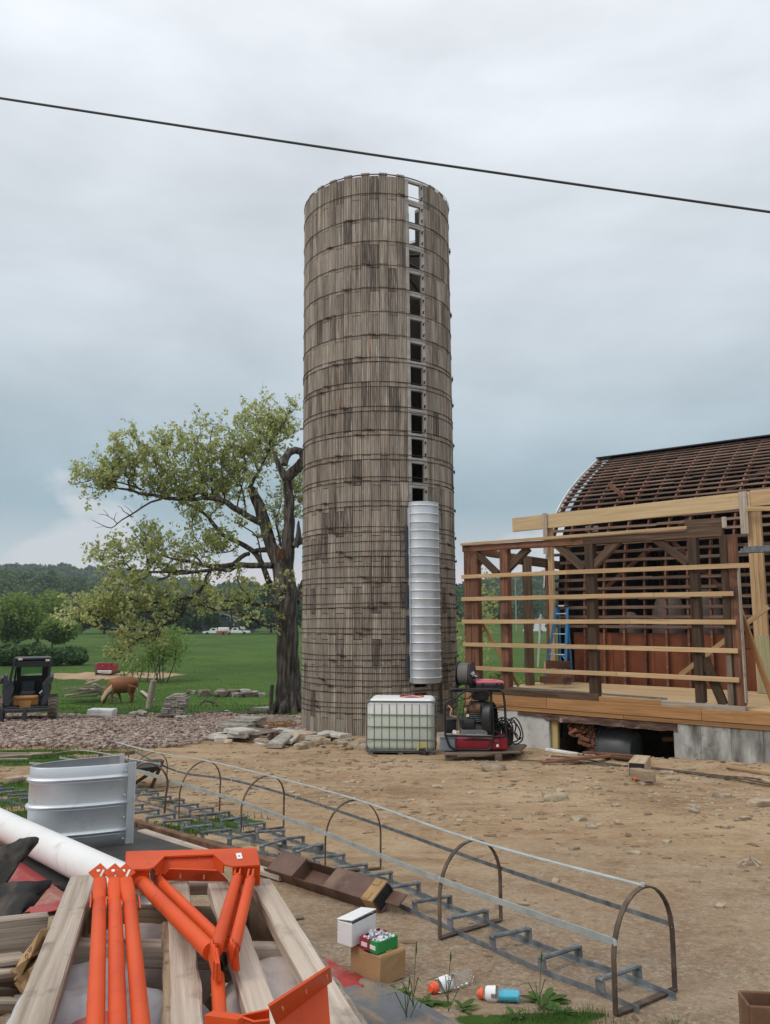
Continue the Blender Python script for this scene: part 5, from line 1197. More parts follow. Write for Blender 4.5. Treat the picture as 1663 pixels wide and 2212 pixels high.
for z in (.12, .33, .57, .80, THh):
    mb = MB(); o = .012; mb.tube([(-TW/2-o, -TD/2-o, z), (TW/2+o, -TD/2-o, z), (TW/2+o, TD/2+o, z), (-TW/2-o, TD/2+o, z)], .011, 6, closed=True); obj('cage_ring', mb, M_['cage'], tote, tm)
for y in (-.47, .47):
    mb = MB(); mb.cbox((0, y, THh+.015), (TW+.05, .06, .025), .006); obj('top_strap', mb, M_['cage'], tote, tm)
mb = MB()
for x in (-TW/2+.08, 0, TW/2-.08): mb.cbox((x, 0, .03), (.1, TD, .1), .01)
mb.cbox((0, 0, .085), (TW, TD, .012), .003); obj('pallet_base', mb, M_['cage'], tote, tm)
mb = MB(); mb.lathe([(.0, THh+.04), (.08, THh+.04), (.085, THh+.03), (.085, THh-.05)], 18); obj('lid', mb, M_['label_white'], tote, tm, smooth=40)
mb = MB(); mb.cbox((.42, -TD/2-.02, .1), (.17, .12, .1), .03); mb.tube([(.42, -TD/2-.02, .11), (.52, -TD/2-.14, .09)], .04, 8); mb.tube([(.36, -TD/2-.08, .17), (.5, -TD/2-.08, .18)], .014, 6); obj('valve', mb, M_['black_plastic'], tote, tm)
mb = MB(); mb.cbox((.42, -TD/2+.01, .2), (.2, .02, .16), .02); obj('valve_plate', mb, flat('yellow_stain', (.55, .48, .18), .5), tote, tm)
mb = MB()
for k in range(3):
    mb.tube([tm @ Vector((.14+(.2+.02*k)*math.cos(a)+.05, (.16+.02*k)*math.sin(a)+.05, THh+.03+.018*k+.01*math.sin(3*a))) for a in [2*math.pi*i/28 for i in range(28)]], .011, 6, closed=True)
obj('red_hose', mb, flat('red_hose', (.42, .06, .05), .5), label='coil of red hose lying on top of the water tote', cat='hose')

# ------------------------------------------------------------------ generator / pump in its roll cage on a platform
def E1(x, y): return (944.9+.2273*x, 1403.9+.2273*y)
WY = 14.95
def ep(x, y, d=0): return at(*E1(x, y), WY+d)
pz = ep(340, 945).z
plat = thing('wooden_platform', ep(340, 1030), 'low weathered platform of boards on blocks under the generator', 'platform')
for k in range(6):
    d = -.35+.155*k; xa, xb = 60+14*k, 780+12*k
    A_, B_ = ep(xa, 955, d), ep(xb, 930, d+.25); A_.z = pz-.03; B_.z = pz-.03
    plank('board', A_, B_, .145, .03, M_['pallet_wood'], plat)
for x, d, lb in ((105, -.25, 0), (575, -.2, 0), (760, .35, 0), (150, .5, 0)):
    c = ep(x, 1000, d); g = gz(c.x, c.y); mb = MB(); mb.cbox((c.x, c.y, (g-.05+pz-.05)/2), (.13, .16, pz-.05-g+.05), .01); obj('block', mb, M_['pallet_wood'], plat)
gen = thing('generator', ep(340, 945), 'black tube-framed engine pump with a red fuel tank on the wooden platform', 'generator')
def gobj(name, mb, m, smooth=40, **k): return obj(name, mb, M_[m] if isinstance(m, str) else m, gen, smooth=smooth, **k)
def gtube(pts, r=.021, m='black_steel', name='frame_tube', n=8): return gobj(name, MB().tube(pts, r, n), m, 60)
for d in (-.22, .45):
    pts = [ep(75, 820, d), ep(68, 560, d), ep(80, 505, d), ep(110, 480, d), ep(150, 478, d)] if d < 0 else [ep(75, 820, d), ep(68, 520, d)]
    gtube(pts)
    gtube([ep(160, 480, d), ep(200, 430, d), ep(260, 392, d), ep(440, 385, d), ep(480, 400, d), ep(510, 450, d), ep(530, 700, d), ep(528, 880, d), ep(505, 935, d), ep(480, 950, d), ep(160, 945, d), ep(115, 915, d), ep(90, 850, d), ep(75, 800, d)])
    gtube([ep(70, 815, d), ep(640, 825, d)], .018); gtube([ep(125, 380, d), ep(200, 372, d), ep(590, 378, d), ep(625, 410, d), ep(640, 520, d), ep(648, 700, d), ep(655, 830, d)], .022)
    gtube([ep(130, 380, d), ep(140, 480, d)], .018); gtube([ep(540, 548, d), ep(640, 540, d)], .016)
for x, y in ((75, 815), (640, 825), (590, 380), (130, 380), (505, 935), (200, 430), (110, 480)): gtube([ep(x, y, -.22), ep(x, y, .45)], .018, name='cross_tube')
mb = MB(); A_, B_ = ep(125, 385), ep(590, 385); mb.cbox(tuple((A_+B_)/2+Vector((0, .1, 0))), (B_.x-A_.x, .6, .03), .008); gobj('top_tray', mb, 'black_steel')
c = ep(405, 890); mb = rbox(.98, .52, .2, .05); gobj('fuel_tank', MB().add(mb.v, mb.f, Matrix.Translation((c.x, c.y+.12, ep(0, 945).z))), 'red_plastic', 60)
c = ep(620, 880, -.05); mb = rbox(.16, .4, .26, .05); gobj('fuel_tank_shoulder', MB().add(mb.v, mb.f, Matrix.Translation((c.x, c.y+.1, ep(0, 945).z))), 'red_plastic', 60)
c = ep(570, 910, -.20); mb = MB(); mb.box(tuple(c), (.045, .01, .045)); gobj('sticker', mb, 'label_white')
# engine
c = ep(415, 600, .1); mb = MB(); mb.cbox(tuple(c), (.42, .4, .42), .04); gobj('engine_block', mb, 'dark_grey_paint')
mb = MB()
for k in range(9): mb.cbox((c.x-.13, c.y-.16, c.z-.12+.035*k), (.2, .2, .012), .003)
gobj('cooling_fins', mb, 'galv_dull')
F, ln = frame(ep(545, 650, -.05), ep(445, 635, -.14)); M1 = F @ Matrix.Rotation(R(90), 4, 'Y')
mb = MB(); mb.lathe([(.02, -.09), (.2, -.085), (.29, -.05), (.3, 0), (.3, .09), (.26, .11)], 28, Matrix.Translation(ep(485, 650, -.08)) @ Matrix.Rotation(R(-28), 4, 'Z') @ Matrix.Rotation(R(90), 4, 'Y') @ Matrix.Scale(.78, 4, (0, 1, 0)))
gobj('fan_cowl', mb, 'black_plastic', 35)
mb = MB()
for k in range(7): mb.tube([ep(545, 560+30*k, .02+.0), ep(578, 565+30*k, .25)], .008, 5)
gobj('cowl_slats', mb, 'black_plastic')
c = ep(420, 420, .1); mb = MB(); mb.lathe([(.17, -.10), (.2, -.08), (.2, .08), (.17, .1), (.02, .1)], 24, Matrix.Translation(c)); mb.tube([c-Vector((0, 0, .1)), c-Vector((0, 0, .25))], .06, 10); gobj('air_cleaner', mb, 'black_plastic')
mb = MB(); mb.lathe([(.001, -.16), (.07, -.16), (.085, -.13), (.085, .13), (.07, .16), (.001, .16)], 18, Matrix.Translation(ep(330, 560, -.1)) @ Matrix.Rotation(R(-20), 4, 'Z') @ Matrix.Rotation(R(83), 4, 'Y')); gobj('muffler', mb, 'rust_rail')
mb = MB(); c = ep(265, 580, -.14); mb.lathe([(.001, .03), (.07, .03), (.08, .0), (.06, -.03)], 18, Matrix.Translation(c) @ Matrix.Rotation(R(-15), 4, 'Z') @ Matrix.Rotation(R(-80), 4, 'Y')); gobj('brass_pulley', mb, flat('brass_cap', (.42, .34, .22), .4, .6))
c = ep(285, 695, -.05); mb = MB(); mb.cbox(tuple(c), (.26, .3, .19), .02); gobj('battery', mb, 'black_plastic')
mb = MB(); A_, B_ = ep(215, 778, -.18), ep(470, 782, -.18); mb.beam(A_, B_, .1, .08); gobj('pump_body', mb, 'galv_dull')
mb = MB(); mb.lathe([(.001, .03), (.033, .03), (.036, .0), (.03, -.03)], 16, Matrix.Translation(ep(160, 780, -.26)) @ Matrix.Rotation(R(90), 4, 'X')); gobj('pressure_gauge', mb, 'label_white')
gtube([ep(175, 785, -.24), ep(225, 775, -.2)], .012, 'galv', 'gauge_stem')
mb = MB(); c = ep(495, 470, -.05); mb.cbox(tuple(c), (.05, .05, .12), .01); gobj('oil_cap', mb, flat('yellow_cap', (.55, .42, .04), .5))
c = ep(370, 660, .05); mb = MB(); mb.cbox(tuple(c), (.16, .3, .22), .02); mb.cbox(tuple(ep(390, 740, .0)), (.3, .2, .12), .02); gobj('crankcase', mb, 'galv_dull')
gtube([ep(105, 530, -.1), ep(135, 560, -.2), ep(120, 620, -.22), ep(180, 640, -.2)], .014, flat('pinkish_hose', (.5, .28, .2), .5), 'pink_hose')
for q in ([(150, 470), (190, 440), (250, 460), (300, 465), (330, 420)], [(155, 490), (230, 480), (300, 450), (340, 400)], [(265, 330), (262, 500), (240, 620), (240, 700)], [(480, 660), (530, 760), (600, 800), (640, 800)], [(420, 640), (440, 720), (480, 790)], [(200, 620), (210, 700), (215, 780)], [(325, 470), (320, 510), (350, 540)]):
    gtube([ep(x, y, -.24+.02*(i % 2)) for i, (x, y) in enumerate(q)], .010, 'black_plastic', 'engine_hose', 6)
# reel of hose on the frame
reel = link('hose_reel', None, None, gen, Matrix.Translation(ep(270, 225, .15)))
rM = Matrix.Translation(ep(262, 228, .12)) @ Matrix.Rotation(R(-24), 4, 'Z') @ Matrix.Rotation(R(90), 4, 'Y')
for z, nm in ((-.125, 'reel_flange'), (.125, 'reel_flange')):
    mb = MB(); mb.lathe([(.001, z+.012), (.2, z+.012), (.232, z+.02), (.236, z+.005), (.2, z-.004), (.001, z-.004)], 32, rM); obj(nm, mb, M_['dark_grey_paint' if z > 0 else 'black_steel'], reel, smooth=40)
mb = MB(); pts = []
for i in range(7*24+1):
    a = 2*math.pi*i/24; f = i/(7*24); pts.append(rM @ Vector((.19*math.cos(a), .19*math.sin(a), -.105+.20*f+.008*math.sin(3*a))))
mb.tube(pts, .0155, 6); mb.lathe([(.165, -.11), (.165, .11)], 24, rM)
obj('wound_hose', mb, flat('grey_hose', (.17, .165, .15), .6, var=0), reel, smooth=60)
mb = MB(); c = rM @ Vector((0, 0, .14)); mb.tube([c, c+Vector((-.05, -.06, .02)), c+Vector((-.07, -.04, -.06))], .022, 8); mb.tube([c, c+Vector((.08, -.02, -.05)), c+Vector((.09, -.01, -.1))], .016, 8); mb.lathe([(.001, .05), (.04, .05), (.045, -.02)], 14, Matrix.Translation(c) @ Matrix.Rotation(R(60), 4, 'Y')); obj('swivel', mb, M_['galv'], reel)
mb = MB(); mb.tube([ep(335, 265, .0), ep(390, 262, -.1)], .014, 8); obj('crank', mb, M_['black_plastic'], reel)
mb = MB(); mb.tube([ep(310, 300, .1), ep(320, 375, .1)], .03, 8); mb.tube([ep(180, 320, .1), ep(190, 375, .1)], .03, 8); mb.tube([ep(170, 345, -.1), ep(110, 400, -.2)], .013, 8); obj('reel_stand', mb, M_['black_steel'], reel)
# things on and beside it
tb_ = thing('tool_box', ep(500, 375, .0), 'black tool box with a faded pink-red lid on top of the generator frame', 'tool box')
A_, B_ = ep(368, 372, -.08), ep(632, 372, -.0); F, ln = frame(A_, B_); zz = 0
mb = MB(); mb.cbox((0, .14, .045), (ln, .36, .09), .015, F); obj('box_body', mb, M_['black_plastic'], tb_)
mb = MB(); mb.cbox((0, .14, .12), (ln*.98, .36, .06), .02, F); mb.cbox((-.03, .14, .155), (ln*.55, .28, .02), .008, F); obj('box_lid', mb, M_['pink_lid'], tb_)
for u in (-.18, .14, .24):
    mb = MB(); mb.cbox((u*ln/.62, -.045, .09), (.04, .015, .05), .004, F); obj('clasp', mb, M_['black_plastic'], tb_)
mb = MB(); pts = []
for k in range(15):
    cx, cy = 600+28*math.sin(k*1.7)+30*(k % 2), 800+30*math.cos(k*2.3); rx, ry = 70+30*math.sin(k*3.1), 115+20*math.cos(k)
    for i in range(22):
        a = 2*math.pi*i/22+k; d = .3+.14*math.sin(a+k)+.03*(k % 5); pts.append(ep(cx+rx*math.cos(a)*.85, min(905, cy+ry*math.sin(a)), d))
mb.tube(pts, .0135, 6)
for lp in ([(660, 690), (690, 660), (735, 645), (775, 690), (800, 750), (812, 820), (795, 870), (740, 895), (680, 860), (690, 800), (740, 790), (765, 830)], [(690, 680), (720, 665), (745, 720), (735, 800), (770, 850), (800, 830)], [(620, 730), (700, 690), (745, 700), (790, 790), (760, 860), (700, 880)]):
    P = [ep(x, y, .12+.02*i % .1) for i, (x, y) in enumerate(lp)]; Q = []
    for i in range(len(P)-1):
        p0, p1, p2, p3 = P[max(i-1, 0)], P[i], P[i+1], P[min(i+2, len(P)-1)]
        for j in range(5):
            f = j/5; Q.append(.5*((2*p1)+(p2-p0)*f+(2*p0-5*p1+4*p2-p3)*f*f+(-p0+3*p1-3*p2+p3)*f**3))
    mb.tube(Q, .0135, 6)
obj('hose_coil', mb, M_['black_plastic'], smooth=60, label='tangled coil of black hose on the platform right of the generator', cat='hose')
for (x, y, w, h, d, m, lb) in ((120, 715, .2, .26, .42, 'black_plastic', 'dark bin behind the left side of the generator frame'), (95, 880, .27, .27, -.05, 'grey_plastic', 'grey-blue plastic bin at the left foot of the generator')):
    c = ep(x, y, d); b = rbox(w, .32, h, .03); o = MB().add(b.v, b.f, Matrix.Translation((c.x, c.y, c.z-h/2))); o.cbox((c.x, c.y, c.z+h/2-.02), (w+.03, .35, .03), .008)
    obj('plastic_bin', o, M_[m], smooth=60, label=lb, cat='bin')

# ------------------------------------------------------------------ skid steer loader
g = G(52, 1560); skY = g.y
ski = thing('skid_steer', g, 'black skid-steer loader with pallet forks facing the camera at the left edge', 'loader', rz=math.atan2(-g.x, g.y)-.04)
sM = WM[ski.name]; u = .1624*skY/FPX; 
def K(zx, zy, d): return (u*(zx-310), d, u*(960-zy)*1.01)   # local: x right, y away, z up
def sobj(n, mb, m, sub=None, smooth=40, **k): return obj(n, mb, M_[m] if isinstance(m, str) else m, sub or ski, sM, smooth=smooth, **k)
# wheels
tyre_me = None
for sx0 in (-1, 1):
    for yy in (.55, 1.65):
        c = Matrix.Translation((sx0*u*328, yy, u*146)); rot = Matrix.Rotation(R(90), 4, 'Y'); rr, ww = u*146, u*118
        w = link('wheel', None, None, ski, sM @ c)
        mb = MB(); mb.lathe([(rr*.5, -ww*.42), (rr*.85, -ww*.5), (rr*.95, -ww*.45), (rr*.955, ww*.45), (rr*.85, ww*.5), (rr*.5, ww*.42)], 28, rot)
        for k in range(18):
            a = 2*math.pi*k/18
            for s in (-1, 1):
                A_ = Vector((rr*.98*math.cos(a), rr*.98*math.sin(a), s*ww*.02)); B_ = Vector((rr*.96*math.cos(a+.22), rr*.96*math.sin(a+.22), s*ww*.5))
                F, ln = frame(rot @ A_, rot @ B_, up=(rot @ A_).normalized()); mb.cbox((0, 0, 0), (ln, rr*.12, rr*.1), .01, F)
        obj('tyre', mb, flat('muddy_tyre', (.16, .13, .105), .9, dirt=((.3, .23, .16), 6, .5, .7)) if tyre_me is None else tyre_me, w, sM @ c, smooth=35); tyre_me = bpy.data.materials['muddy_tyre']
        mb = MB(); mb.lathe([(.001, -ww*.3), (rr*.4, -ww*.3), (rr*.5, -ww*.42)], 20, rot); mb.lathe([(.001, ww*.3), (rr*.4, ww*.3), (rr*.5, ww*.42)], 20, rot); obj('rim', mb, M_['tan_paint'], w, sM @ c)
# body and cab
mb = MB(); mb.cbox((0, 1.25, u*205), (u*520, 1.7, u*150), .05); mb.cbox((0, 1.9, u*330), (u*500, .7, u*330), .05); sobj('body', mb, 'black_steel')
mb = MB(); mb.cbox((u*5, .2, u*(960-690)), (u*290, .12, u*120), .02); mb.cbox((u*-5, .16, u*(960-655)), (u*285, .14, u*45), .02); mb.prism([(K(235, 700, 0)[0], K(0, 690, 0)[2]), (K(380, 700, 0)[0], K(0, 690, 0)[2]), (K(370, 800, 0)[0], K(0, 800, 0)[2]), (K(245, 800, 0)[0], K(0, 800, 0)[2])], .06, Matrix(((1, 0, 0, 0), (0, 0, 1, .12), (0, 1, 0, 0), (0, 0, 0, 1)))); sobj('front_step', mb, 'tan_paint')
cab = sobj('cab', MB().cbox((u*45, 1.0, u*(960-165)), (u*445, 1.15, u*36), .03), 'black_steel')
def cb(n, mb, m='black_steel', **k): return obj(n, mb, M_[m] if isinstance(m, str) else m, cab, sM, smooth=40, **k)
for a, b in (((150, 160), (108, 420)), ((108, 420), (130, 640)), ((590, 165), (562, 480)), ((562, 480), (480, 640))):
    mb = MB(); mb.beam(K(*a, .42), K(*b, .36), .08, .1, up=(0, 1, 0)); cb('cab_post', mb)
mb = MB(); mb.beam(K(165, 235, .4), K(560, 235, .4), .05, .2, up=(0, 0, 1)); cb('cab_header', mb)
for a, b in (((165, 170), (130, 640)), ((580, 170), (555, 640))):
    mb = MB(); A_, B_ = K(*a, .45), K(*b, .45); mb.v = [A_, B_, (B_[0], 1.55, B_[2]), (A_[0], 1.55, A_[2])]; mb.f = [(0, 1, 2, 3)]
    mb.v += [(x+.02, y, z) for x, y, z in mb.v]; mb.f += [(7, 6, 5, 4), (0, 4, 5, 1), (1, 5, 6, 2), (2, 6, 7, 3), (3, 7, 4, 0)]; cb('side_screen', mb)
mb = MB(); 
for (x0, y0, x1, y1) in ((160, 200, 210, 640), (475, 200, 560, 640), (210, 200, 475, 250), (210, 410, 475, 640)):
    A_, B_ = K(x0, y1, 1.5), K(x1, y0, 1.5); mb.box(((A_[0]+B_[0])/2, 1.5, (A_[2]+B_[2])/2), (B_[0]-A_[0], .05, B_[2]-A_[2]))
cb('rear_wall', mb)
gl = glassy('green_glass', (.45, .78, .6), .03, .12); mb = MB(); A_, B_ = K(208, 412, 1.5), K(478, 248, 1.5); mb.box(((A_[0]+B_[0])/2, 1.5, (A_[2]+B_[2])/2), (B_[0]-A_[0]-.01, .012, B_[2]-A_[2]-.01)); cb('rear_window', mb, gl)
mb = MB(); mb.prism([(K(335, 0, 0)[0], K(0, 275, 0)[2]), (K(375, 0, 0)[0], K(0, 275, 0)[2]), (K(355, 0, 0)[0], K(0, 245, 0)[2])], .03, Matrix(((1, 0, 0, 0), (0, 0, 1, 1.4), (0, 1, 0, 0), (0, 0, 0, 1)))); cb('dome_lamp', mb)
for x0, x1, y0, y1 in ((188, 240, 160, 186), (520, 575, 178, 205)):
    A_, B_ = K(x0, y1, .38), K(x1, y0, .38); mb = MB(); mb.cbox(((A_[0]+B_[0])/2, .38, (A_[2]+B_[2])/2), (B_[0]-A_[0], .06, B_[2]-A_[2]), .01); cb('headlight', mb, flat('lamp_lens', (.62, .58, .46), .25))
seat = rbox(u*170, .35, u*180, .06); mb = MB().add(seat.v, seat.f, Matrix.Translation((u*10, .95, u*(960-640)))); mb.cbox((u*10, .75, u*(960-620)), (u*190, .5, u*70), .04); cb('seat', mb, flat('seat_grey', (.04, .05, .055), .7))
# lift arms
for s, pts in ((-1, [(40, 350), (110, 460), (170, 520), (120, 745), (60, 745), (30, 560)]), (1, [(575, 385), (615, 460), (610, 560), (560, 745), (500, 745), (525, 560), (500, 480)])):
    mb = MB(); mb.prism([(K(x, y, 0)[0], K(x, y, 0)[2]) for x, y in pts][::-1], .22, Matrix(((1, 0, 0, 0), (0, 0, 1, .0), (0, 1, 0, 0), (0, 0, 0, 1)))); sobj('lift_arm', mb, 'dark_grey_paint', smooth=30)
    x = -300 if s < 0 else 290
    mb = MB(); mb.cbox((u*x, 1.2, u*(960-430)), (.12, 2.2, .2), .03); sobj('arm_beam', mb, 'dark_grey_paint')
for q in ([(55, 500), (100, 460), (160, 490), (165, 560), (130, 640)], [(500, 490), (520, 600), (480, 640)], [(560, 480), (610, 520), (590, 600)]): sobj('hydraulic_hose', MB().tube([K(x, y, -.12) for x, y in q], .016, 6), 'black_plastic')
sobj('cylinder', MB().tube([K(475, 605, -.05), K(510, 565, -.1)], .03, 10), 'galv')
# fork carriage
car = sobj('fork_carriage', MB().cbox(K(300, 795, -.42), (u*610, .08, u*42), .01), 'dark_grey_paint')
for a in ((300, 945, u*610, u*36), (300, 762, u*560, .03)):
    mb = MB(); mb.cbox(K(a[0], a[1], -.40), (a[2], .07, a[3]), .01); obj('carriage_rail', mb, M_['dark_grey_paint'], car, sM)
for x0, x1 in ((-20, 30), (95, 220), (385, 590), (-5, 80), (470, 585)):
    yq = (745, 770) if x1-x0 > 100 else (770, 930); A_, B_ = K(x0, yq[1], -.37), K(x1, yq[0], -.37); mb = MB(); mb.cbox(((A_[0]+B_[0])/2, -.37, (A_[2]+B_[2])/2), (B_[0]-A_[0], .04, B_[2]-A_[2]), .008); obj('carriage_plate', mb, M_['black_steel'], car, sM)
for x in (40, 318):
    mb = MB(); mb.cbox(K(x, 850, -.48), (u*52, .05, u*190), .008); mb.prism([(-.48, u*8), (-.48, u*30), (-1.45, u*16), (-1.45, u*8)], u*52, Matrix(((0, 0, 1, K(x, 0, 0)[0]), (1, 0, 0, 0), (0, 1, 0, .0), (0, 0, 0, 1)))); obj('fork', mb, M_['dark_grey_paint'], car, sM)

# ------------------------------------------------------------------ grazing horse
hp = G(262, 1519); hs = 1.0*hp.y/FPX
def H(zx, zy, d=0): # region 350..800 x 2600..2900, 1663 wide
    return at((350+zx*.2706)/1.852, (2600+zy*.2706)/1.852, hp.y+d)
horse = thing('horse', hp, 'chestnut horse with flaxen mane grazing in the meadow', 'horse')
px1 = .2706/1.852*hs  # metres per zoom pixel
hb = MB()
def limb(pts, n=12): hb.tube(crv([H(x, y, d) for x, y, d, r in pts], 4), [r_*px1 for r_ in np.interp(np.arange(4*(len(pts)-1)+1)/4, range(len(pts)), [q[3] for q in pts])], n)
limb([(715, 560, 0, 22), (690, 510, 0, 82), (640, 498, 0, 108), (560, 512, 0, 122), (470, 512, 0, 118), (410, 512, 0, 98), (370, 530, 0, 66)], 16)
limb([(440, 500, 0, 86), (390, 505, 0, 88), (345, 545, 0, 70), (300, 605, 0, 54), (262, 655, 0, 46), (248, 690, 0, 44)])
limb([(270, 640, 0, 34), (252, 685, 0, 48), (240, 735, 0, 34), (232, 780, 0, 25), (228, 806, 0, 19)])
for pts in (((410, 540, -.16, 60), (385, 610, -.18, 34), (364, 650, -.18, 21), (360, 705, -.18, 16), (358, 760, -.18, 13), (350, 788, -.18, 17)), ((450, 540, .16, 60), (456, 610, .16, 36), (468, 655, .16, 21), (482, 710, .16, 16), (494, 758, .16, 13), (502, 785, .16, 17)),
            ((660, 530, -.18, 78), (636, 600, -.2, 44), (632, 650, -.2, 24), (648, 690, -.2, 18), (636, 745, -.2, 14), (618, 784, -.2, 17)), ((690, 520, .18, 72), (664, 600, .2, 42), (658, 645, .2, 24), (672, 685, .2, 18), (662, 740, .2, 14), (655, 772, .2, 17))): limb(pts, 10)
M_['chestnut'] = mat('chestnut_coat', [(.3, (.16, .055, .02)), (.55, (.23, .083, .031)), (.8, (.3, .115, .048))], (1.2, 1.2, 1.2), 4, .6, var=0, spec=.3)
M_['flaxen'] = mat('flaxen_hair', [(.3, (.48, .34, .19)), (.6, (.64, .5, .32)), (.8, (.72, .6, .42))], (12, 12, 3), 5, .7, var=0)
ho = obj('body', hb, M_['chestnut'], horse, smooth=180)
md = ho.modifiers.new('remesh', 'REMESH'); md.mode = 'VOXEL'; md.voxel_size = .035; md.use_smooth_shade = True
md = ho.modifiers.new('smooth', 'SMOOTH'); md.iterations = 5
mb = MB(); rh = random.Random(4)
for i in range(190):
    f = rh.random()*1.05; x = 430*(1-f)+232*f; y = (440*(1-f)**1+650*f) - 60*f*(1-f)*2.2; d = -.12-.18*rh.random()+.2*(rh.random() < .25)
    ln = 55+55*rh.random(); x2, y2 = x-12+34*rh.random()-10*f, y+ln
    dd = -(.33*(1-f)+.2*f)-.03*rh.random()
    a, b, c = H(x+8, y-28*(1-f), -.03), H((x+x2)/2, (y+y2)/2, dd), H(x2, y2, dd-.02)
    mb.tube([a, b, c], [.035, .032, .006], 4)
obj('mane', mb, M_['flaxen'], horse, smooth=70)
mb = MB()
for i in range(34):
    x2 = 700+45*rh.random(); mb.tube([H(685+6*rh.random(), 440, .0), H(700+12*rh.random(), 510, .05*rh.gauss(0, 1)), H(x2-12, 570, .08*rh.gauss(0, 1)), H(x2, 608+18*rh.random(), .08*rh.gauss(0, 1))], [.03, .045, .035, .006], 4)
obj('tail', mb, M_['flaxen'], horse, smooth=70)
for d in (-.1, .12):
    mb = MB(); mb.tube([H(258, 680, d), H(252, 655, d*1.3), H(256, 638, d*1.4)], [.05, .045, .008], 6); obj('ear', mb, M_['chestnut'], horse)
for x, y, d in ((352, 790, -.18), (504, 786, .16), (620, 785, -.2), (662, 770, .2)):
    mb = MB(); c = H(x, y, d); mb.lathe([(.075, -.06), (.055, .03), (.001, .03)], 10, Matrix.Translation(c)); obj('hoof', mb, M_['bark'], horse)
for d in (-.16,):
    mb = MB(); c = H(238, 716, -.17); mb.rock(tuple(c), (.022, .015, .02), rnd); obj('eye', mb, M_['black_plastic'], horse)

# ------------------------------------------------------------------ feeder, scrap, posts, trucks, far shed
fp = G(222, 1458); fk = fp.y/FPX
def FE(zx, zy, d=0): return at((0+zx*.3007)/1.852, (2600+zy*.3007)/1.852, fp.y+d)
FEED = (fp.x, fp.y); print('feed', fp)
fd = thing('hay_feeder', fp, 'red hay feeder wagon with a white drawbar standing on bare earth in the meadow', 'feeder')
def fbox(n, x0, y0, x1, y1, d, th, m, **k):
    A_, B_ = FE(x0, y1, d), FE(x1, y0, d); mb = MB(); mb.cbox(((A_.x+B_.x)/2, fp.y+d+th/2, (A_.z+B_.z)/2), (B_.x-A_.x, th, B_.z-A_.z), .02); return obj(n, mb, M_[m], fd, **k)
fbox('front_panel', 1295, 172, 1478, 265, 0, .12, 'red_plastic'); fbox('side_panel', 1246, 180, 1292, 300, .1, 1.6, 'pallet_wood'); fbox('rear_panel', 1300, 178, 1480, 290, 2.2, .1, 'red_plastic'); fbox('hay', 1298, 255, 1420, 285, .15, 1.8, 'white_stone'); fbox('drawbar', 1290, 275, 1480, 308, -.4, .15, 'galv'); fbox('bed', 1262, 290, 1485, 305, 0, 2.2, 'dark_wood'); fbox('skid', 1262, 298, 1284, 330, 0, 2.2, 'dark_wood'); fbox('skid', 1462, 298, 1484, 330, 0, 2.2, 'dark_wood'); fbox('side_panel', 1470, 175, 1490, 290, .1, 1.6, 'red_plastic')
def HZ(zx, zy): return ((350+zx*.2706)/1.852, (2600+zy*.2706)/1.852)
sc = [((135,1489),(205,1481),.3),((150,1494),(224,1487),.2),((185,1478),(222,1466),.34),((140,1503),(200,1494),.2),((170,1500),(238,1490),.18),((195,1488),(240,1502),.16),((160,1485),(230,1497),.18),((205,1478),(232,1492),.16),((190,1470),(212,1484),.3),((150,1506),(210,1503),.16),((215,1493),(255,1510),.2),((180,1492),(228,1484),.18),((172,1497),(215,1490),.15),((200,1501),(250,1496),.16)]
for i, (a, b, w) in enumerate(sc):
    A_, B_ = G(a[0], 1508-.12*(1508-a[1])), G(b[0], 1508-.12*(1508-b[1])); Y = hp.y+1.5
    A_, B_ = at(*a, Y+rnd.gauss(0, .8)), at(*b, Y+rnd.gauss(0, .8))
    gA, gB = gz(A_.x, A_.y)+.06, gz(B_.x, B_.y)+.06; A_.z = max(A_.z, gA); B_.z = max(B_.z, gB)
    plank('scrap_board', A_, B_, w, .07, M_['scrap_wood'], rough=.02, seg=6, label='weathered board in the jumbled scrap pile left of the horse' if i > 2 else ['widest dark slab lying on the left of the scrap pile', 'dark board along the lower left of the scrap pile', 'long dark slab jutting up to the right from the top of the scrap pile'][i], cat='board', group='scrap boards piled left of the horse')
a, b = G(305, 1496), G(*HZ(965, 766)); plank('long_plank', a+Vector((0, 0, .1)), b+Vector((0, 0, .08)), .22, .06, M_['grey_wood'], label='long pale plank lying in the grass behind the horse legs', cat='plank')
mb = MB()
pst = G(321, 1530); Yp = pst.y
post = thing('fence_post', pst, 'leaning weathered fence post with a splintered top', 'fence post')
mb.tube([at(321, 1538, Yp), at(326, 1500, Yp), at(332, 1470, Yp)], [.155, .15, .13], 10); obj('post_shaft', mb, M_['grey_wood'], post, smooth=50)
mb = MB(); mb.tube([at(331, 1471, Yp), at(334, 1460, Yp), at(338, 1450, Yp)], [.05, .03, .006], 5); obj('splinter', mb, M_['pale_wood'], post)
mb = MB(); Yq = 33.5; mb.tube([at(585, 1530, Yq), at(586, 1500, Yq), at(588, 1479, Yq)], [.085, .08, .075], 8); obj('thin_fence_post', mb, M_['pallet_wood'], label='thin dark fence post standing left of the oak trunk', cat='fence post')
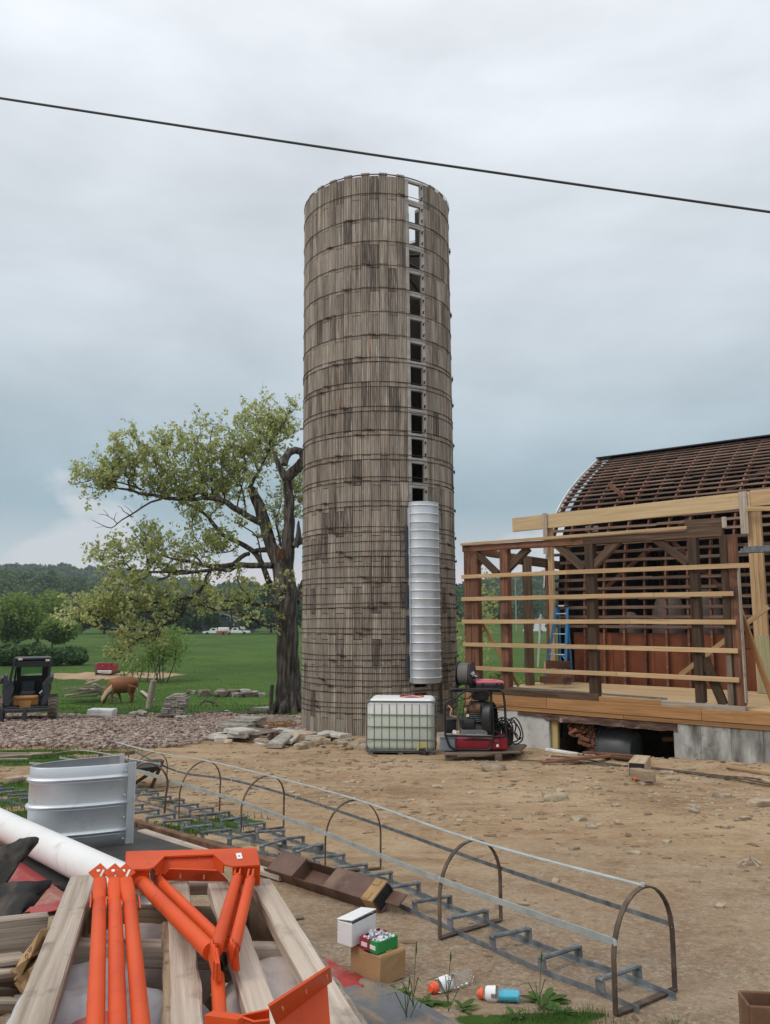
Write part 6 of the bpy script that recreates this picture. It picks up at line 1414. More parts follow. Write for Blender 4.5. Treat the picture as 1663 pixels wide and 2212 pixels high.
# white slabs, stacked staves, pallets and broken slabs at the gravel edge
stv = None
def slab(p0, p1, w, h, m, name, label, group=None, rough=.012, seg=8, up=(0, 0, 1), cat='slab'):
    return plank(name, p0, p1, w, h, M_[m], rough=rough, seg=seg, up=up, ch=.02, label=label, cat=cat, group=group)
Yw = 29.2; 
def HW(zx, zy, Y): return at(*HZ(zx, zy), Y)
for y, dx, lb in ((938, -6, 'lower of the two clean white slabs in the grass beyond the gravel'), (893, 4, 'upper of the two clean white slabs in the grass beyond the gravel')):
    A_, B_ = HW(35+dx, y, Yw), HW(400+dx, y+6, Yw); slab(A_, B_, .55, .12, 'white_stone' if 0 else 'white_paint', 'white_slab', lb, rough=.004)
Ys = 28.6
rows = [(645, 672, 1278, 1440, 1), (672, 700, 1228, 1462, 1), (698, 726, 1165, 1500, 2), (726, 752, 1175, 1480, 2), (752, 780, 1155, 1480, 3), (780, 806, 1150, 1480, 3), (806, 842, 1145, 1475, 3), (846, 876, 1118, 1400, 2), (876, 906, 1110, 1440, 3), (906, 934, 1106, 1442, 3), (934, 964, 1104, 1400, 2)]
for y0, y1, x0, x1, k in rows:
    for q in range(k):
        a = x0+(x1-x0)*q/k+3*rnd.random(); b = x0+(x1-x0)*(q+1)/k-5
        d = .05*rnd.random(); A_, B_ = HW(a, (y0+y1)/2, Ys+d), HW(b, (y0+y1)/2+2*rnd.gauss(0, 1), Ys+d)
        plank('stacked_stave', A_, B_, .5, (y1-y0)*.9*.2706/1.852*Ys/FPX, M_['old_stave'], rough=.01, seg=4, ch=.014, label='weathered concrete stave in the squat pile at the meadow edge', cat='stave', group='old staves piled on a pallet')
A_, B_ = HW(1060, 982, Ys), HW(1300, 976, Ys); plank('pallet_board', A_, B_, .9, .09, M_['dark_wood'], label='dark pallet under the squat stave pile', cat='pallet')
A_, B_ = HW(1300, 990, Ys-.6), HW(1470, 992, Ys-.6); slab(A_, B_, .4, .08, 'old_stave', 'loose_stave', 'pale stave lying on the gravel right of the squat pile')
for a, b, lb in (((640, 938), (750, 930), 'pale stave lying flat in the grass between the white slabs and the post'), ((752, 905), (855, 945), 'stave tilted against the flat one near the leaning post'), ((745, 992), (830, 1000), 'stave fragment lying at the gravel edge below the leaning post'), ((1470, 985), (1540, 992), 'small stave fragment at the right of the squat pile')):
    slab(HW(*a, Ys), HW(*b, Ys), .45, .1, 'old_stave', 'loose_stave', lb)
# block rubble out in the grass
def R3(zx, zy): return ((800+zx*.4209)/1.852, (2750+zy*.4209)/1.852)
for i in range(26):
    if i < 19: x, y = 290+340*rnd.random(), 95-30*rnd.random()
    else: x, y = [(45, 82), (60, 70), (190, 85), (200, 72), (225, 90), (-60, 62), (-95, 60)][i-19]
    p = G(*R3(x, y)); s = .18+.22*rnd.random(); mb = MB(); mb.rock((0, 0, 0), (s*1.3, s, s*.9), rnd, sub=2)
    link('block_fragment', mb.mesh('block_fragment', 35), M_['pallet_wood' if i % 3 else 'old_stave'], None, Matrix.Translation(p+Vector((0, 0, s*.5))), 'old block or stump in the grass left of the oak' if i < 19 else 'stump standing alone in the grass', 'block', 'old blocks in the meadow' if i < 19 else 'lone stumps in the meadow')
for a, b, w in (((-20, 175), (120, 165), .04), ((10, 150), (170, 90), .03), ((120, 165), (160, 190), .03)):
    mb = MB(); A_, B_ = G(*R3(*a)), G(*R3(*b)); mb.tube([A_, (A_+B_)/2+Vector((0, 0, .25)), B_+Vector((0, 0, .1))], w, 5); obj('fallen_branch', mb, M_['bark'], label='dead branch lying in the grass right of the squat stave pile', cat='branch', group='dead branches in the grass')
for a, b, w, h, m, lb in (((20, 258), (215, 245), .5, .1, 'dark_wood', 'dark board along the gravel edge, left one'), ((365, 262), (515, 258), .4, .1, 'dark_wood', 'dark board along the gravel edge, nearer the oak'), ((548, 232), (700, 215), .7, .16, 'old_stave', 'pale stave bundle lying left of the oak roots'), ((600, 362), (880, 325), .8, .12, 'pallet_wood', 'grey pallet lying tilted on the gravel left of the silo'), ((912, 340), (985, 345), .4, .08, 'old_stave', 'stave lying against the left side of the silo'), ((228, 243), (268, 243), .3, .1, 'white_stone', 'white stone block at the gravel edge')):
    A_, B_ = G(*R3(*a)), G(*R3(*b)); slab(A_+Vector((0, 0, h/2)), B_+Vector((0, 0, h/2)), w, h, m, 'edge_board' if 'wood' in m else 'loose_stave', lb)
# heap of slabs left of the silo: (a, b, width, thick, lift)
SL = [((365, 292), (600, 305), .42, .11, .42, 'old_stave'), ((318, 318), (540, 335), .42, .11, .33, 'old_stave'), ((310, 350), (548, 352), .4, .1, .22, 'old_stave'), ((210, 358), (485, 372), .42, .11, .24, 'old_stave'), ((150, 385), (215, 385), .4, .1, .12, 'old_stave'), ((200, 388), (430, 395), .42, .1, .12, 'old_stave'), ((490, 385), (560, 375), .4, .1, .12, 'old_stave'), ((295, 420), (455, 405), .6, .09, .33, 'white_stone'), ((350, 455), (505, 425), .5, .12, .22, 'white_stone'), ((490, 420), (570, 445), .5, .1, .22, 'white_stone'), ((170, 470), (290, 440), .5, .1, .14, 'white_stone'), ((150, 498), (275, 492), .5, .14, .05, 'white_stone'), ((0, 395), (65, 385), .5, .05, .03, 'white_stone'), ((-20, 420), (125, 408), .5, .05, .03, 'old_stave'), ((570, 425), (630, 460), .18, .12, .08, 'old_stave'),
      ((780, 415), (1040, 440), .3, .09, .18, 'white_stone'), ((735, 415), (790, 425), .3, .16, .12, 'white_stone'), ((790, 455), (920, 462), .5, .06, .12, 'white_stone'), ((705, 555), (830, 455), .35, .09, .1, 'old_stave'), ((835, 520), (945, 450), .2, .08, .12, 'white_stone'), ((890, 490), (1010, 470), .3, .07, .1, 'white_stone'), ((1020, 478), (1215, 440), .28, .09, .2, 'white_stone'), ((1215, 440), (1385, 465), .34, .09, .2, 'white_stone'), ((1210, 478), (1340, 482), .3, .08, .06, 'white_stone'), ((885, 520), (1000, 505), .4, .08, .02, 'white_stone'), ((545, 540), (625, 530), .3, .03, .01, 'white_stone'), ((1005, 500), (1090, 500), .3, .08, .04, 'white_stone')]
for i, (a, b, w, h, lf, m) in enumerate(SL):
    A_, B_ = at(*R3(*a), 1), at(*R3(*b), 1); ya = 19.3-.0045*(R3(*a)[1]-1575)*20; A_, B_ = G(*R3(*a)), G(*R3(*b))
    Ya = G(R3(*a)[0], R3(*a)[1]+lf*70).y; A_, B_ = at(*R3(*a), Ya), at(*R3(*b), Ya+(B_.y-A_.y)*.5)
    A_.z = max(A_.z, gz(A_.x, A_.y)+h*.45); B_.z = max(B_.z, gz(B_.x, B_.y)+h*.45)
    pile = i < 7
    lb = 'weathered stave in the low stack left of the silo foot' if pile else 'broken white slab leaning in the heap at the silo foot' if i > 14 else 'broken white slab in the left heap in front of the stave stack'
    slab(A_, B_, w, h, m, 'stacked_stave' if pile else 'broken_slab', lb, 'staves in the low stack' if pile else ('slabs at the silo foot' if i > 14 else 'slabs in the left heap'), rough=.018, cat='stave' if pile else 'slab')
pal = thing('pallet', G(*R3(470, 505)), 'dark pallet tilted under the left heap of broken slabs', 'pallet')
A_, B_ = G(*R3(285, 485), .12), G(*R3(670, 515), .1)
for k, dz in ((0, .1), (0, -.06)): plank('pallet_board', A_+Vector((0, 0, dz)), B_+Vector((0, 0, dz)), .9, .022, M_['pallet_wood'], pal)
for f in (.02, .2, .4, .98):
    c = A_*(1-f)+B_*f; mb = MB(); mb.cbox((c.x, c.y, c.z+.02), (.06, .9, .13), .006); obj('pallet_block', mb, M_['pallet_wood'], pal)
plank('pallet_stringer', A_*.6+B_*.4+Vector((0, -.45, .02)), B_+Vector((0, -.45, .02)), .03, .13, M_['pallet_wood'], pal)
plank('dark_beam_end', G(*R3(1095, 495), .08), G(*R3(1245, 500), .08), .2, .16, M_['dark_wood'], label='dark beam under the white slabs right by the silo foot', cat='beam'); plank('dark_beam_end', G(*R3(705, 490), .08), G(*R3(760, 488), .08), .2, .14, M_['dark_wood'], label='short dark beam end between the two heaps of slabs', cat='beam')
mb = MB(); 
for i in range(160):
    x = 600+300*rnd.random(); y = 400-55*rnd.random()+20*rnd.random()
    if i > 90: x, y = 1040+160*rnd.random(), 432-50*rnd.random()
    c = G(*R3(x, y)); a = rnd.random()*6.28; l_ = .1+.25*rnd.random(); e = Vector((math.cos(a)*l_, math.sin(a)*l_, .1*rnd.random()))
    h0 = .22*rnd.random() if i > 90 else .05
    mb.tube([c+Vector((0, 0, h0)), c+e*.5+Vector((0, 0, h0+.05*rnd.random())), c+e+Vector((0, 0, h0))], [.012, .012, .004], 4)
obj('bark_litter', mb, mat('bark_litter', [(.3, (.16, .06, .02)), (.6, (.32, .16, .06)), (.8, (.46, .3, .16))], (9, 9, 9), 4, .9, var=0), kind='stuff')
# rope lying on the gravel
mb = MB(); pts = [(340,1563),(380,1560),(410,1552),(412,1541),(425,1536),(445,1545),(440,1556),(425,1553),(440,1545),(465,1543),(480,1550),(478,1558),(455,1560),(430,1556)]
pts = [(1150,1170),(1280,1130),(1340,1120),(1350,1070),(1400,1040),(1450,1050),(1480,1090),(1440,1110),(1480,1050),(1560,1060),(1600,1100),(1570,1130),(1500,1120)]
mb.tube(crv([G((x*.3007)/1.852, (2600+y*.3007)/1.852, .12) for x, y in pts], 5), .02, 6); obj('rope', mb, flat('brown_hose', (.3, .2, .15), .8), label='brown hose looped on the crushed stone', cat='hose')
# trucks and shed beyond the meadow
def truck(px, py, Y, L_, body, label, box=None):
    p = at(px, py, Y); p.z = gz(p.x, p.y); t = thing('pickup_truck', p, label, 'truck', 'trucks parked beyond the meadow'); m = WM[t.name]
    def o(n, mb, mm): obj(n, mb, mm, t, m, smooth=40)
    mb = MB(); mb.prism([(-L_/2, .5), (L_/2, .5), (L_/2, 1.05), (-L_*.12, 1.1), (-L_*.3, 1.05), (-L_/2, .95)], 1.8, Matrix(((1, 0, 0, 0), (0, 0, 1, 0), (0, 1, 0, 0), (0, 0, 0, 1)))); o('body', mb, body)
    mb = MB(); mb.prism([(-L_*.27, 1.05), (L_*.02, 1.1), (L_*.0, 1.8), (-L_*.17, 1.8)], 1.65, Matrix(((1, 0, 0, 0), (0, 0, 1, 0), (0, 1, 0, 0), (0, 0, 0, 1)))); o('cab', mb, M_['white_paint'])
    mb = MB(); mb.box((-L_*.09, -.84, 1.45), (L_*.13, .02, .42)); o('side_window', mb, M_['black_plastic'])
    for x in (-L_*.32, L_*.3):
        mb = MB(); mb.lathe([(.001, -.1), (.2, -.12), (.4, -.1), (.4, .1), (.001, .1)], 16, Matrix.Translation((x, -.85, .4)) @ Matrix.Rotation(R(90), 4, 'X')); o('wheel', mb, M_['rubber'])
    if box: mb = MB(); mb.cbox((L_*.28, 0, 1.5), (L_*.4, 1.6, .9), .05); o('box', mb, box)
M_['red_truck'] = flat('red_truck_paint', (.45, .06, .04), .4)
truck(467, 1369, 205, 6.6, M_['white_paint'], 'white truck with a red bed and pale box, left of two beyond the meadow', M_['label_white']); truck(513, 1369, 206, 6.4, M_['white_paint'], 'white pickup, right of two trucks beyond the meadow')
mb = MB(); b = bpy.data.objects['pickup_truck']; mb.box((1.7, -.93, .8), (3.0, .03, .5)); obj('red_bed_side', mb, M_['red_truck'], b, WM[b.name])
truck(1153, 1336, 225, 6.0, M_['white_paint'], 'white truck far off seen between the barn posts')
s = at(490, 1370, 232); s.z = gz(s.x, s.y); sh = thing('far_shed', s, 'dark blue-green shed with a grey roof among trees beyond the meadow', 'shed'); shm = WM[sh.name]
M_['shed'] = flat('shed_siding', (.035, .065, .075), .7); M_['shed_roof'] = flat('shed_roof', (.2, .22, .25), .5)
mb = MB(); mb.prism([(-8.5, 0), (6.5, 0), (6.5, 2.8), (-1.2, 4.9), (-8.5, 2.5)], 10, Matrix(((1, 0, 0, 0), (0, 0, 1, 5), (0, 1, 0, 0), (0, 0, 0, 1)))); obj('wall', mb, M_['shed'], sh, shm)
mb = MB(); mb.box((0, 0, 0), (8.6, 11, .15), Matrix.Translation((2.9, 4.8, 4.0)) @ Matrix.Rotation(R(15.5), 4, 'Y')); mb.box((0, 0, 0), (8.4, 11, .15), Matrix.Translation((-5.0, 4.8, 3.85)) @ Matrix.Rotation(R(-18.2), 4, 'Y')); obj('roof', mb, M_['shed_roof'], sh, shm)
mb = MB(); mb.box((1.6, -.05, 1.3), (2.6, .06, 2.6)); obj('door', mb, M_['black_plastic'], sh, shm); mb = MB(); mb.box((4.6, -.05, 1.2), (1.6, .06, .9)); obj('window', mb, M_['label_white'], sh, shm)
hs_ = at(1163, 1328, 240); hs_.z = gz(hs_.x, hs_.y); h_ = thing('far_house', hs_, 'pale house far off behind the barn framing', 'house'); hm_ = WM[h_.name]
hm_ = hm_ @ Matrix.Scale(.62, 4)
mb = MB(); mb.box((2, 3, 2.4), (6, 6, 4.8)); obj('wall', mb, M_['label_white'], h_, hm_); mb = MB(); mb.prism([(-1.4, 4.8), (5.4, 4.8), (2, 6.6)], 6.4, Matrix(((1, 0, 0, 0), (0, 0, 1, 3), (0, 1, 0, 0), (0, 0, 0, 1)))); obj('roof', mb, M_['shed_roof'], h_, hm_)
mb = MB(); mb.box((.8, -.03, 3), (.9, .05, 1.3)); obj('window', mb, M_['black_plastic'], h_, hm_)
# the thin saplings behind the fence post
sp_ = G(345, 1475); sap = thing('sapling_clump', sp_, 'clump of thin-stemmed saplings behind the leaning fence post', 'sapling')
mb = MB(); P = []
for (x0, x1, ht) in ((300, 308, 60), (318, 335, 90), (330, 345, 110), (335, 372, 95), (342, 330, 105), (346, 352, 120), (352, 368, 110), (285, 282, 45), (360, 380, 90)):
    A_ = at(x0, 1474, sp_.y); A_.z = gz(A_.x, A_.y); B_ = at(x1, 1474-ht, sp_.y+rnd.gauss(0, .8)); mid = (A_+B_)/2+Vector((rnd.gauss(0, .2), 0, 0)); mb.tube([A_, mid, B_], [.05, .035, .012], 5)
    for k in range(60):
        f = .45+.6*rnd.random(); P.append(tuple(A_*(1-f)+B_*f+Vector((rnd.gauss(0, .7), rnd.gauss(0, .7), rnd.gauss(0, .35)))))
obj('stems', mb, M_['twig'], sap)
P = np.array(P); P = np.repeat(P, 5, 0)+rng.normal(size=(len(P)*5, 3))*.18
link('crown', quads_mesh('crown', *leaf_quads(P, .11, rng)), M_['tree_leaf'], sap)

# ------------------------------------------------------------------ caged ladder lying on the yard
def arclen(Q):
    a = [0]
    for p, q in zip(Q, Q[1:]): a.append(a[-1]+(q-p).length)
    return a
def along(Q, A, s):
    for i in range(len(Q)-1):
        if A[i+1] >= s: f = (s-A[i])/(A[i+1]-A[i]); return Q[i].lerp(Q[i+1], f), (Q[i+1]-Q[i]).normalized()
    return Q[-1], (Q[-1]-Q[-2]).normalized()
def lay_ladder(name, near, sep, label, step=.385, s0=.22, zoff=-.008, lift=.06):
    """two rails following the ground from the near rail's points, rungs on little brackets"""
    Q = crv([G(*p) for p in near], 10); A = arclen(Q)
    t = thing(name, Q[0], label, 'ladder')
    def side(p, d): return Vector((d.y, -d.x, 0)).normalized()
    N1, N2 = [], []
    for i in range(len(Q)):
        d = (Q[min(i+1, len(Q)-1)]-Q[max(i-1, 0)]); n_ = side(Q[i], d)
        a = Q[i].copy(); b = Q[i]+n_*sep; a.z = gz(a.x, a.y)+.025+zoff; b.z = gz(b.x, b.y)+.025+zoff; N1.append(a); N2.append(b)
    for nm, P in (('side_rail', N1), ('side_rail', N2)):
        mb = MB()                      # an angle iron
        for i in range(len(P)):
            d = (P[min(i+1, len(P)-1)]-P[max(i-1, 0)]).normalized(); n_ = side(P[i], d)*(1 if P is N1 else -1)
            for q in ((0, -.02), (0, .012), (.005, .012), (.005, -.014), (.026, -.014), (.026, -.02)): mb.v.append(tuple(P[i]+n_*q[0]+Vector((0, 0, q[1]))))
        for i in range(len(P)-1):
            for q in range(6): mb.f.append((i*6+q, i*6+(q+1) % 6, i*6+6+(q+1) % 6, i*6+6+q))
        mb.f += [tuple(range(6)), tuple((len(P)-1)*6+q for q in range(6))]
        obj(nm, mb, M_['rust_steel' if 0 else 'galv_dull'], t)
    s = s0; 
    while s < A[-1]-.05:
        p, d = along(N1, arclen(N1), s); n_ = side(p, d); q = p+n_*sep; q.z = gz(q.x, q.y)+.025+zoff
        mb = MB(); up = Vector((0, 0, lift))
        mb.tube([p+up+n_*.01, q+up-n_*.01], .0125, 8)
        for e in (p, q):
            mb.tube([e+up-d*.02, e+up+d*.02], .011, 6); mb.beam(e+up*.5-d*.028, e+up*.5+d*.028, .006, lift*.9)
        obj('rung', mb, M_['galv_dull'], t); s += step
    return t, N1, N2
cage, CN1, CN2 = lay_ladder('caged_ladder', [(1380, 2191), (946.7, 2000), (654, 1863), (513, 1801), (270, 1722), (205, 1694)], .27, 'long galvanised ladder with a safety cage of hoops lying on the gravel')
lay_ladder('ladder_section', [(690, 1868), (470, 1825), (352, 1792), (270, 1768), (190, 1745)], .30, 'second ladder section lying alongside the caged ladder behind the orange bracket')
lay_ladder('ladder_section', [(112, 1765), (60, 1745), (5, 1730), (-70, 1712)], .36, 'ladder section in the grass at the far left beyond the white pipe')
HOOPS = [((1330, 2195), (1458, 2142), (1395, 1917)), ((950, 2030), (1082, 1990), (1020, 1816)), ((702, 1888), (822, 1878), (768, 1728)), ((520, 1802), (632, 1808), (588, 1677)), ((386, 1768), (490, 1762), (454, 1645)), ((284, 1716), (375, 1730), (342, 1626)), ((205, 1690), (290, 1688), (254, 1604))]
tops, nears, fars = [], [], []
NS = [(1329, 2036), (950, 1900), (702, 1800), (525, 1734.5), (394, 1694), (283, 1664), (205, 1650)]; FS = [(1453, 1997), (1080, 1875), (823.6, 1783.5), (640, 1722.5), (500, 1685), (382, 1666), (290, 1623)]
for i, (a, b, tp) in enumerate(HOOPS):
    A_, B_ = G(*a), G(*b)
    if i >= 3: # the feet further back are judged from the nearer, better seen ones
        A_ = G(*a); w = Vector((.8, .6, 0))*.47; B_ = A_+w; B_.z = gz(B_.x, B_.y)
    C_ = (A_+B_)/2; Tz = at(*tp, C_.y).z; zb = min(A_.z, B_.z); h = Tz-zb; T_ = at(*tp, C_.y); 
    wv = B_-A_; wv.z = 0; W2 = wv.length/2; e = wv.normalized(); cc = Vector((C_.x, C_.y, 0))
    off = (T_-C_).dot(e)
    pts = [A_+Vector((0, 0, .01))]; sh = h*.46
    for k in range(5): pts.append(cc-e*W2+Vector((0, 0, zb+.02+sh*k/4)))
    for k in range(1, 18):
        th = math.pi*k/18; pts.append(cc+e*(-W2*math.cos(th)+off*math.sin(th)*.5)+Vector((0, 0, zb+sh+(h-sh)*math.sin(th)**.92)))
    for k in range(5): pts.append(cc+e*W2+Vector((0, 0, zb+.02+sh*(1-k/4))))
    pts.append(B_+Vector((0, 0, .01))); pts = [p for j, p in enumerate(pts) if j == 0 or (p-pts[j-1]).length > 1e-4]
    # flat bar: wide along the ladder, thin across
    dl = Vector((-e.y, e.x, 0)); mb = MB(); m = len(pts)
    for j, p in enumerate(pts):
        tg = (pts[min(j+1, m-1)]-pts[max(j-1, 0)]).normalized(); n_ = tg.cross(dl).normalized()
        for q in ((-.012, -.004), (.012, -.004), (.012, .004), (-.012, .004)): mb.v.append(tuple(p+dl*q[0]+n_*q[1]))
    for j in range(m-1):
        for q in range(4): mb.f.append((j*4+q, j*4+(q+1) % 4, j*4+4+(q+1) % 4, j*4+4+q))
    mb.beam(A_+Vector((0, 0, .012)), B_+Vector((0, 0, .012)), .034, .008)
    obj('cage_hoop', mb, M_['rust_steel'], cage, smooth=50)
    tops.append(max(pts, key=lambda p: p.z)+Vector((0, 0, .008))); nears.append((A_, e, NS[i])); fars.append((B_, e, FS[i]))
def strap(P, w, m, parent, up=None, name='cage_strap', bolts=True):
    Q = crv(P, 6)
    mb = MB()
    for a, b in zip(Q, Q[1:]): mb.beam(a, b+(b-a)*.02, w if up is None else .005, .005 if up is None else w)
    o = obj(name, mb, M_[m], parent)
    if bolts:
        for p in P[:-1]:
            mb = MB(); mb.lathe([(.001, .012), (.009, .012), (.010, -.012), (.001, -.012)], 8, Matrix.Translation(p)); obj('bolt', mb, M_['galv'], o)
    return o
strap(tops, .028, 'galv_strap', cage)
nn = [at(*px, A_.y) for (A_, e, px) in nears]; nn.append(nn[-1]+(nn[-1]-nn[-2]).normalized()*1.6)
strap(nn, .031, 'galv_strap', cage, 1); ff = [at(*px, B_.y) for (B_, e, px) in fars]; strap(ff, .024, 'galv_dull', cage, 1)
# the second cage piece behind the ring
c2 = thing('cage_section', G(330, 1740), 'shorter piece of ladder cage with one hoop tight behind the galvanised ring', 'ladder cage')
A_ = G(355, 1758); Yc = A_.y; pts = [A_+Vector((0, 0, .0))]+[at(x, y, Yc) for x, y in ((358, 1720), (362, 1690), (357, 1672), (343, 1656), (322, 1648), (302, 1652), (288, 1668), (280, 1690), (274, 1720), (270, 1750))]
mb = MB(); mb.tube(crv(pts, 4), .012, 6); obj('cage_hoop', mb, M_['rust_steel'], c2, smooth=60)
strap([at(345, 1650, Yc), at(307, 1644, Yc+.5), at(235, 1629, Yc+1.6), at(190, 1622, Yc+2.3), at(164, 1620.5, Yc+2.8), at(114, 1627, Yc+3.8)], .024, 'galv_strap', c2)
strap([at(362, 1685, Yc), at(283, 1662, Yc+.9), at(150, 1655, Yc+2.4), at(64, 1648, Yc+3.6)], .03, 'galv_strap', c2, 1)
# landing platform at the far end of the ladder
lp = thing('landing_platform', G(318, 1705), 'small dark steel landing platform on legs behind the galvanised ring', 'platform'); Yl = G(325, 1702).y
a, b, c, d = at(262, 1646, Yl+.35), at(352, 1641, Yl+.35), at(348, 1655, Yl-.25), at(256, 1664, Yl-.25)
mb = MB(); mb.v = [tuple(q) for q in (a, b, c, d)]+[tuple(q-Vector((0, 0, .05))) for q in (a, b, c, d)]; mb.f = [(0, 1, 2, 3), (7, 6, 5, 4), (0, 4, 5, 1), (1, 5, 6, 2), (2, 6, 7, 3), (3, 7, 4, 0)]; obj('plate', mb, M_['black_steel'], lp)
for A_, B_ in (((352, 1642), (325, 1706)), ((346, 1655), (283, 1698)), ((262, 1660), (268, 1705)), ((270, 1628), (290, 1625)), ((222, 1604+18), (207, 1650))): mb = MB(); mb.beam(at(*A_, Yl), at(*B_, Yl), .03, .045); obj('leg', mb, M_['rust_steel'], lp)
mb = MB(); mb.beam(at(258, 1646, Yl-.27), at(350, 1642, Yl-.27), .01, .03); obj('plate_edge', mb, M_['galv_dull'], lp)

# ------------------------------------------------------------------ galvanised chute ring on the black sheet
rb = G(270, 1833); rg = thing('chute_ring', rb+Vector((-.4, .2, 0)), 'upright shiny galvanised chute section with three ribs standing on the black sheet', 'chute section')
rM_ = Matrix.Translation((rb.x, rb.y, gz(rb.x, rb.y)+.03)) @ Matrix.Rotation(R(28), 4, 'Z')
def ringmesh(RA, RB, Hh):
    prof = [(0, 0)]
    for zz in (.135, .37, .595):
        prof += [(zz-.035, .0), (zz-.03, .004), (zz-.024, 0), (zz-.02, .001), (zz-.013, .018), (zz, .025), (zz+.011, .018), (zz+.016, .002), (zz+.022, 0)]
    prof += [(Hh-.004, 0), (Hh, -.004)]
    na = 48; mb = MB(); vs = []
    for z, o in prof:
        for i in range(na+1):
            th = math.pi*i/na; s = max(0, math.sin(th)); vs.append((-(RA+o)*s**.72, RB-(RB+o)*math.cos(th), z))
    for i in range(len(prof)-1):
        for k in range(na): mb.f.append((i*(na+1)+k, i*(na+1)+k+1, (i+1)*(na+1)+k+1, (i+1)*(na+1)+k))
    mb.v = vs; return mb
sh_ = obj('shell', ringmesh(.79, .23, .70), M_['galv'], rg, rM_, smooth=50)
md = sh_.modifiers.new('thickness', 'SOLIDIFY'); md.thickness = .004
mb = MB(); mb.cbox((.028, -.004, .36), (.06, .006, .70), .001); mb.cbox((.058, -.02, .36), (.006, .035, .70), .001); obj('flange', mb, M_['galv'], rg, rM_)
mb = MB(); mb.cbox((.02, .465, .35), (.05, .006, .72), .001); obj('flange', mb, M_['galv'], rg, rM_)
for z in (.06, .24, .43, .64):
    mb = MB(); mb.lathe([(.011, 0), (.009, .006), (.001, .008)], 8, rM_ @ Matrix.Translation((-.025, -.006, z)) @ Matrix.Rotation(R(90), 4, 'X')); obj('rivet', mb, M_['galv'], rg)
# sheets on the ground
def groundsheet(name, poly, th, m, label, cat, lift=.02, wav=.02):
    P = [G(*q) for q in poly]; mb = MB(); n = len(P)
    c = sum(P, Vector())/n
    for k in (0, 1):
        mb.v.append((c.x, c.y, gz(c.x, c.y)+lift+k*th+wav))
        for p in P: mb.v.append((p.x, p.y, gz(p.x, p.y)+lift+k*th+wav*.6*noise.noise(p*2)))
    for i in range(n):
        j = (i+1) % n; mb.f += [(0, 1+j, 1+i), (n+1, n+2+i, n+2+j), (1+i, 1+j, n+2+j, n+2+i)]
    return obj(name, mb, M_[m], label=label, cat=cat)
groundsheet('black_sheet', [(60, 1822), (172, 1800), (285, 1790), (345, 1800), (420, 1843), (410, 1870), (300, 1912), (210, 1938), (150, 1930), (100, 1917), (34, 1901), (26, 1853)], .02, 'sheet_black', 'large dusty black sheet on the ground under the galvanised ring and white pipe', 'rubber sheet', lift=.012, wav=.006)
def ribbed(name, A, B, w, m, label, cat, side=1, pitch=.23, lift=.03, sag=0, grp=None, bend=0):
    """ribbed metal sheet from A to B, spreading sideways by w"""
    d = (B-A); ln = math.hypot(d.x, d.y); e = Vector((d.x, d.y, 0)).normalized(); s = Vector((e.y, -e.x, 0))*side
    prof = []; x = 0
    while x < w:
        prof += [(x, 0), (x+pitch*.32, 0), (x+pitch*.40, .022), (x+pitch*.52, .022), (x+pitch*.60, 0)]; x += pitch
    prof = [q for q in prof if q[0] <= w]; nx = 14; mb = MB(); m_ = len(prof)
    for i in range(nx+1):
        f = i/nx
        for q, h in prof:
            p = A+e*ln*f+s*q; mb.v.append((p.x, p.y, gz(p.x, p.y)+lift+h+sag*math.sin(f*3.1)+bend*f*f+.008*noise.noise((p.x*3, p.y*3, 2))))
    for i in range(nx):
        for k in range(m_-1): mb.f.append((i*m_+k, i*m_+k+1, i*m_+m_+k+1, i*m_+m_+k))
    o = obj(name, mb, M_[m], label=label, cat=cat, group=grp); md = o.modifiers.new('t', 'SOLIDIFY'); md.thickness = .006; return o
ribbed('red_roofing', G(-60, 1800), G(175, 1965), .62, 'red_roof', 'red ribbed roofing sheet under the black sheet left of the white pipe', 'roofing sheet', lift=.035)
ribbed('red_roofing', G(600, 2022), G(826, 2136), .42, 'red_roof', 'dusty red ribbed roofing sheet left of the brown carton', 'roofing sheet', lift=.015)
ribbed('grey_roofing', G(815, 2130), G(1085, 2275), .62, 'grey_roof', 'dirty grey roofing sheet at the bottom edge below the bottles', 'roofing sheet', lift=.03, pitch=.2)
# white pipe
pa, pb = G(-190, 1726), G(300, 1986); ra = .118
mb = MB(); A_ = pa+Vector((0, 0, ra+.09)); B_ = pb+Vector((0, 0, ra+.045)); F, ln = frame(A_, B_)
mb.lathe([(ra-.01, -ln/2), (ra, -ln/2), (ra, ln/2), (ra-.01, ln/2), (ra-.01, -ln/2)], 48, F @ Matrix.Rotation(R(90), 4, 'Y')); pipe = obj('white_pipe', mb, M_['pvc'], smooth=40, label='thick white plastic pipe lying from the left edge to the orange parts', cat='pipe')
mb = MB()
for i in range(34):      # faint print along the pipe
    u = ln*(-.05+.013*i); 
    if i % 6 == 5: continue
    a = R(-112); rot = F @ Matrix.Translation((u, 0, 0)) @ Matrix.Rotation(a, 4, 'X'); mb.box((0, 0, ra+.0012), (.009, .012+.01*((i*7) % 3), .0006), rot)
M_['print'] = flat('grey_print', (.33, .32, .31), .7, var=0); obj('pipe_print', mb, M_['print'], pipe)
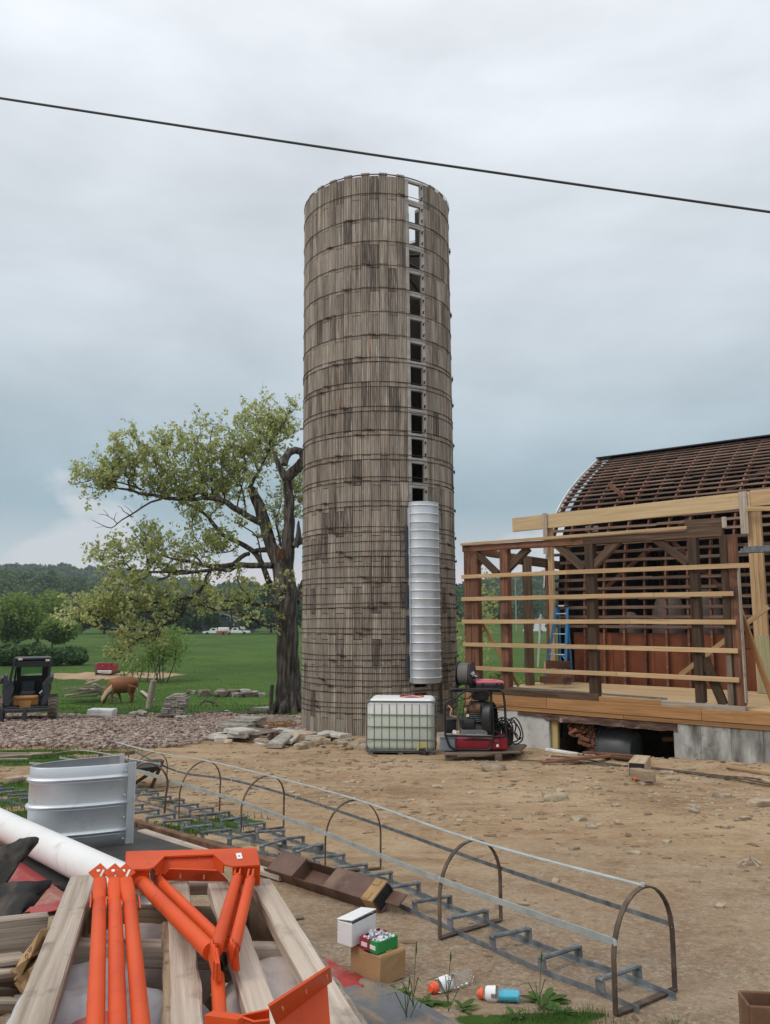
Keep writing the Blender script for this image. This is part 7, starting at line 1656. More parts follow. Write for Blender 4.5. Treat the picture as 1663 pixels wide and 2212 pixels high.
# curled black rubber belts at the left
def belt(pts, w, label, up):
    mb = MB(); Q = crv([Vector(p) for p in pts], 6); m = len(Q)
    for j, p in enumerate(Q):
        f = j/(m-1); u = Vector(up[0]).lerp(Vector(up[1]), f).normalized()
        for k in range(7):
            v = (k/6-.5)*w*(1-.93*max(0, f-.45)/.55); mb.v.append(tuple(p+u*v+Vector((0, 0, .008*math.cos(k*2.1)+.004*noise.noise((j*.4, k, 1))))))
    for j in range(m-1):
        for k in range(6): mb.f.append((j*7+k, j*7+k+1, j*7+7+k+1, j*7+7+k))
    o = obj('rubber_belt', mb, M_['rubber'], smooth=180, label=label, cat='rubber strip'); md = o.modifiers.new('t', 'SOLIDIFY'); md.thickness = .012; return o
belt([at(-120, 1990, 3.6), at(-20, 1975, 3.55), at(60, 1945, 3.5), at(105, 1908, 3.7)], .22, 'lower curled black rubber strip at the left edge over the lumber', ((0, .5, .8), (.1, .6, .6)))
belt([at(-100, 1900, 4.2), at(-10, 1890, 4.2), at(30, 1868, 4.2), at(58, 1838, 4.2), at(76, 1820, 4.3)], .26, 'upper black rubber strip with its pointed end curling up across the white pipe', ((0, .3, .9), (.3, .3, .5)))
belt([at(-60, 1862, 4.5), at(0, 1850, 4.5), at(30, 1850, 4.5)], .12, 'short black rubber strip at the left edge above the pointed one', ((0, .5, .8), (0, .6, .6)))
# rusty rail and pale board running along the ladder to the brown trough
A_, B_ = G(232, 1772), G(608, 1888); plank('rusty_rail', A_+Vector((0, 0, .05)), B_+Vector((0, 0, .05)), .07, .07, M_['rust_rail'], rough=.004, seg=10, label='long rusty rail lying beside the second ladder section', cat='rail')
A_, B_ = G(305, 1803), G(612, 1905); plank('pale_strip', A_+Vector((0, 0, .03)), B_+Vector((0, 0, .03)), .09, .035, M_['pale_wood'], rough=.004, seg=8, label='pale weathered strip of wood along the rusty rail', cat='wood strip')
# brown trough packaging
A_, B_ = G(585, 1893), G(828, 1972); ax = (B_-A_); lnT = ax.length; F, _ = frame(A_, B_); F.translation = A_+Vector((0, 0, .0))
tr = thing('brown_trough', A_, 'long brown metal trough with sleeves and open middle lying on the gravel', 'trough', M=Matrix.Translation(A_)); 
tF = F @ Matrix.Translation((0, .02, .085)) @ Matrix.Rotation(R(34), 4, 'X')
def tbx(n, x0, x1, y, z, w, h, m='brown_metal', **k): mb = MB(); mb.cbox(((x0+x1)/2, y, z), (x1-x0, w, h), .003); return obj(n, mb, M_[m], tr, tF, **k)
L0 = lnT/1.0
tbx('trough_floor', 0, L0, 0, -.05, .16, .008); tbx('trough_side', 0, L0, -.078, -.005, .006, .09); tbx('trough_side', 0, L0, .078, -.005, .006, .09)
tbx('sleeve', .05*L0, .30*L0, 0, .0, .172, .11); tbx('sleeve', .58*L0, .90*L0, 0, .0, .170, .108)
tbx('end_flap', .90*L0, .985*L0, 0, .0, .172, .11, 'cardboard'); tbx('end_flap', .905*L0, .955*L0, -.05, .03, .06, .062, 'cardboard'); tbx('end_flap', .905*L0, .955*L0, .055, .03, .05, .062, 'cardboard'); tbx('end_tab', 1.0*L0, 1.1*L0, .03, -.02, .1, .01); mb = MB(); mb.box((.987*L0, 0, 0), (.004, .15, .09)); obj('dark_end', mb, M_['black_plastic'], tr, tF)
plank('wood_chip', G(624, 1988, .012), G(655, 1985, .012), .04, .02, M_['pallet_wood'], label='small dark stick lying on the gravel left of the white box', cat='stick')
# ------------------------------------------------------------------ carton with the boxes of bolts
cA, cB, cC = G(737, 2092), G(821, 2128), G(866, 2108)
hC = .135
ct = thing('brown_carton', cB, 'worn brown cardboard carton carrying a white box and two trays', 'carton')
def corner_box(A, B, C, h, z0):
    D_ = A+C-B; mb = MB(); P = [Vector((q.x, q.y, z0)) for q in (A, B, C, D_)]
    ins = lambda q: q
    mb.v = [tuple(p) for p in P]+[tuple(p+Vector((0, 0, h))) for p in P]; mb.f = [(3, 2, 1, 0), (4, 5, 6, 7), (0, 1, 5, 4), (1, 2, 6, 5), (2, 3, 7, 6), (3, 0, 4, 7)]; return mb, P
zc = gz(cB.x, cB.y)-.005
F, lw = frame(cA, cB); dv = (cC-cB); lw2 = lw
e1 = (cB-cA); e1.z = 0; e1.normalize(); e2 = Vector((-e1.y, e1.x, 0)); wd = .17; lw = .235
def cM(o, rz=0): m = Matrix((e1, e2, Vector((0, 0, 1)))).transposed().to_4x4(); m.translation = o; return m @ Matrix.Rotation(rz, 4, 'Z')
ctc = cB-e1*lw/2+e2*wd/2
mb = MB(); n = 10; vs = []
for z, s_ in ((0, 1), (.05, 1.0), (.1, .995), (hC-.01, .985), (hC, .95)):
    for cx, cy in ((-.5, -.5), (-.17, -.5), (.17, -.5), (.5, -.5), (.5, -.1), (.5, .2), (.5, .5), (0, .5), (-.5, .5), (-.5, 0)):
        j = .006*noise.noise((cx*5, cy*5, z*20)); vs.append((cx*lw*s_+j, cy*wd*s_+j, z-(.02 if z == hC and cx > -.3 and cx < .3 and cy < 0 else 0)))
for k in range(4):
    for i in range(n): mb.f.append((k*n+i, k*n+(i+1) % n, k*n+n+(i+1) % n, k*n+n+i))
mb.f += [tuple(range(n-1, -1, -1)), tuple(4*n+i for i in range(n))]; mb.v = vs
obj('carton_body', mb, M_['cardboard'], ct, cM(Vector((ctc.x, ctc.y, zc))))
mb = MB(); mb.cbox((.03, .0, hC-.004), (.12, .10, .012), .003, Matrix.Rotation(.3, 4, 'Z')); mb.cbox((-.02, -.055, hC-.008), (.07, .03, .01), .003, Matrix.Rotation(-.2, 4, 'Z')); obj('torn_flap', mb, M_['cardboard'], ct, cM(Vector((ctc.x, ctc.y, zc))))
zt = zc+hC+.004
def put(px, py, z): return onz(px, py, z)
wb0 = put(760, 2047.5, zt); wbL = put(730.5, 2036, zt); wbR = put(812, 2020, zt)
u1 = (wbR-wb0); u1.z = 0; l1 = u1.length; u1.normalize(); u2 = Vector((-u1.y, u1.x, 0)); l2 = abs((wbL-wb0).dot(u2))+.0; l2 = max(.09, l2)
wM = Matrix((u1, u2, Vector((0, 0, 1)))).transposed().to_4x4(); wM.translation = wb0
wb = thing('white_box', None, 'plain white cardboard box with its lid ajar on the brown carton', 'box', M=wM)
hb = .112; mb = MB(); mb.cbox((l1/2, l2/2, hb/2), (l1, l2, hb), .003); obj('box_body', mb, M_['label_white'], wb, wM)
mb = MB(); mb.cbox((l1/2, l2/2+.0, 0), (l1+.004, l2+.004, .004), .001); obj('lid', mb, M_['label_white'], wb, wM @ Matrix.Translation((0, l2, hb+.006)) @ Matrix.Rotation(R(-7), 4, 'X') @ Matrix.Translation((0, -l2, 0)))
mb = MB(); mb.box((l1/2, .0005, hb+.004), (l1*.98, .002, .007)); obj('lid_gap', mb, M_['ink'], wb, wM)  # dark strip standing in for the shade under the raised lid
def tray(name, pL, pF, pR, h, m, label, z):
    o = put(*pF, z); a = put(*pR, z); b = put(*pL, z); u1 = (a-o); u1.z = 0; l1 = u1.length; u1.normalize(); u2 = Vector((-u1.y, u1.x, 0)); l2 = max(.065, abs((b-o).dot(u2)))
    m4 = Matrix((u1, u2, Vector((0, 0, 1)))).transposed().to_4x4(); m4.translation = o
    t = thing(name, None, label, 'tray', M=m4); th = .004
    mb = MB(); mb.box((l1/2, l2/2, th/2), (l1, l2, th)); mb.box((l1/2, th/2, h/2), (l1, th, h)); mb.box((l1/2, l2-th/2, h/2), (l1, th, h)); mb.box((th/2, l2/2, h/2), (th, l2-2*th, h)); mb.box((l1-th/2, l2/2, h/2), (th, l2-2*th, h))
    obj('tray_body', mb, m, t, m4)
    mb = MB(); mb.box((-.001, l2/2, h*.45), (.002, l2*.6, h*.35)); obj('paper_label', mb, M_['label_white'], t, m4)
    for i in range(46):
        x, y = l1*(.1+.8*rnd.random()), l2*(.15+.7*rnd.random()); c = Vector((x, y, h*.62+.022*rnd.random())); d = Vector((rnd.gauss(0, 1), rnd.gauss(0, 1), rnd.gauss(0, .9))).normalized()*.014
        mb = MB(); mb.tube([c-d, c+d*.5], .0035, 6); mb.tube([c+d*.5, c+d], .008, 6); obj('bolt', mb, M_['galv'], t, m4)
    return t
tray('green_tray', (800, 2052), (815, 2063), (859, 2046), .056, flat('green_plastic', (.012, .27, .06), .35, spec=.5), 'green plastic tray full of bolts, front one on the brown carton', zt-.004)
tray('red_tray', (780, 2046), (797, 2055), (838, 2036), .056, flat('maroon_plastic', (.3, .02, .05), .4, spec=.5), 'dark red plastic tray of bolts between the white box and the green tray', zt-.002)
# ------------------------------------------------------------------ two drink bottles
gb_ = glassy('clear_bottle', (.96, .97, .98), .08, .06, 1.2); blue = flat('blue_drink', (.03, .52, .72), .25, spec=.5)
def bottle(pc, pe, label, fill):
    a, b = G(*pc), G(*pe); r = .034; a.z += r*.75; b.z += r; M, ln = frame(a, b); t = thing('drink_bottle', a, label, 'bottle', M=M); rt_ = Matrix.Rotation(R(90), 4, 'Y'); h = ln/2
    mb = MB(); pr = [(.022, -h*.72), (r, -h*.5), (r, -h*.02), (r*.9, .0)]
    x = .0
    for k in range(4): pr += [(r*.88, h*(.02+.2*k)), (r, h*(.08+.2*k)), (r, h*(.15+.2*k)), (r*.88, h*(.2+.2*k))]
    pr += [(r, h*.86), (r*.97, h*.97), (r*.6, h), (.001, h*.98)]
    obj('bottle_body', mb.lathe(pr, 24, rt_), gb_, t, M, smooth=60)
    mb = MB(); mb.lathe([(.001, -h*1.0), (.016, -h*1.0), (.018, -h*.9), (.0245, -h*.88), (.0255, -h*.72), (.02, -h*.71)], 20, rt_); obj('cap', mb, bpy.data.materials.get('orange_cap'), t, M, smooth=40)
    mb = MB(); mb.lathe([(.030, -h*.6), (r+.001, -h*.5), (r+.001, -h*.1)], 24, rt_); obj('label_sleeve', mb, M_['label_white'], t, M, smooth=60)
    mk = MB()
    if fill:
        for k in range(7): mk.box((-h*.3+.004*k, -.012-.0*k, r+.0018), (.0016+.001*(k % 2), .018, .0004), Matrix.Rotation(R(62), 4, 'X'))
        mb = MB(); n = 16; vs = []; 
        for x in (h*.02, h*.93):
            for i in range(n+1):
                th = math.pi+math.pi*i/n; vs.append((x, (r-.003)*math.cos(th)*.98, (r-.003)*math.sin(th)*.98+.002))
        mb.v = vs; mb.f = [(i, i+1, n+2+i, n+1+i) for i in range(n)]+[(n, 0, n+1, 2*n+1), tuple(range(n+1)), tuple(range(2*n+1, n, -1))]; obj('blue_drink', mb, blue, t, M)
    else:
        mk.lathe([(.007, 0), (.010, 0), (.010, .0005), (.007, .0005)], 16, Matrix.Rotation(R(60), 4, 'X') @ Matrix.Translation((-h*.3, 0, r+.0014)))
        for k in range(3): mk.box((-h*.18, .012*k-.012, r+.0015), (.02, .002, .0004), Matrix.Rotation(R(35), 4, 'X'))
    obj('label_print', mk, M_['ink'], t, M)
bottle((929, 2149), (1014, 2121), 'empty clear bottle with an orange cap lying on the gravel', False); bottle((1032, 2158), (1123, 2166), 'clear bottle half full of blue drink with an orange cap', True)
# rusty square tube upright at the right edge
A_ = at(1624, 2174, 3.25); ww = .125
rtb = thing('square_tube', ong(A_.x+ww/2, 3.35), 'rusty upright square steel tube at the bottom right corner', 'steel tube'); zz = A_.z; zg = gz(A_.x, 3.3)-.1
mb = MB(); T = Matrix.Translation((A_.x+ww/2, 3.25+ww/2, 0)) @ Matrix.Rotation(R(-6), 4, 'Z')
for cx, cy, a, b in ((0, -ww/2, ww, .012), (0, ww/2, ww, .012), (-ww/2, 0, .012, ww-.012), (ww/2, 0, .012, ww-.012)): mb.cbox((cx, cy, (zz+zg)/2), (a, b, zz-zg), .004, T)
obj('tube_wall', mb, M_['rust_rail'], rtb); 
# laths, twigs and stones further off
for i, (a, b) in enumerate((((-80, 1634), (88, 1632)), ((-80, 1640), (70, 1640)), ((-60, 1645), (112, 1638)), ((-80, 1650), (60, 1645)), ((-40, 1632), (60, 1636)))):
    plank('thin_lath', G(*a, .04+.02*(i % 2)), G(*b, .04+.03*(i % 3)), .07, .03, M_['scrap_wood'], label='thin grey lath in the low bundle at the left edge beyond the grass', cat='lath', group='bundle of laths at the left edge')
for i, (a, b, c) in enumerate((((1593, 1872), (1620, 1865), (1645, 1872)), ((1605, 1876), (1622, 1868), (1640, 1880)), ((1600, 1868), (1618, 1870), (1632, 1862)))):
    mb = MB(); mb.tube([G(*a, .02), G(*b, .05), G(*c, .02)], .009, 5); obj('dry_twig', mb, M_['pale_wood'], label='pale dry twig lying on the dirt near the right edge', cat='twig', group='dry twigs on the dirt')
for px, py, s, lb in ((32, 1690, .14, 'dark pinkish stone in the grass at the left edge'), (58, 1688, .13, 'paler stone right beside the dark pinkish one at the left edge')):
    p = G(px, py); mb = MB(); mb.rock((0, 0, 0), (s*1.3, s*.8, s*.6), rnd, sub=2); link('rock', mb.mesh('rock', 40), M_['stone'], None, Matrix.Translation(p+Vector((0, 0, s*.25))), lb, 'rock')

# ------------------------------------------------------------------ lumber crate in the foreground, orange steel on top
ZC = .5
crate = thing('lumber_crate', Vector((-.5, 2.7, gz(-.5, 2.7))), 'open crate of rough pale planks carrying the orange steel parts', 'crate')
def cp(name, a, b, wa, m, z=ZC, h=.045, rough=.006, seg=14, **k):
    A_, B_ = onz(*a, z), onz(*b, z); A_.z -= h/2; B_.z -= h/2
    return plank(name, A_, B_, wa, h, M_[m], crate, rough=rough, seg=seg, ch=.006, **k)
cp('plank', (180, 1890), (62, 2218), .098, 'grey_wood', rough=.004); cp('plank', (384, 1903), (404, 2225), .083, 'pale_wood', z=ZC-.02, rough=.009, seg=22); cp('plank', (471, 1905), (585, 2235), .083, 'pale_wood', z=ZC-.02, rough=.009, seg=22); cp('plank', (561, 1900), (775, 2260), .084, 'pale_wood', rough=.006, seg=20)
cp('crosspiece', (175, 1911), (560, 1905), .05, 'pale_wood', z=ZC-.05, h=.04); cp('crosspiece', (130, 2030), (640, 2040), .055, 'pale_wood', z=ZC-.052, h=.075); cp('crosspiece', (20, 2235), (800, 2240), .055, 'pale_wood', z=ZC-.06, h=.08)
# bark along the outer edge of the right plank
A_, B_ = onz(585, 1918, ZC-.035), onz(808, 2262, ZC-.035); pts = []
for i in range(40):
    f = i/39; p = A_*(1-f)+B_*f; pts.append(p+Vector((.008*noise.noise((f*14, 1, 0)), .008*noise.noise((f*17, 5, 0)), .006*noise.noise((f*20, 9, 0)))))
mb = MB(); mb.tube(pts, [.006+.012*sm(.15, .6, i/39)+.003*noise.noise((i*.9, 2, 2)) for i in range(40)], 7)
M_['pale_bark'] = mat('pale_bark', [(.3, (.13, .1, .075)), (.5, (.27, .22, .18)), (.75, (.45, .39, .33))], (22, 22, 22), 6, .95, bump=.7, bscale=(40, 40, 40), var=0)
obj('bark_edge', mb, M_['pale_bark'], crate, smooth=60)
A_, B_ = onz(352, 1998, ZC-.03), onz(356, 2230, ZC-.03); pts = [A_*(1-i/39)+B_*(i/39)+Vector((.007*noise.noise((i*.5, 1, 0)), 0, .004*noise.noise((i*.6, 9, 0)))) for i in range(40)]
M_['splinter'] = wood('splintered_edge', (.25, .16, .09), (.42, .3, .19), (.55, .43, .3), bump=.9, dirt=((.14, .09, .05), 26, .52, .8)); plank('rough_edge', onz(357, 1990, ZC-.025)-Vector((0, 0, .02)), onz(361, 2240, ZC-.025)-Vector((0, 0, .02)), .03, .04, M_['splinter'], crate, rough=.02, seg=40)
# sides, posts and floor below
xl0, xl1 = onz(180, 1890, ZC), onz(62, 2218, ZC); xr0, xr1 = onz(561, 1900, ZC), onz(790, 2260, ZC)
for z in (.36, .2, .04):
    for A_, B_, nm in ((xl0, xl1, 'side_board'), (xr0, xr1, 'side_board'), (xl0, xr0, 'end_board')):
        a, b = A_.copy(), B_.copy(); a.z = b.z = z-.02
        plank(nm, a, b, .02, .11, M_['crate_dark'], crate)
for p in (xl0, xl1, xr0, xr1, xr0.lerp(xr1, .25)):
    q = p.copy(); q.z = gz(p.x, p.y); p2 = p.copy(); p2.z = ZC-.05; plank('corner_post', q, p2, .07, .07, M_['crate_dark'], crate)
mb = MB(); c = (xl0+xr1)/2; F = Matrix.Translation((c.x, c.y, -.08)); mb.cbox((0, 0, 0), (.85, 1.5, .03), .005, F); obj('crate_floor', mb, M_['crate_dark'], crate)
# sacks lying in it
def sack(px, py, z, w, d, h, m, label, rz=0):
    p = onz(px, py, z); mb = rbox(w, d, h, h*.45, n=6); off = rnd.random()*30; vs = []
    # finer: subdivide by modifier
    o = link('sack', mb.mesh('sack', 180), m, None, Matrix.Translation((p.x, p.y, p.z-h)) @ Matrix.Rotation(rz, 4, 'Z'), label, 'sack')
    tx = bpy.data.textures.new('crumple', 'CLOUDS'); tx.noise_scale = .16; tx.noise_depth = 3
    r_ = o.modifiers.new('remesh', 'REMESH'); r_.mode = 'VOXEL'; r_.voxel_size = .014
    dm = o.modifiers.new('disp', 'DISPLACE'); dm.texture = tx; dm.strength = .075; dm.mid_level = .5; dm.texture_coords = 'GLOBAL'
    s_ = o.modifiers.new('sm', 'SMOOTH'); s_.iterations = 3
    return o
M_['sack'] = mat('white_plastic_sack', [(.3, (.42, .42, .435)), (.7, (.56, .56, .575))], (5, 5, 5), 4, .4, var=.04, spec=.5); M_['pink_sack'] = mat('printed_red_sack', [(.3, (.40, .08, .09)), (.7, (.52, .17, .17))], (5, 5, 5), 4, .45, var=.04); M_['dirty_sack'] = mat('dusty_sack', [(.3, (.40, .33, .30)), (.7, (.58, .51, .47))], (7, 7, 7), 6, .7, var=.04)
sack(165, 2120, .41, .38, .5, .26, M_['sack'], 'crumpled whitish plastic sack in the crate behind the three orange tubes', .2); sack(200, 2255, .40, .34, .42, .24, M_['pink_sack'], 'sack with red print in the front left of the crate', .5); sack(325, 2190, .41, .3, .4, .22, M_['sack'], 'white sack in the crate between the third orange tube and the rough plank', -.1)
sack(330, 2010, .38, .5, .36, .26, M_['dirty_sack'], 'dusty grey sack at the back of the crate behind the orange tubes', .1); sack(600, 2120, .42, .34, .5, .26, M_['dirty_sack'], 'pale dusty sack in the right side of the crate', .2)
mb = MB(); A_ = onz(478, 2070, .44); mb.lathe([(.024, -.05), (.024, .06), (.019, .06), (.019, -.05)], 16, Matrix.Translation(A_) @ Matrix.Rotation(R(90), 4, 'X')); obj('pipe_end', mb, M_['rust_steel'], smooth=40, label='open end of a dark pipe between the planks below the orange plates', cat='pipe')

# orange steel
def plate(name, pts, th, parent, m='orange', M=None):
    """flat plate through 3D points (planar polygon) with thickness"""
    P = [Vector(p) for p in pts]; n_ = Vector()
    for i in range(len(P)):
        a, b = P[i], P[(i+1) % len(P)]; n_ += a.cross(b)
    n_ = n_.normalized()*th/2; k = len(P); mb = MB(); mb.v = [tuple(p-n_) for p in P]+[tuple(p+n_) for p in P]
    mb.f = [tuple(range(k-1, -1, -1)), tuple(range(k, 2*k))]+[(i, (i+1) % k, k+(i+1) % k, k+i) for i in range(k)]
    return obj(name, mb, M_[m], parent)
def flat_tab(name, c, u, v, s, th, parent, hole=None):
    """square tab with a round hole, centre c, half-axes u, v"""
    n_ = u.cross(v).normalized(); k = 24; mb = MB(); hc = Vector(hole[:2]) if hole else None
    outer = []
    for i in range(k):
        a = 2*math.pi*i/k; x, y = math.cos(a), math.sin(a); q = 1/max(abs(x), abs(y)); outer.append((x*q, y*q))
    inner = [(hole[0]+hole[2]*math.cos(2*math.pi*i/k), hole[1]+hole[2]*math.sin(2*math.pi*i/k)) for i in range(k)]
    for off in (-th/2, th/2):
        for (x, y) in outer+inner: mb.v.append(tuple(c+u*x*s+v*y*s+n_*off))
    K2 = 2*k
    for i in range(k):
        j = (i+1) % k; mb.f += [(i, k+i, k+j, j), (K2+i, K2+j, K2+k+j, K2+k+i), (i, j, K2+j, K2+i), (k+i, K2+k+i, K2+k+j, k+j)]
    return obj(name, mb, M_['orange'], parent)
ordn = ['leftmost', 'middle', 'rightmost']
for i, (a, b, tab) in enumerate((((215, 1950), (205, 2235), (214, 1883)), ((248.5, 1952), (255, 2240), (246, 1883)), ((281, 1956), (307, 2240), (270, 1883)))):
    A_, B_ = onz(*a, ZC+.026), onz(*b, ZC+.028); t = thing('orange_tube', A_, ordn[i]+' of the three straight orange steel tubes lying side by side on the crate', 'steel tube', 'three straight orange tubes')
    mb = MB(); mb.tube([A_, B_], .0225, 20); obj('tube', mb, M_['orange'], t, smooth=50)
    C_ = onz(tab[0]-.5, tab[1]+36, ZC+.045); d = (A_-B_).normalized(); e = Vector((d.y, -d.x, 0)).normalized()
    # flattened neck flaring into the tab
    mb = MB(); rings = []
    Tt = onz(tab[0]+2, tab[1]+14, ZC+.075)
    for f, w, h in ((0, .0225, .0225), (.25, .0235, .02), (.55, .025, .012), (1, .022, .006)):
        c = A_.lerp(Tt, f)
        for k in range(16):
            an = 2*math.pi*k/16; rings.append(tuple(c+e*w*math.cos(an)+Vector((0, -.25, 1)).normalized()*h*math.sin(an)))
    mb.v = rings; mb.f = [(q*16+k, q*16+(k+1) % 16, q*16+16+(k+1) % 16, q*16+16+k) for q in range(3) for k in range(16)]+[tuple(48+k for k in range(16))]; obj('flattened_end', mb, M_['orange'], t, smooth=60)
    u = (e*.72+Vector((0, .5, .55))*.72).normalized(); v = Vector((0, -.62, .78)).normalized(); nrm_ = e.cross(Vector((0, .45, .9)).normalized())
    tc0 = onz(tab[0], tab[1]+2, ZC+.085); X_ = e.copy(); Y_ = Vector((0, .62, .78)); uu = (X_+Y_*.9).normalized(); vv = (X_*-1+Y_*.9).normalized()
    o = flat_tab('tab', tc0, uu, vv, .025, .006, t, (.15, .35, .26)); nn_ = uu.cross(vv).normalized(); nn_ = nn_ if nn_.y < 0 else -nn_
    plate('tab_label', [tc0+uu*(-.2*.025)+vv*(-.75*.025)+nn_*.0045, tc0+uu*(.75*.025)+vv*(-.25*.025)+nn_*.0045, tc0+uu*(.6*.025)+vv*(.0*.025)+nn_*.0045, tc0+uu*(-.35*.025)+vv*(-.5*.025)+nn_*.0045], .0006, t, 'label_white')
    for s in (-1, 1):
        g0 = A_.lerp(B_, .02)+e*s*.03; plate('side_fin', [g0+Vector((0, 0, -.015)), g0+d*.085+Vector((0, 0, -.012)), g0+d*.09+Vector((0, 0, .012)), g0+d*.01+Vector((0, 0, .016)), g0-d*.03+Vector((0, 0, .004))], .005, t)
    if i < 2:
        p = A_+d*.06+e*-.0; q = p+Vector((.036, 0, .012)); mb = MB(); mb.tube([p+Vector((.022, 0, .012)), q], .006, 8); mb.tube([q, q+Vector((.007, 0, 0))], .011, 6); obj('bolt', mb, M_['galv'], t)
# channel bracket lying across the far end
def B8(x, y): return (189+.2435*x, 1808.9+.2435*y)
ZB_ = ZC+.078
brk = thing('orange_channel', onz(*B8(900, 200), ZB_), 'wide orange channel bracket with slotted flanges across the far end of the crate', 'bracket')
top = [(345, 130), (1497, 100), (1527, 250), (1290, 262), (1215, 245), (1115, 155), (685, 172), (590, 268), (545, 285), (340, 292)]
plate('web', [onz(*B8(x, y), ZB_) for x, y in top], .006, brk)
def vplate(name, tp, h, m='orange', parent=None, z=ZB_-.004, inset=0): # hangs from a line
    P = [onz(*B8(x, y), z) for x, y in tp]; return P
a, b = onz(*B8(600, 262), ZB_-.005), onz(*B8(1208, 240), ZB_-.005)
P1, P2 = onz(*B8(688, 173), ZB_-.005), onz(*B8(1112, 157), ZB_-.005); dz = Vector((0, 0, -.062))
fl = plate('flange', [P1, P2, P2+dz*.9+(b-P2)*.25, P1+dz*.9+(a-P1)*.25], .005, brk)
plate('flange_cheek', [P1, P1+dz*.9+(a-P1)*.25, a+dz*.5, a], .004, brk); plate('flange_cheek', [P2, b, b+dz*.5, P2+dz*.9+(b-P2)*.25], .004, brk)
for x in (788, 998):
    c = onz(*B8(x, 215), ZB_-.04); mb = MB(); c = (P1+dz*.45).lerp(P2+dz*.45, (x-688)/424)+Vector((0, -.006, 0)); mb.cbox(tuple(c), (.007, .006, .042), .002); obj('slot', mb, flat('slot_light', (.78, .3, .16), .6) if 'slot_light' not in bpy.data.materials else bpy.data.materials['slot_light'], fl)  # pale solid boxes, light seen through the slots put into their colour
l0, l1 = onz(*B8(725, 276), ZC+.062), onz(*B8(1150, 290), ZC+.062); q0, q1 = onz(*B8(648, 378), ZC+.01), onz(*B8(1245, 388), ZC+.01)
fl2 = plate('lower_flange', [l0, l1, q1, q0], .005, brk)
for x in (830, 1038):
    c = l0.lerp(l1, (x-725)/425)*.5+q0.lerp(q1, (x-648)/597)*.5+Vector((0, -.006, .004)); mb = MB(); mb.cbox(tuple(c), (.006, .006, .034), .002); obj('slot', mb, bpy.data.materials['slot_light'], fl2)
for x0, x1 in ((342, 548), (1285, 1525)):
    a, b = onz(*B8(x0, 291 if x0 < 900 else 262), ZB_-.003), onz(*B8(x1, 284 if x0 < 900 else 250), ZB_-.003); plate('front_lip', [a, b, b+Vector((0, .01, -.07)), a+Vector((0, .01, -.07))], .005, brk)
a, b = onz(*B8(1497, 100), ZB_-.003), onz(*B8(1527, 250), ZB_-.003); plate('end_cheek', [a, b, b+Vector((-.0, 0, -.07)), a+Vector((0, 0, -.07))], .005, brk); a, b = onz(*B8(345, 130), ZB_-.003), onz(*B8(340, 292), ZB_-.003); plate('end_cheek', [a, b, b+Vector((0, 0, -.07)), a+Vector((0, 0, -.07))], .005, brk)
plate('sticker', [onz(*B8(x, y), ZB_+.005) for x, y in ((1314, 142), (1362, 136), (1376, 186), (1328, 192))], .0008, brk, 'label_white'); plate('sticker_print', [onz(*B8(x, y), ZB_+.0066) for x, y in ((1336, 162), (1352, 160), (1354, 166), (1338, 168))], .0006, brk, 'ink')
# the V shaped braces
def vbrace(name, a, b, r, za, zb, label, grp=None, fin=None):
    A_, B_ = onz(*a, za), onz(*b, zb); t = thing(name, B_, label, 'steel tube', grp); mb = MB(); d = (B_-A_).normalized(); e = Vector((d.y, -d.x, 0)).normalized()
    Q = [A_, A_.lerp(B_, .06), A_.lerp(B_, .94), B_]; mb.tube(Q, [r*1.0, r, r, r*1.02], 20); obj('tube', mb, M_['orange'], t, smooth=50)
    # pressed ends opening into pairs of plates
    for c, dd in ((A_, -d),):
        for s in (-1, 1):
            g0 = c+e*s*r*.45; plate('end_plate', [g0+Vector((0, 0, -r*1.0))-dd*.01, g0+dd*.05+Vector((0, 0, -r*.6)), g0+dd*.075+Vector((0, 0, r*.5)), g0+dd*.045+Vector((0, 0, r*1.5)), g0-dd*.02+Vector((0, 0, r*1.05))], .006, t)
    return t
vbrace('orange_brace', (296, 1896), (455, 2056), .0245, ZC+.03, ZC+.04, 'thicker left leg of the orange V, running from the channel to the joint'); vbrace('orange_brace', (340, 1899), (486, 2042), .0185, ZC+.012, ZC+.03, 'thinner second left leg of the orange V behind the thicker one')
vbrace('orange_brace', (512, 1897), (466, 2052), .0195, ZC+.045, ZC+.06, 'left one of the two right legs of the orange V'); vbrace('orange_brace', (540, 1902), (505, 2050), .0185, ZC+.05, ZC+.05, 'outermost right leg of the orange V'); vbrace('orange_brace', (517, 1935), (486, 2032), .016, ZC+.01, ZC+.012, 'thin orange tube hidden between the two right legs of the V')
jt = thing('joint_plates', onz(467, 2095, ZC+.02), 'upright orange joint plates at the point of the V', 'bracket')
for k, (x, y0, y1) in enumerate(((461, 2030, 2116), (466, 2040, 2122), (471, 2048, 2122))):
    a, b = onz(x, y0, ZC+.075), onz(x+1, y1, ZC+.01); plate('joint_plate', [a, a+Vector((-.012, -.0, -.05)), b+Vector((0, .03, -.005)), b, b+Vector((0, -.004, .05)), a+Vector((.0, -.03, .012))], .005, jt)
jt2 = thing('joint_plates', onz(508, 2080, ZC+.02), 'second set of upright orange joint plates right of the first', 'bracket')
for k, (x, y0, y1) in enumerate(((502, 2028, 2092), (507, 2036, 2099), (512, 2046, 2100))):
    a, b = onz(x, y0, ZC+.07), onz(x+1, y1, ZC+.01); plate('joint_plate', [a, a+Vector((-.012, -.0, -.05)), b+Vector((0, .03, -.005)), b, b+Vector((0, -.004, .05)), a+Vector((.0, -.03, .012))], .005, jt2)
mb = MB(); mb.tube([onz(470, 2110, ZC-.01), onz(476, 2225, ZC-.04)], .019, 18); obj('orange_strut', mb, M_['orange'], smooth=50, label='single orange tube running from the V joint to the bottom edge between the planks', cat='steel tube')
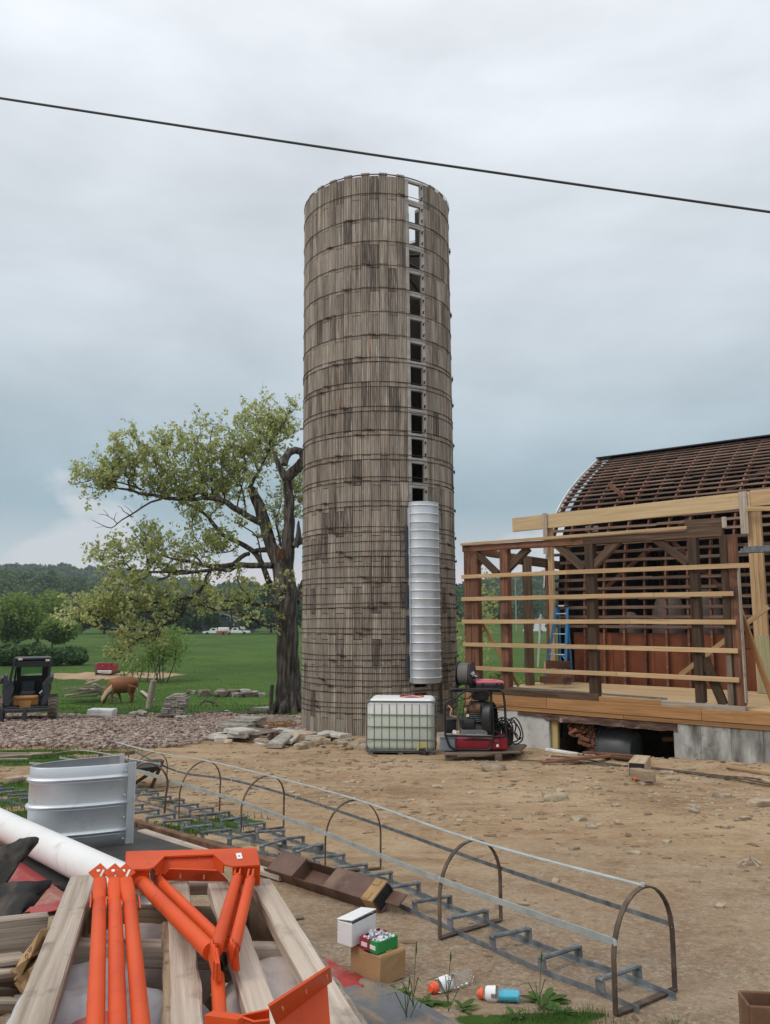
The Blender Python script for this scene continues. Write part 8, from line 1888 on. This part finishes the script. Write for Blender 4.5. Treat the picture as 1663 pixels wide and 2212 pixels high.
# lower bracket near the bottom edge
lb = thing('orange_bracket', onz(640, 2160, ZC+.1), 'large orange slotted angle bracket at the bottom edge of the crate', 'bracket')
a, b = onz(580, 2172, ZC+.18), onz(711, 2087, ZC+.17); c, d = onz(716, 2118, ZC+.10), onz(596, 2212, ZC+.09)
pl = plate('upright_flange', [a, b, c, d], .006, lb)
for f in (.16, .55, .93):
    q = a.lerp(b, f)*.52+d.lerp(c, f)*.48; mb = MB(); F, _ = frame(a, d); F.translation = q+Vector((0, -.004, .004)); mb.cbox((0, 0, 0), (.03, .006, .012), .002, F); obj('slot', mb, bpy.data.materials['slot_light'], pl)  # same pale boxes in place of light showing through holes
plate('base_plate', [d, c.lerp(d, .1), onz(696, 2142, ZC+.075), onz(713, 2235, ZC+.03), onz(600, 2250, ZC+.03)], .006, lb)
a2, b2 = onz(524, 2192, ZC+.12), onz(581, 2180, ZC+.12); plate('side_lip', [a2, b2, b2+Vector((0, .02, -.07)), a2+Vector((0, .02, -.07))], .005, lb); plate('side_lip', [onz(524, 2197, ZC+.12), onz(548, 2206, ZC+.12), onz(582, 2202, ZC+.12), onz(585, 2250, ZC+.06), onz(520, 2250, ZC+.06)], .005, lb)
A_, B_ = onz(452, 2202, ZC+.0), onz(524, 2212, ZC+.02); mb = MB(); mb.beam(A_, B_, .03, .03); obj('bracket_arm', mb, M_['orange'], lb)
# ------------------------------------------------------------------ stacked lumber and torn cardboard at the left
def Z2(x, y): return (.1624*x, 1943.8+.1624*y)
for i, (a, b, w, h, m, d, lbl) in enumerate((((-300, 560), (600, 455), .05, .15, 'grey_wood', 3.1, 'widest board on edge at the top of the left lumber stack'), ((-300, 850), (310, 765), .09, .022, 'pale_wood', 3.0, 'thin pale board below the widest one in the left stack'), ((-300, 935), (230, 885), .1, .03, 'pallet_wood', 3.0, 'brownish board third from the top of the left stack'), ((-300, 1005), (180, 945), .11, .03, 'pale_wood', 2.95, 'pale board with a raw end behind the cardboard'), ((-300, 1090), (230, 1040), .12, .03, 'dark_wood', 2.95, 'dark board in the middle of the left stack'), ((-300, 1180), (180, 1140), .12, .035, 'dark_wood', 2.95, 'lower dark board in the left stack'), ((-300, 1235), (45, 1225), .1, .04, 'pallet_wood', 2.9, 'short brown board near the bottom of the left stack'), ((-300, 1370), (150, 1375), .16, .035, 'pale_wood', 2.85, 'lowest pale board jutting out at the bottom left'))):
    A_, B_ = at(*Z2(*a), d), at(*Z2(*b), d+.12); plank('lumber_board', A_, B_, w, h, M_[m], rough=.003, seg=6, label=lbl, cat='board', group='boards in the left lumber stack')
def cbpt(x, y, d): return at(*Z2(x, y), d)
cbd = thing('torn_cardboard', cbpt(400, 800, 2.72), 'crumpled tan cardboard with handwriting tucked against the left crate plank', 'cardboard')
p1 = [(300, 745), (430, 590), (545, 400), (560, 470), (640, 560), (520, 720), (420, 850), (330, 960), (240, 1030), (205, 900)]
mb = MB(); ctr = cbpt(400, 760, 2.66); mb.v = [tuple(ctr)]+[tuple(cbpt(x, y, 2.72+.05*math.sin(x*.02)+.0003*(x-400))) for x, y in p1]; n = len(p1); mb.f = [(0, 1+i, 1+(i+1) % n) for i in range(n)]
o = obj('upper_panel', mb, M_['cardboard'], cbd); md = o.modifiers.new('t', 'SOLIDIFY'); md.thickness = .004
p2 = [(240, 1032), (330, 962), (420, 852), (520, 722), (640, 562), (700, 620), (560, 900), (420, 1100), (335, 1240), (285, 1130)]
mb = MB(); ctr = cbpt(440, 900, 2.63); mb.v = [tuple(ctr)]+[tuple(cbpt(x, y, 2.705+.03*math.sin(x*.03)+.0003*(x-400))) for x, y in p2]; n = len(p2); mb.f = [(0, 1+i, 1+(i+1) % n) for i in range(n)]
o = obj('lower_panel', mb, M_['cardboard'], cbd); md = o.modifiers.new('t', 'SOLIDIFY'); md.thickness = .004
mb = MB(); mb.v = [tuple(cbpt(x, y, 2.74)) for x, y in ((550, 395), (720, 362), (690, 560), (640, 560), (565, 470))]; mb.f = [(0, 1, 2, 3, 4)]; o = obj('folded_flap', mb, M_['cardboard'], cbd); md = o.modifiers.new('t', 'SOLIDIFY'); md.thickness = .004
for c_ in (((150, 930), (230, 970)), ((210, 1060), (250, 1010)), ((215, 1090), (330, 1250))):
    A_, B_ = cbpt(*c_[0], 2.7), cbpt(*c_[1], 2.7); plank('torn_edge', A_, B_, .02, .012, M_['cardboard'], cbd, rough=.003, seg=5)
# handwriting
def hw(strokes, d): 
    mb = MB()
    for s in strokes: mb.tube([cbpt(x, y, d) for x, y in s], .0011, 5)
    return mb
ST_ = [[(372, 715), (345, 725), (332, 755), (342, 780), (362, 775), (374, 750), (365, 735), (345, 745)], [(365, 670), (400, 700)], [(385, 640), (412, 690)], [(400, 635), (415, 625), (420, 650), (408, 668)], [(360, 805), (378, 790), (385, 815), (368, 850), (395, 840)], [(375, 850), (362, 870), (380, 890), (405, 870), (430, 850), (420, 885), (395, 890), (400, 860)], [(430, 880), (470, 890), (440, 910), (470, 915)], [(405, 905), (400, 940), (418, 965)], [(565, 600), (590, 625)], [(580, 585), (610, 605)], [(595, 570), (625, 580)]]
obj('handwriting', hw(ST_, 2.645), M_['ink'], cbd, kind='stuff')
plank('ground_board', G(-30, 2195, .02), G(75, 2150, .02), .12, .03, M_['pallet_wood'], label='dark board on the ground at the very bottom left corner', cat='board')
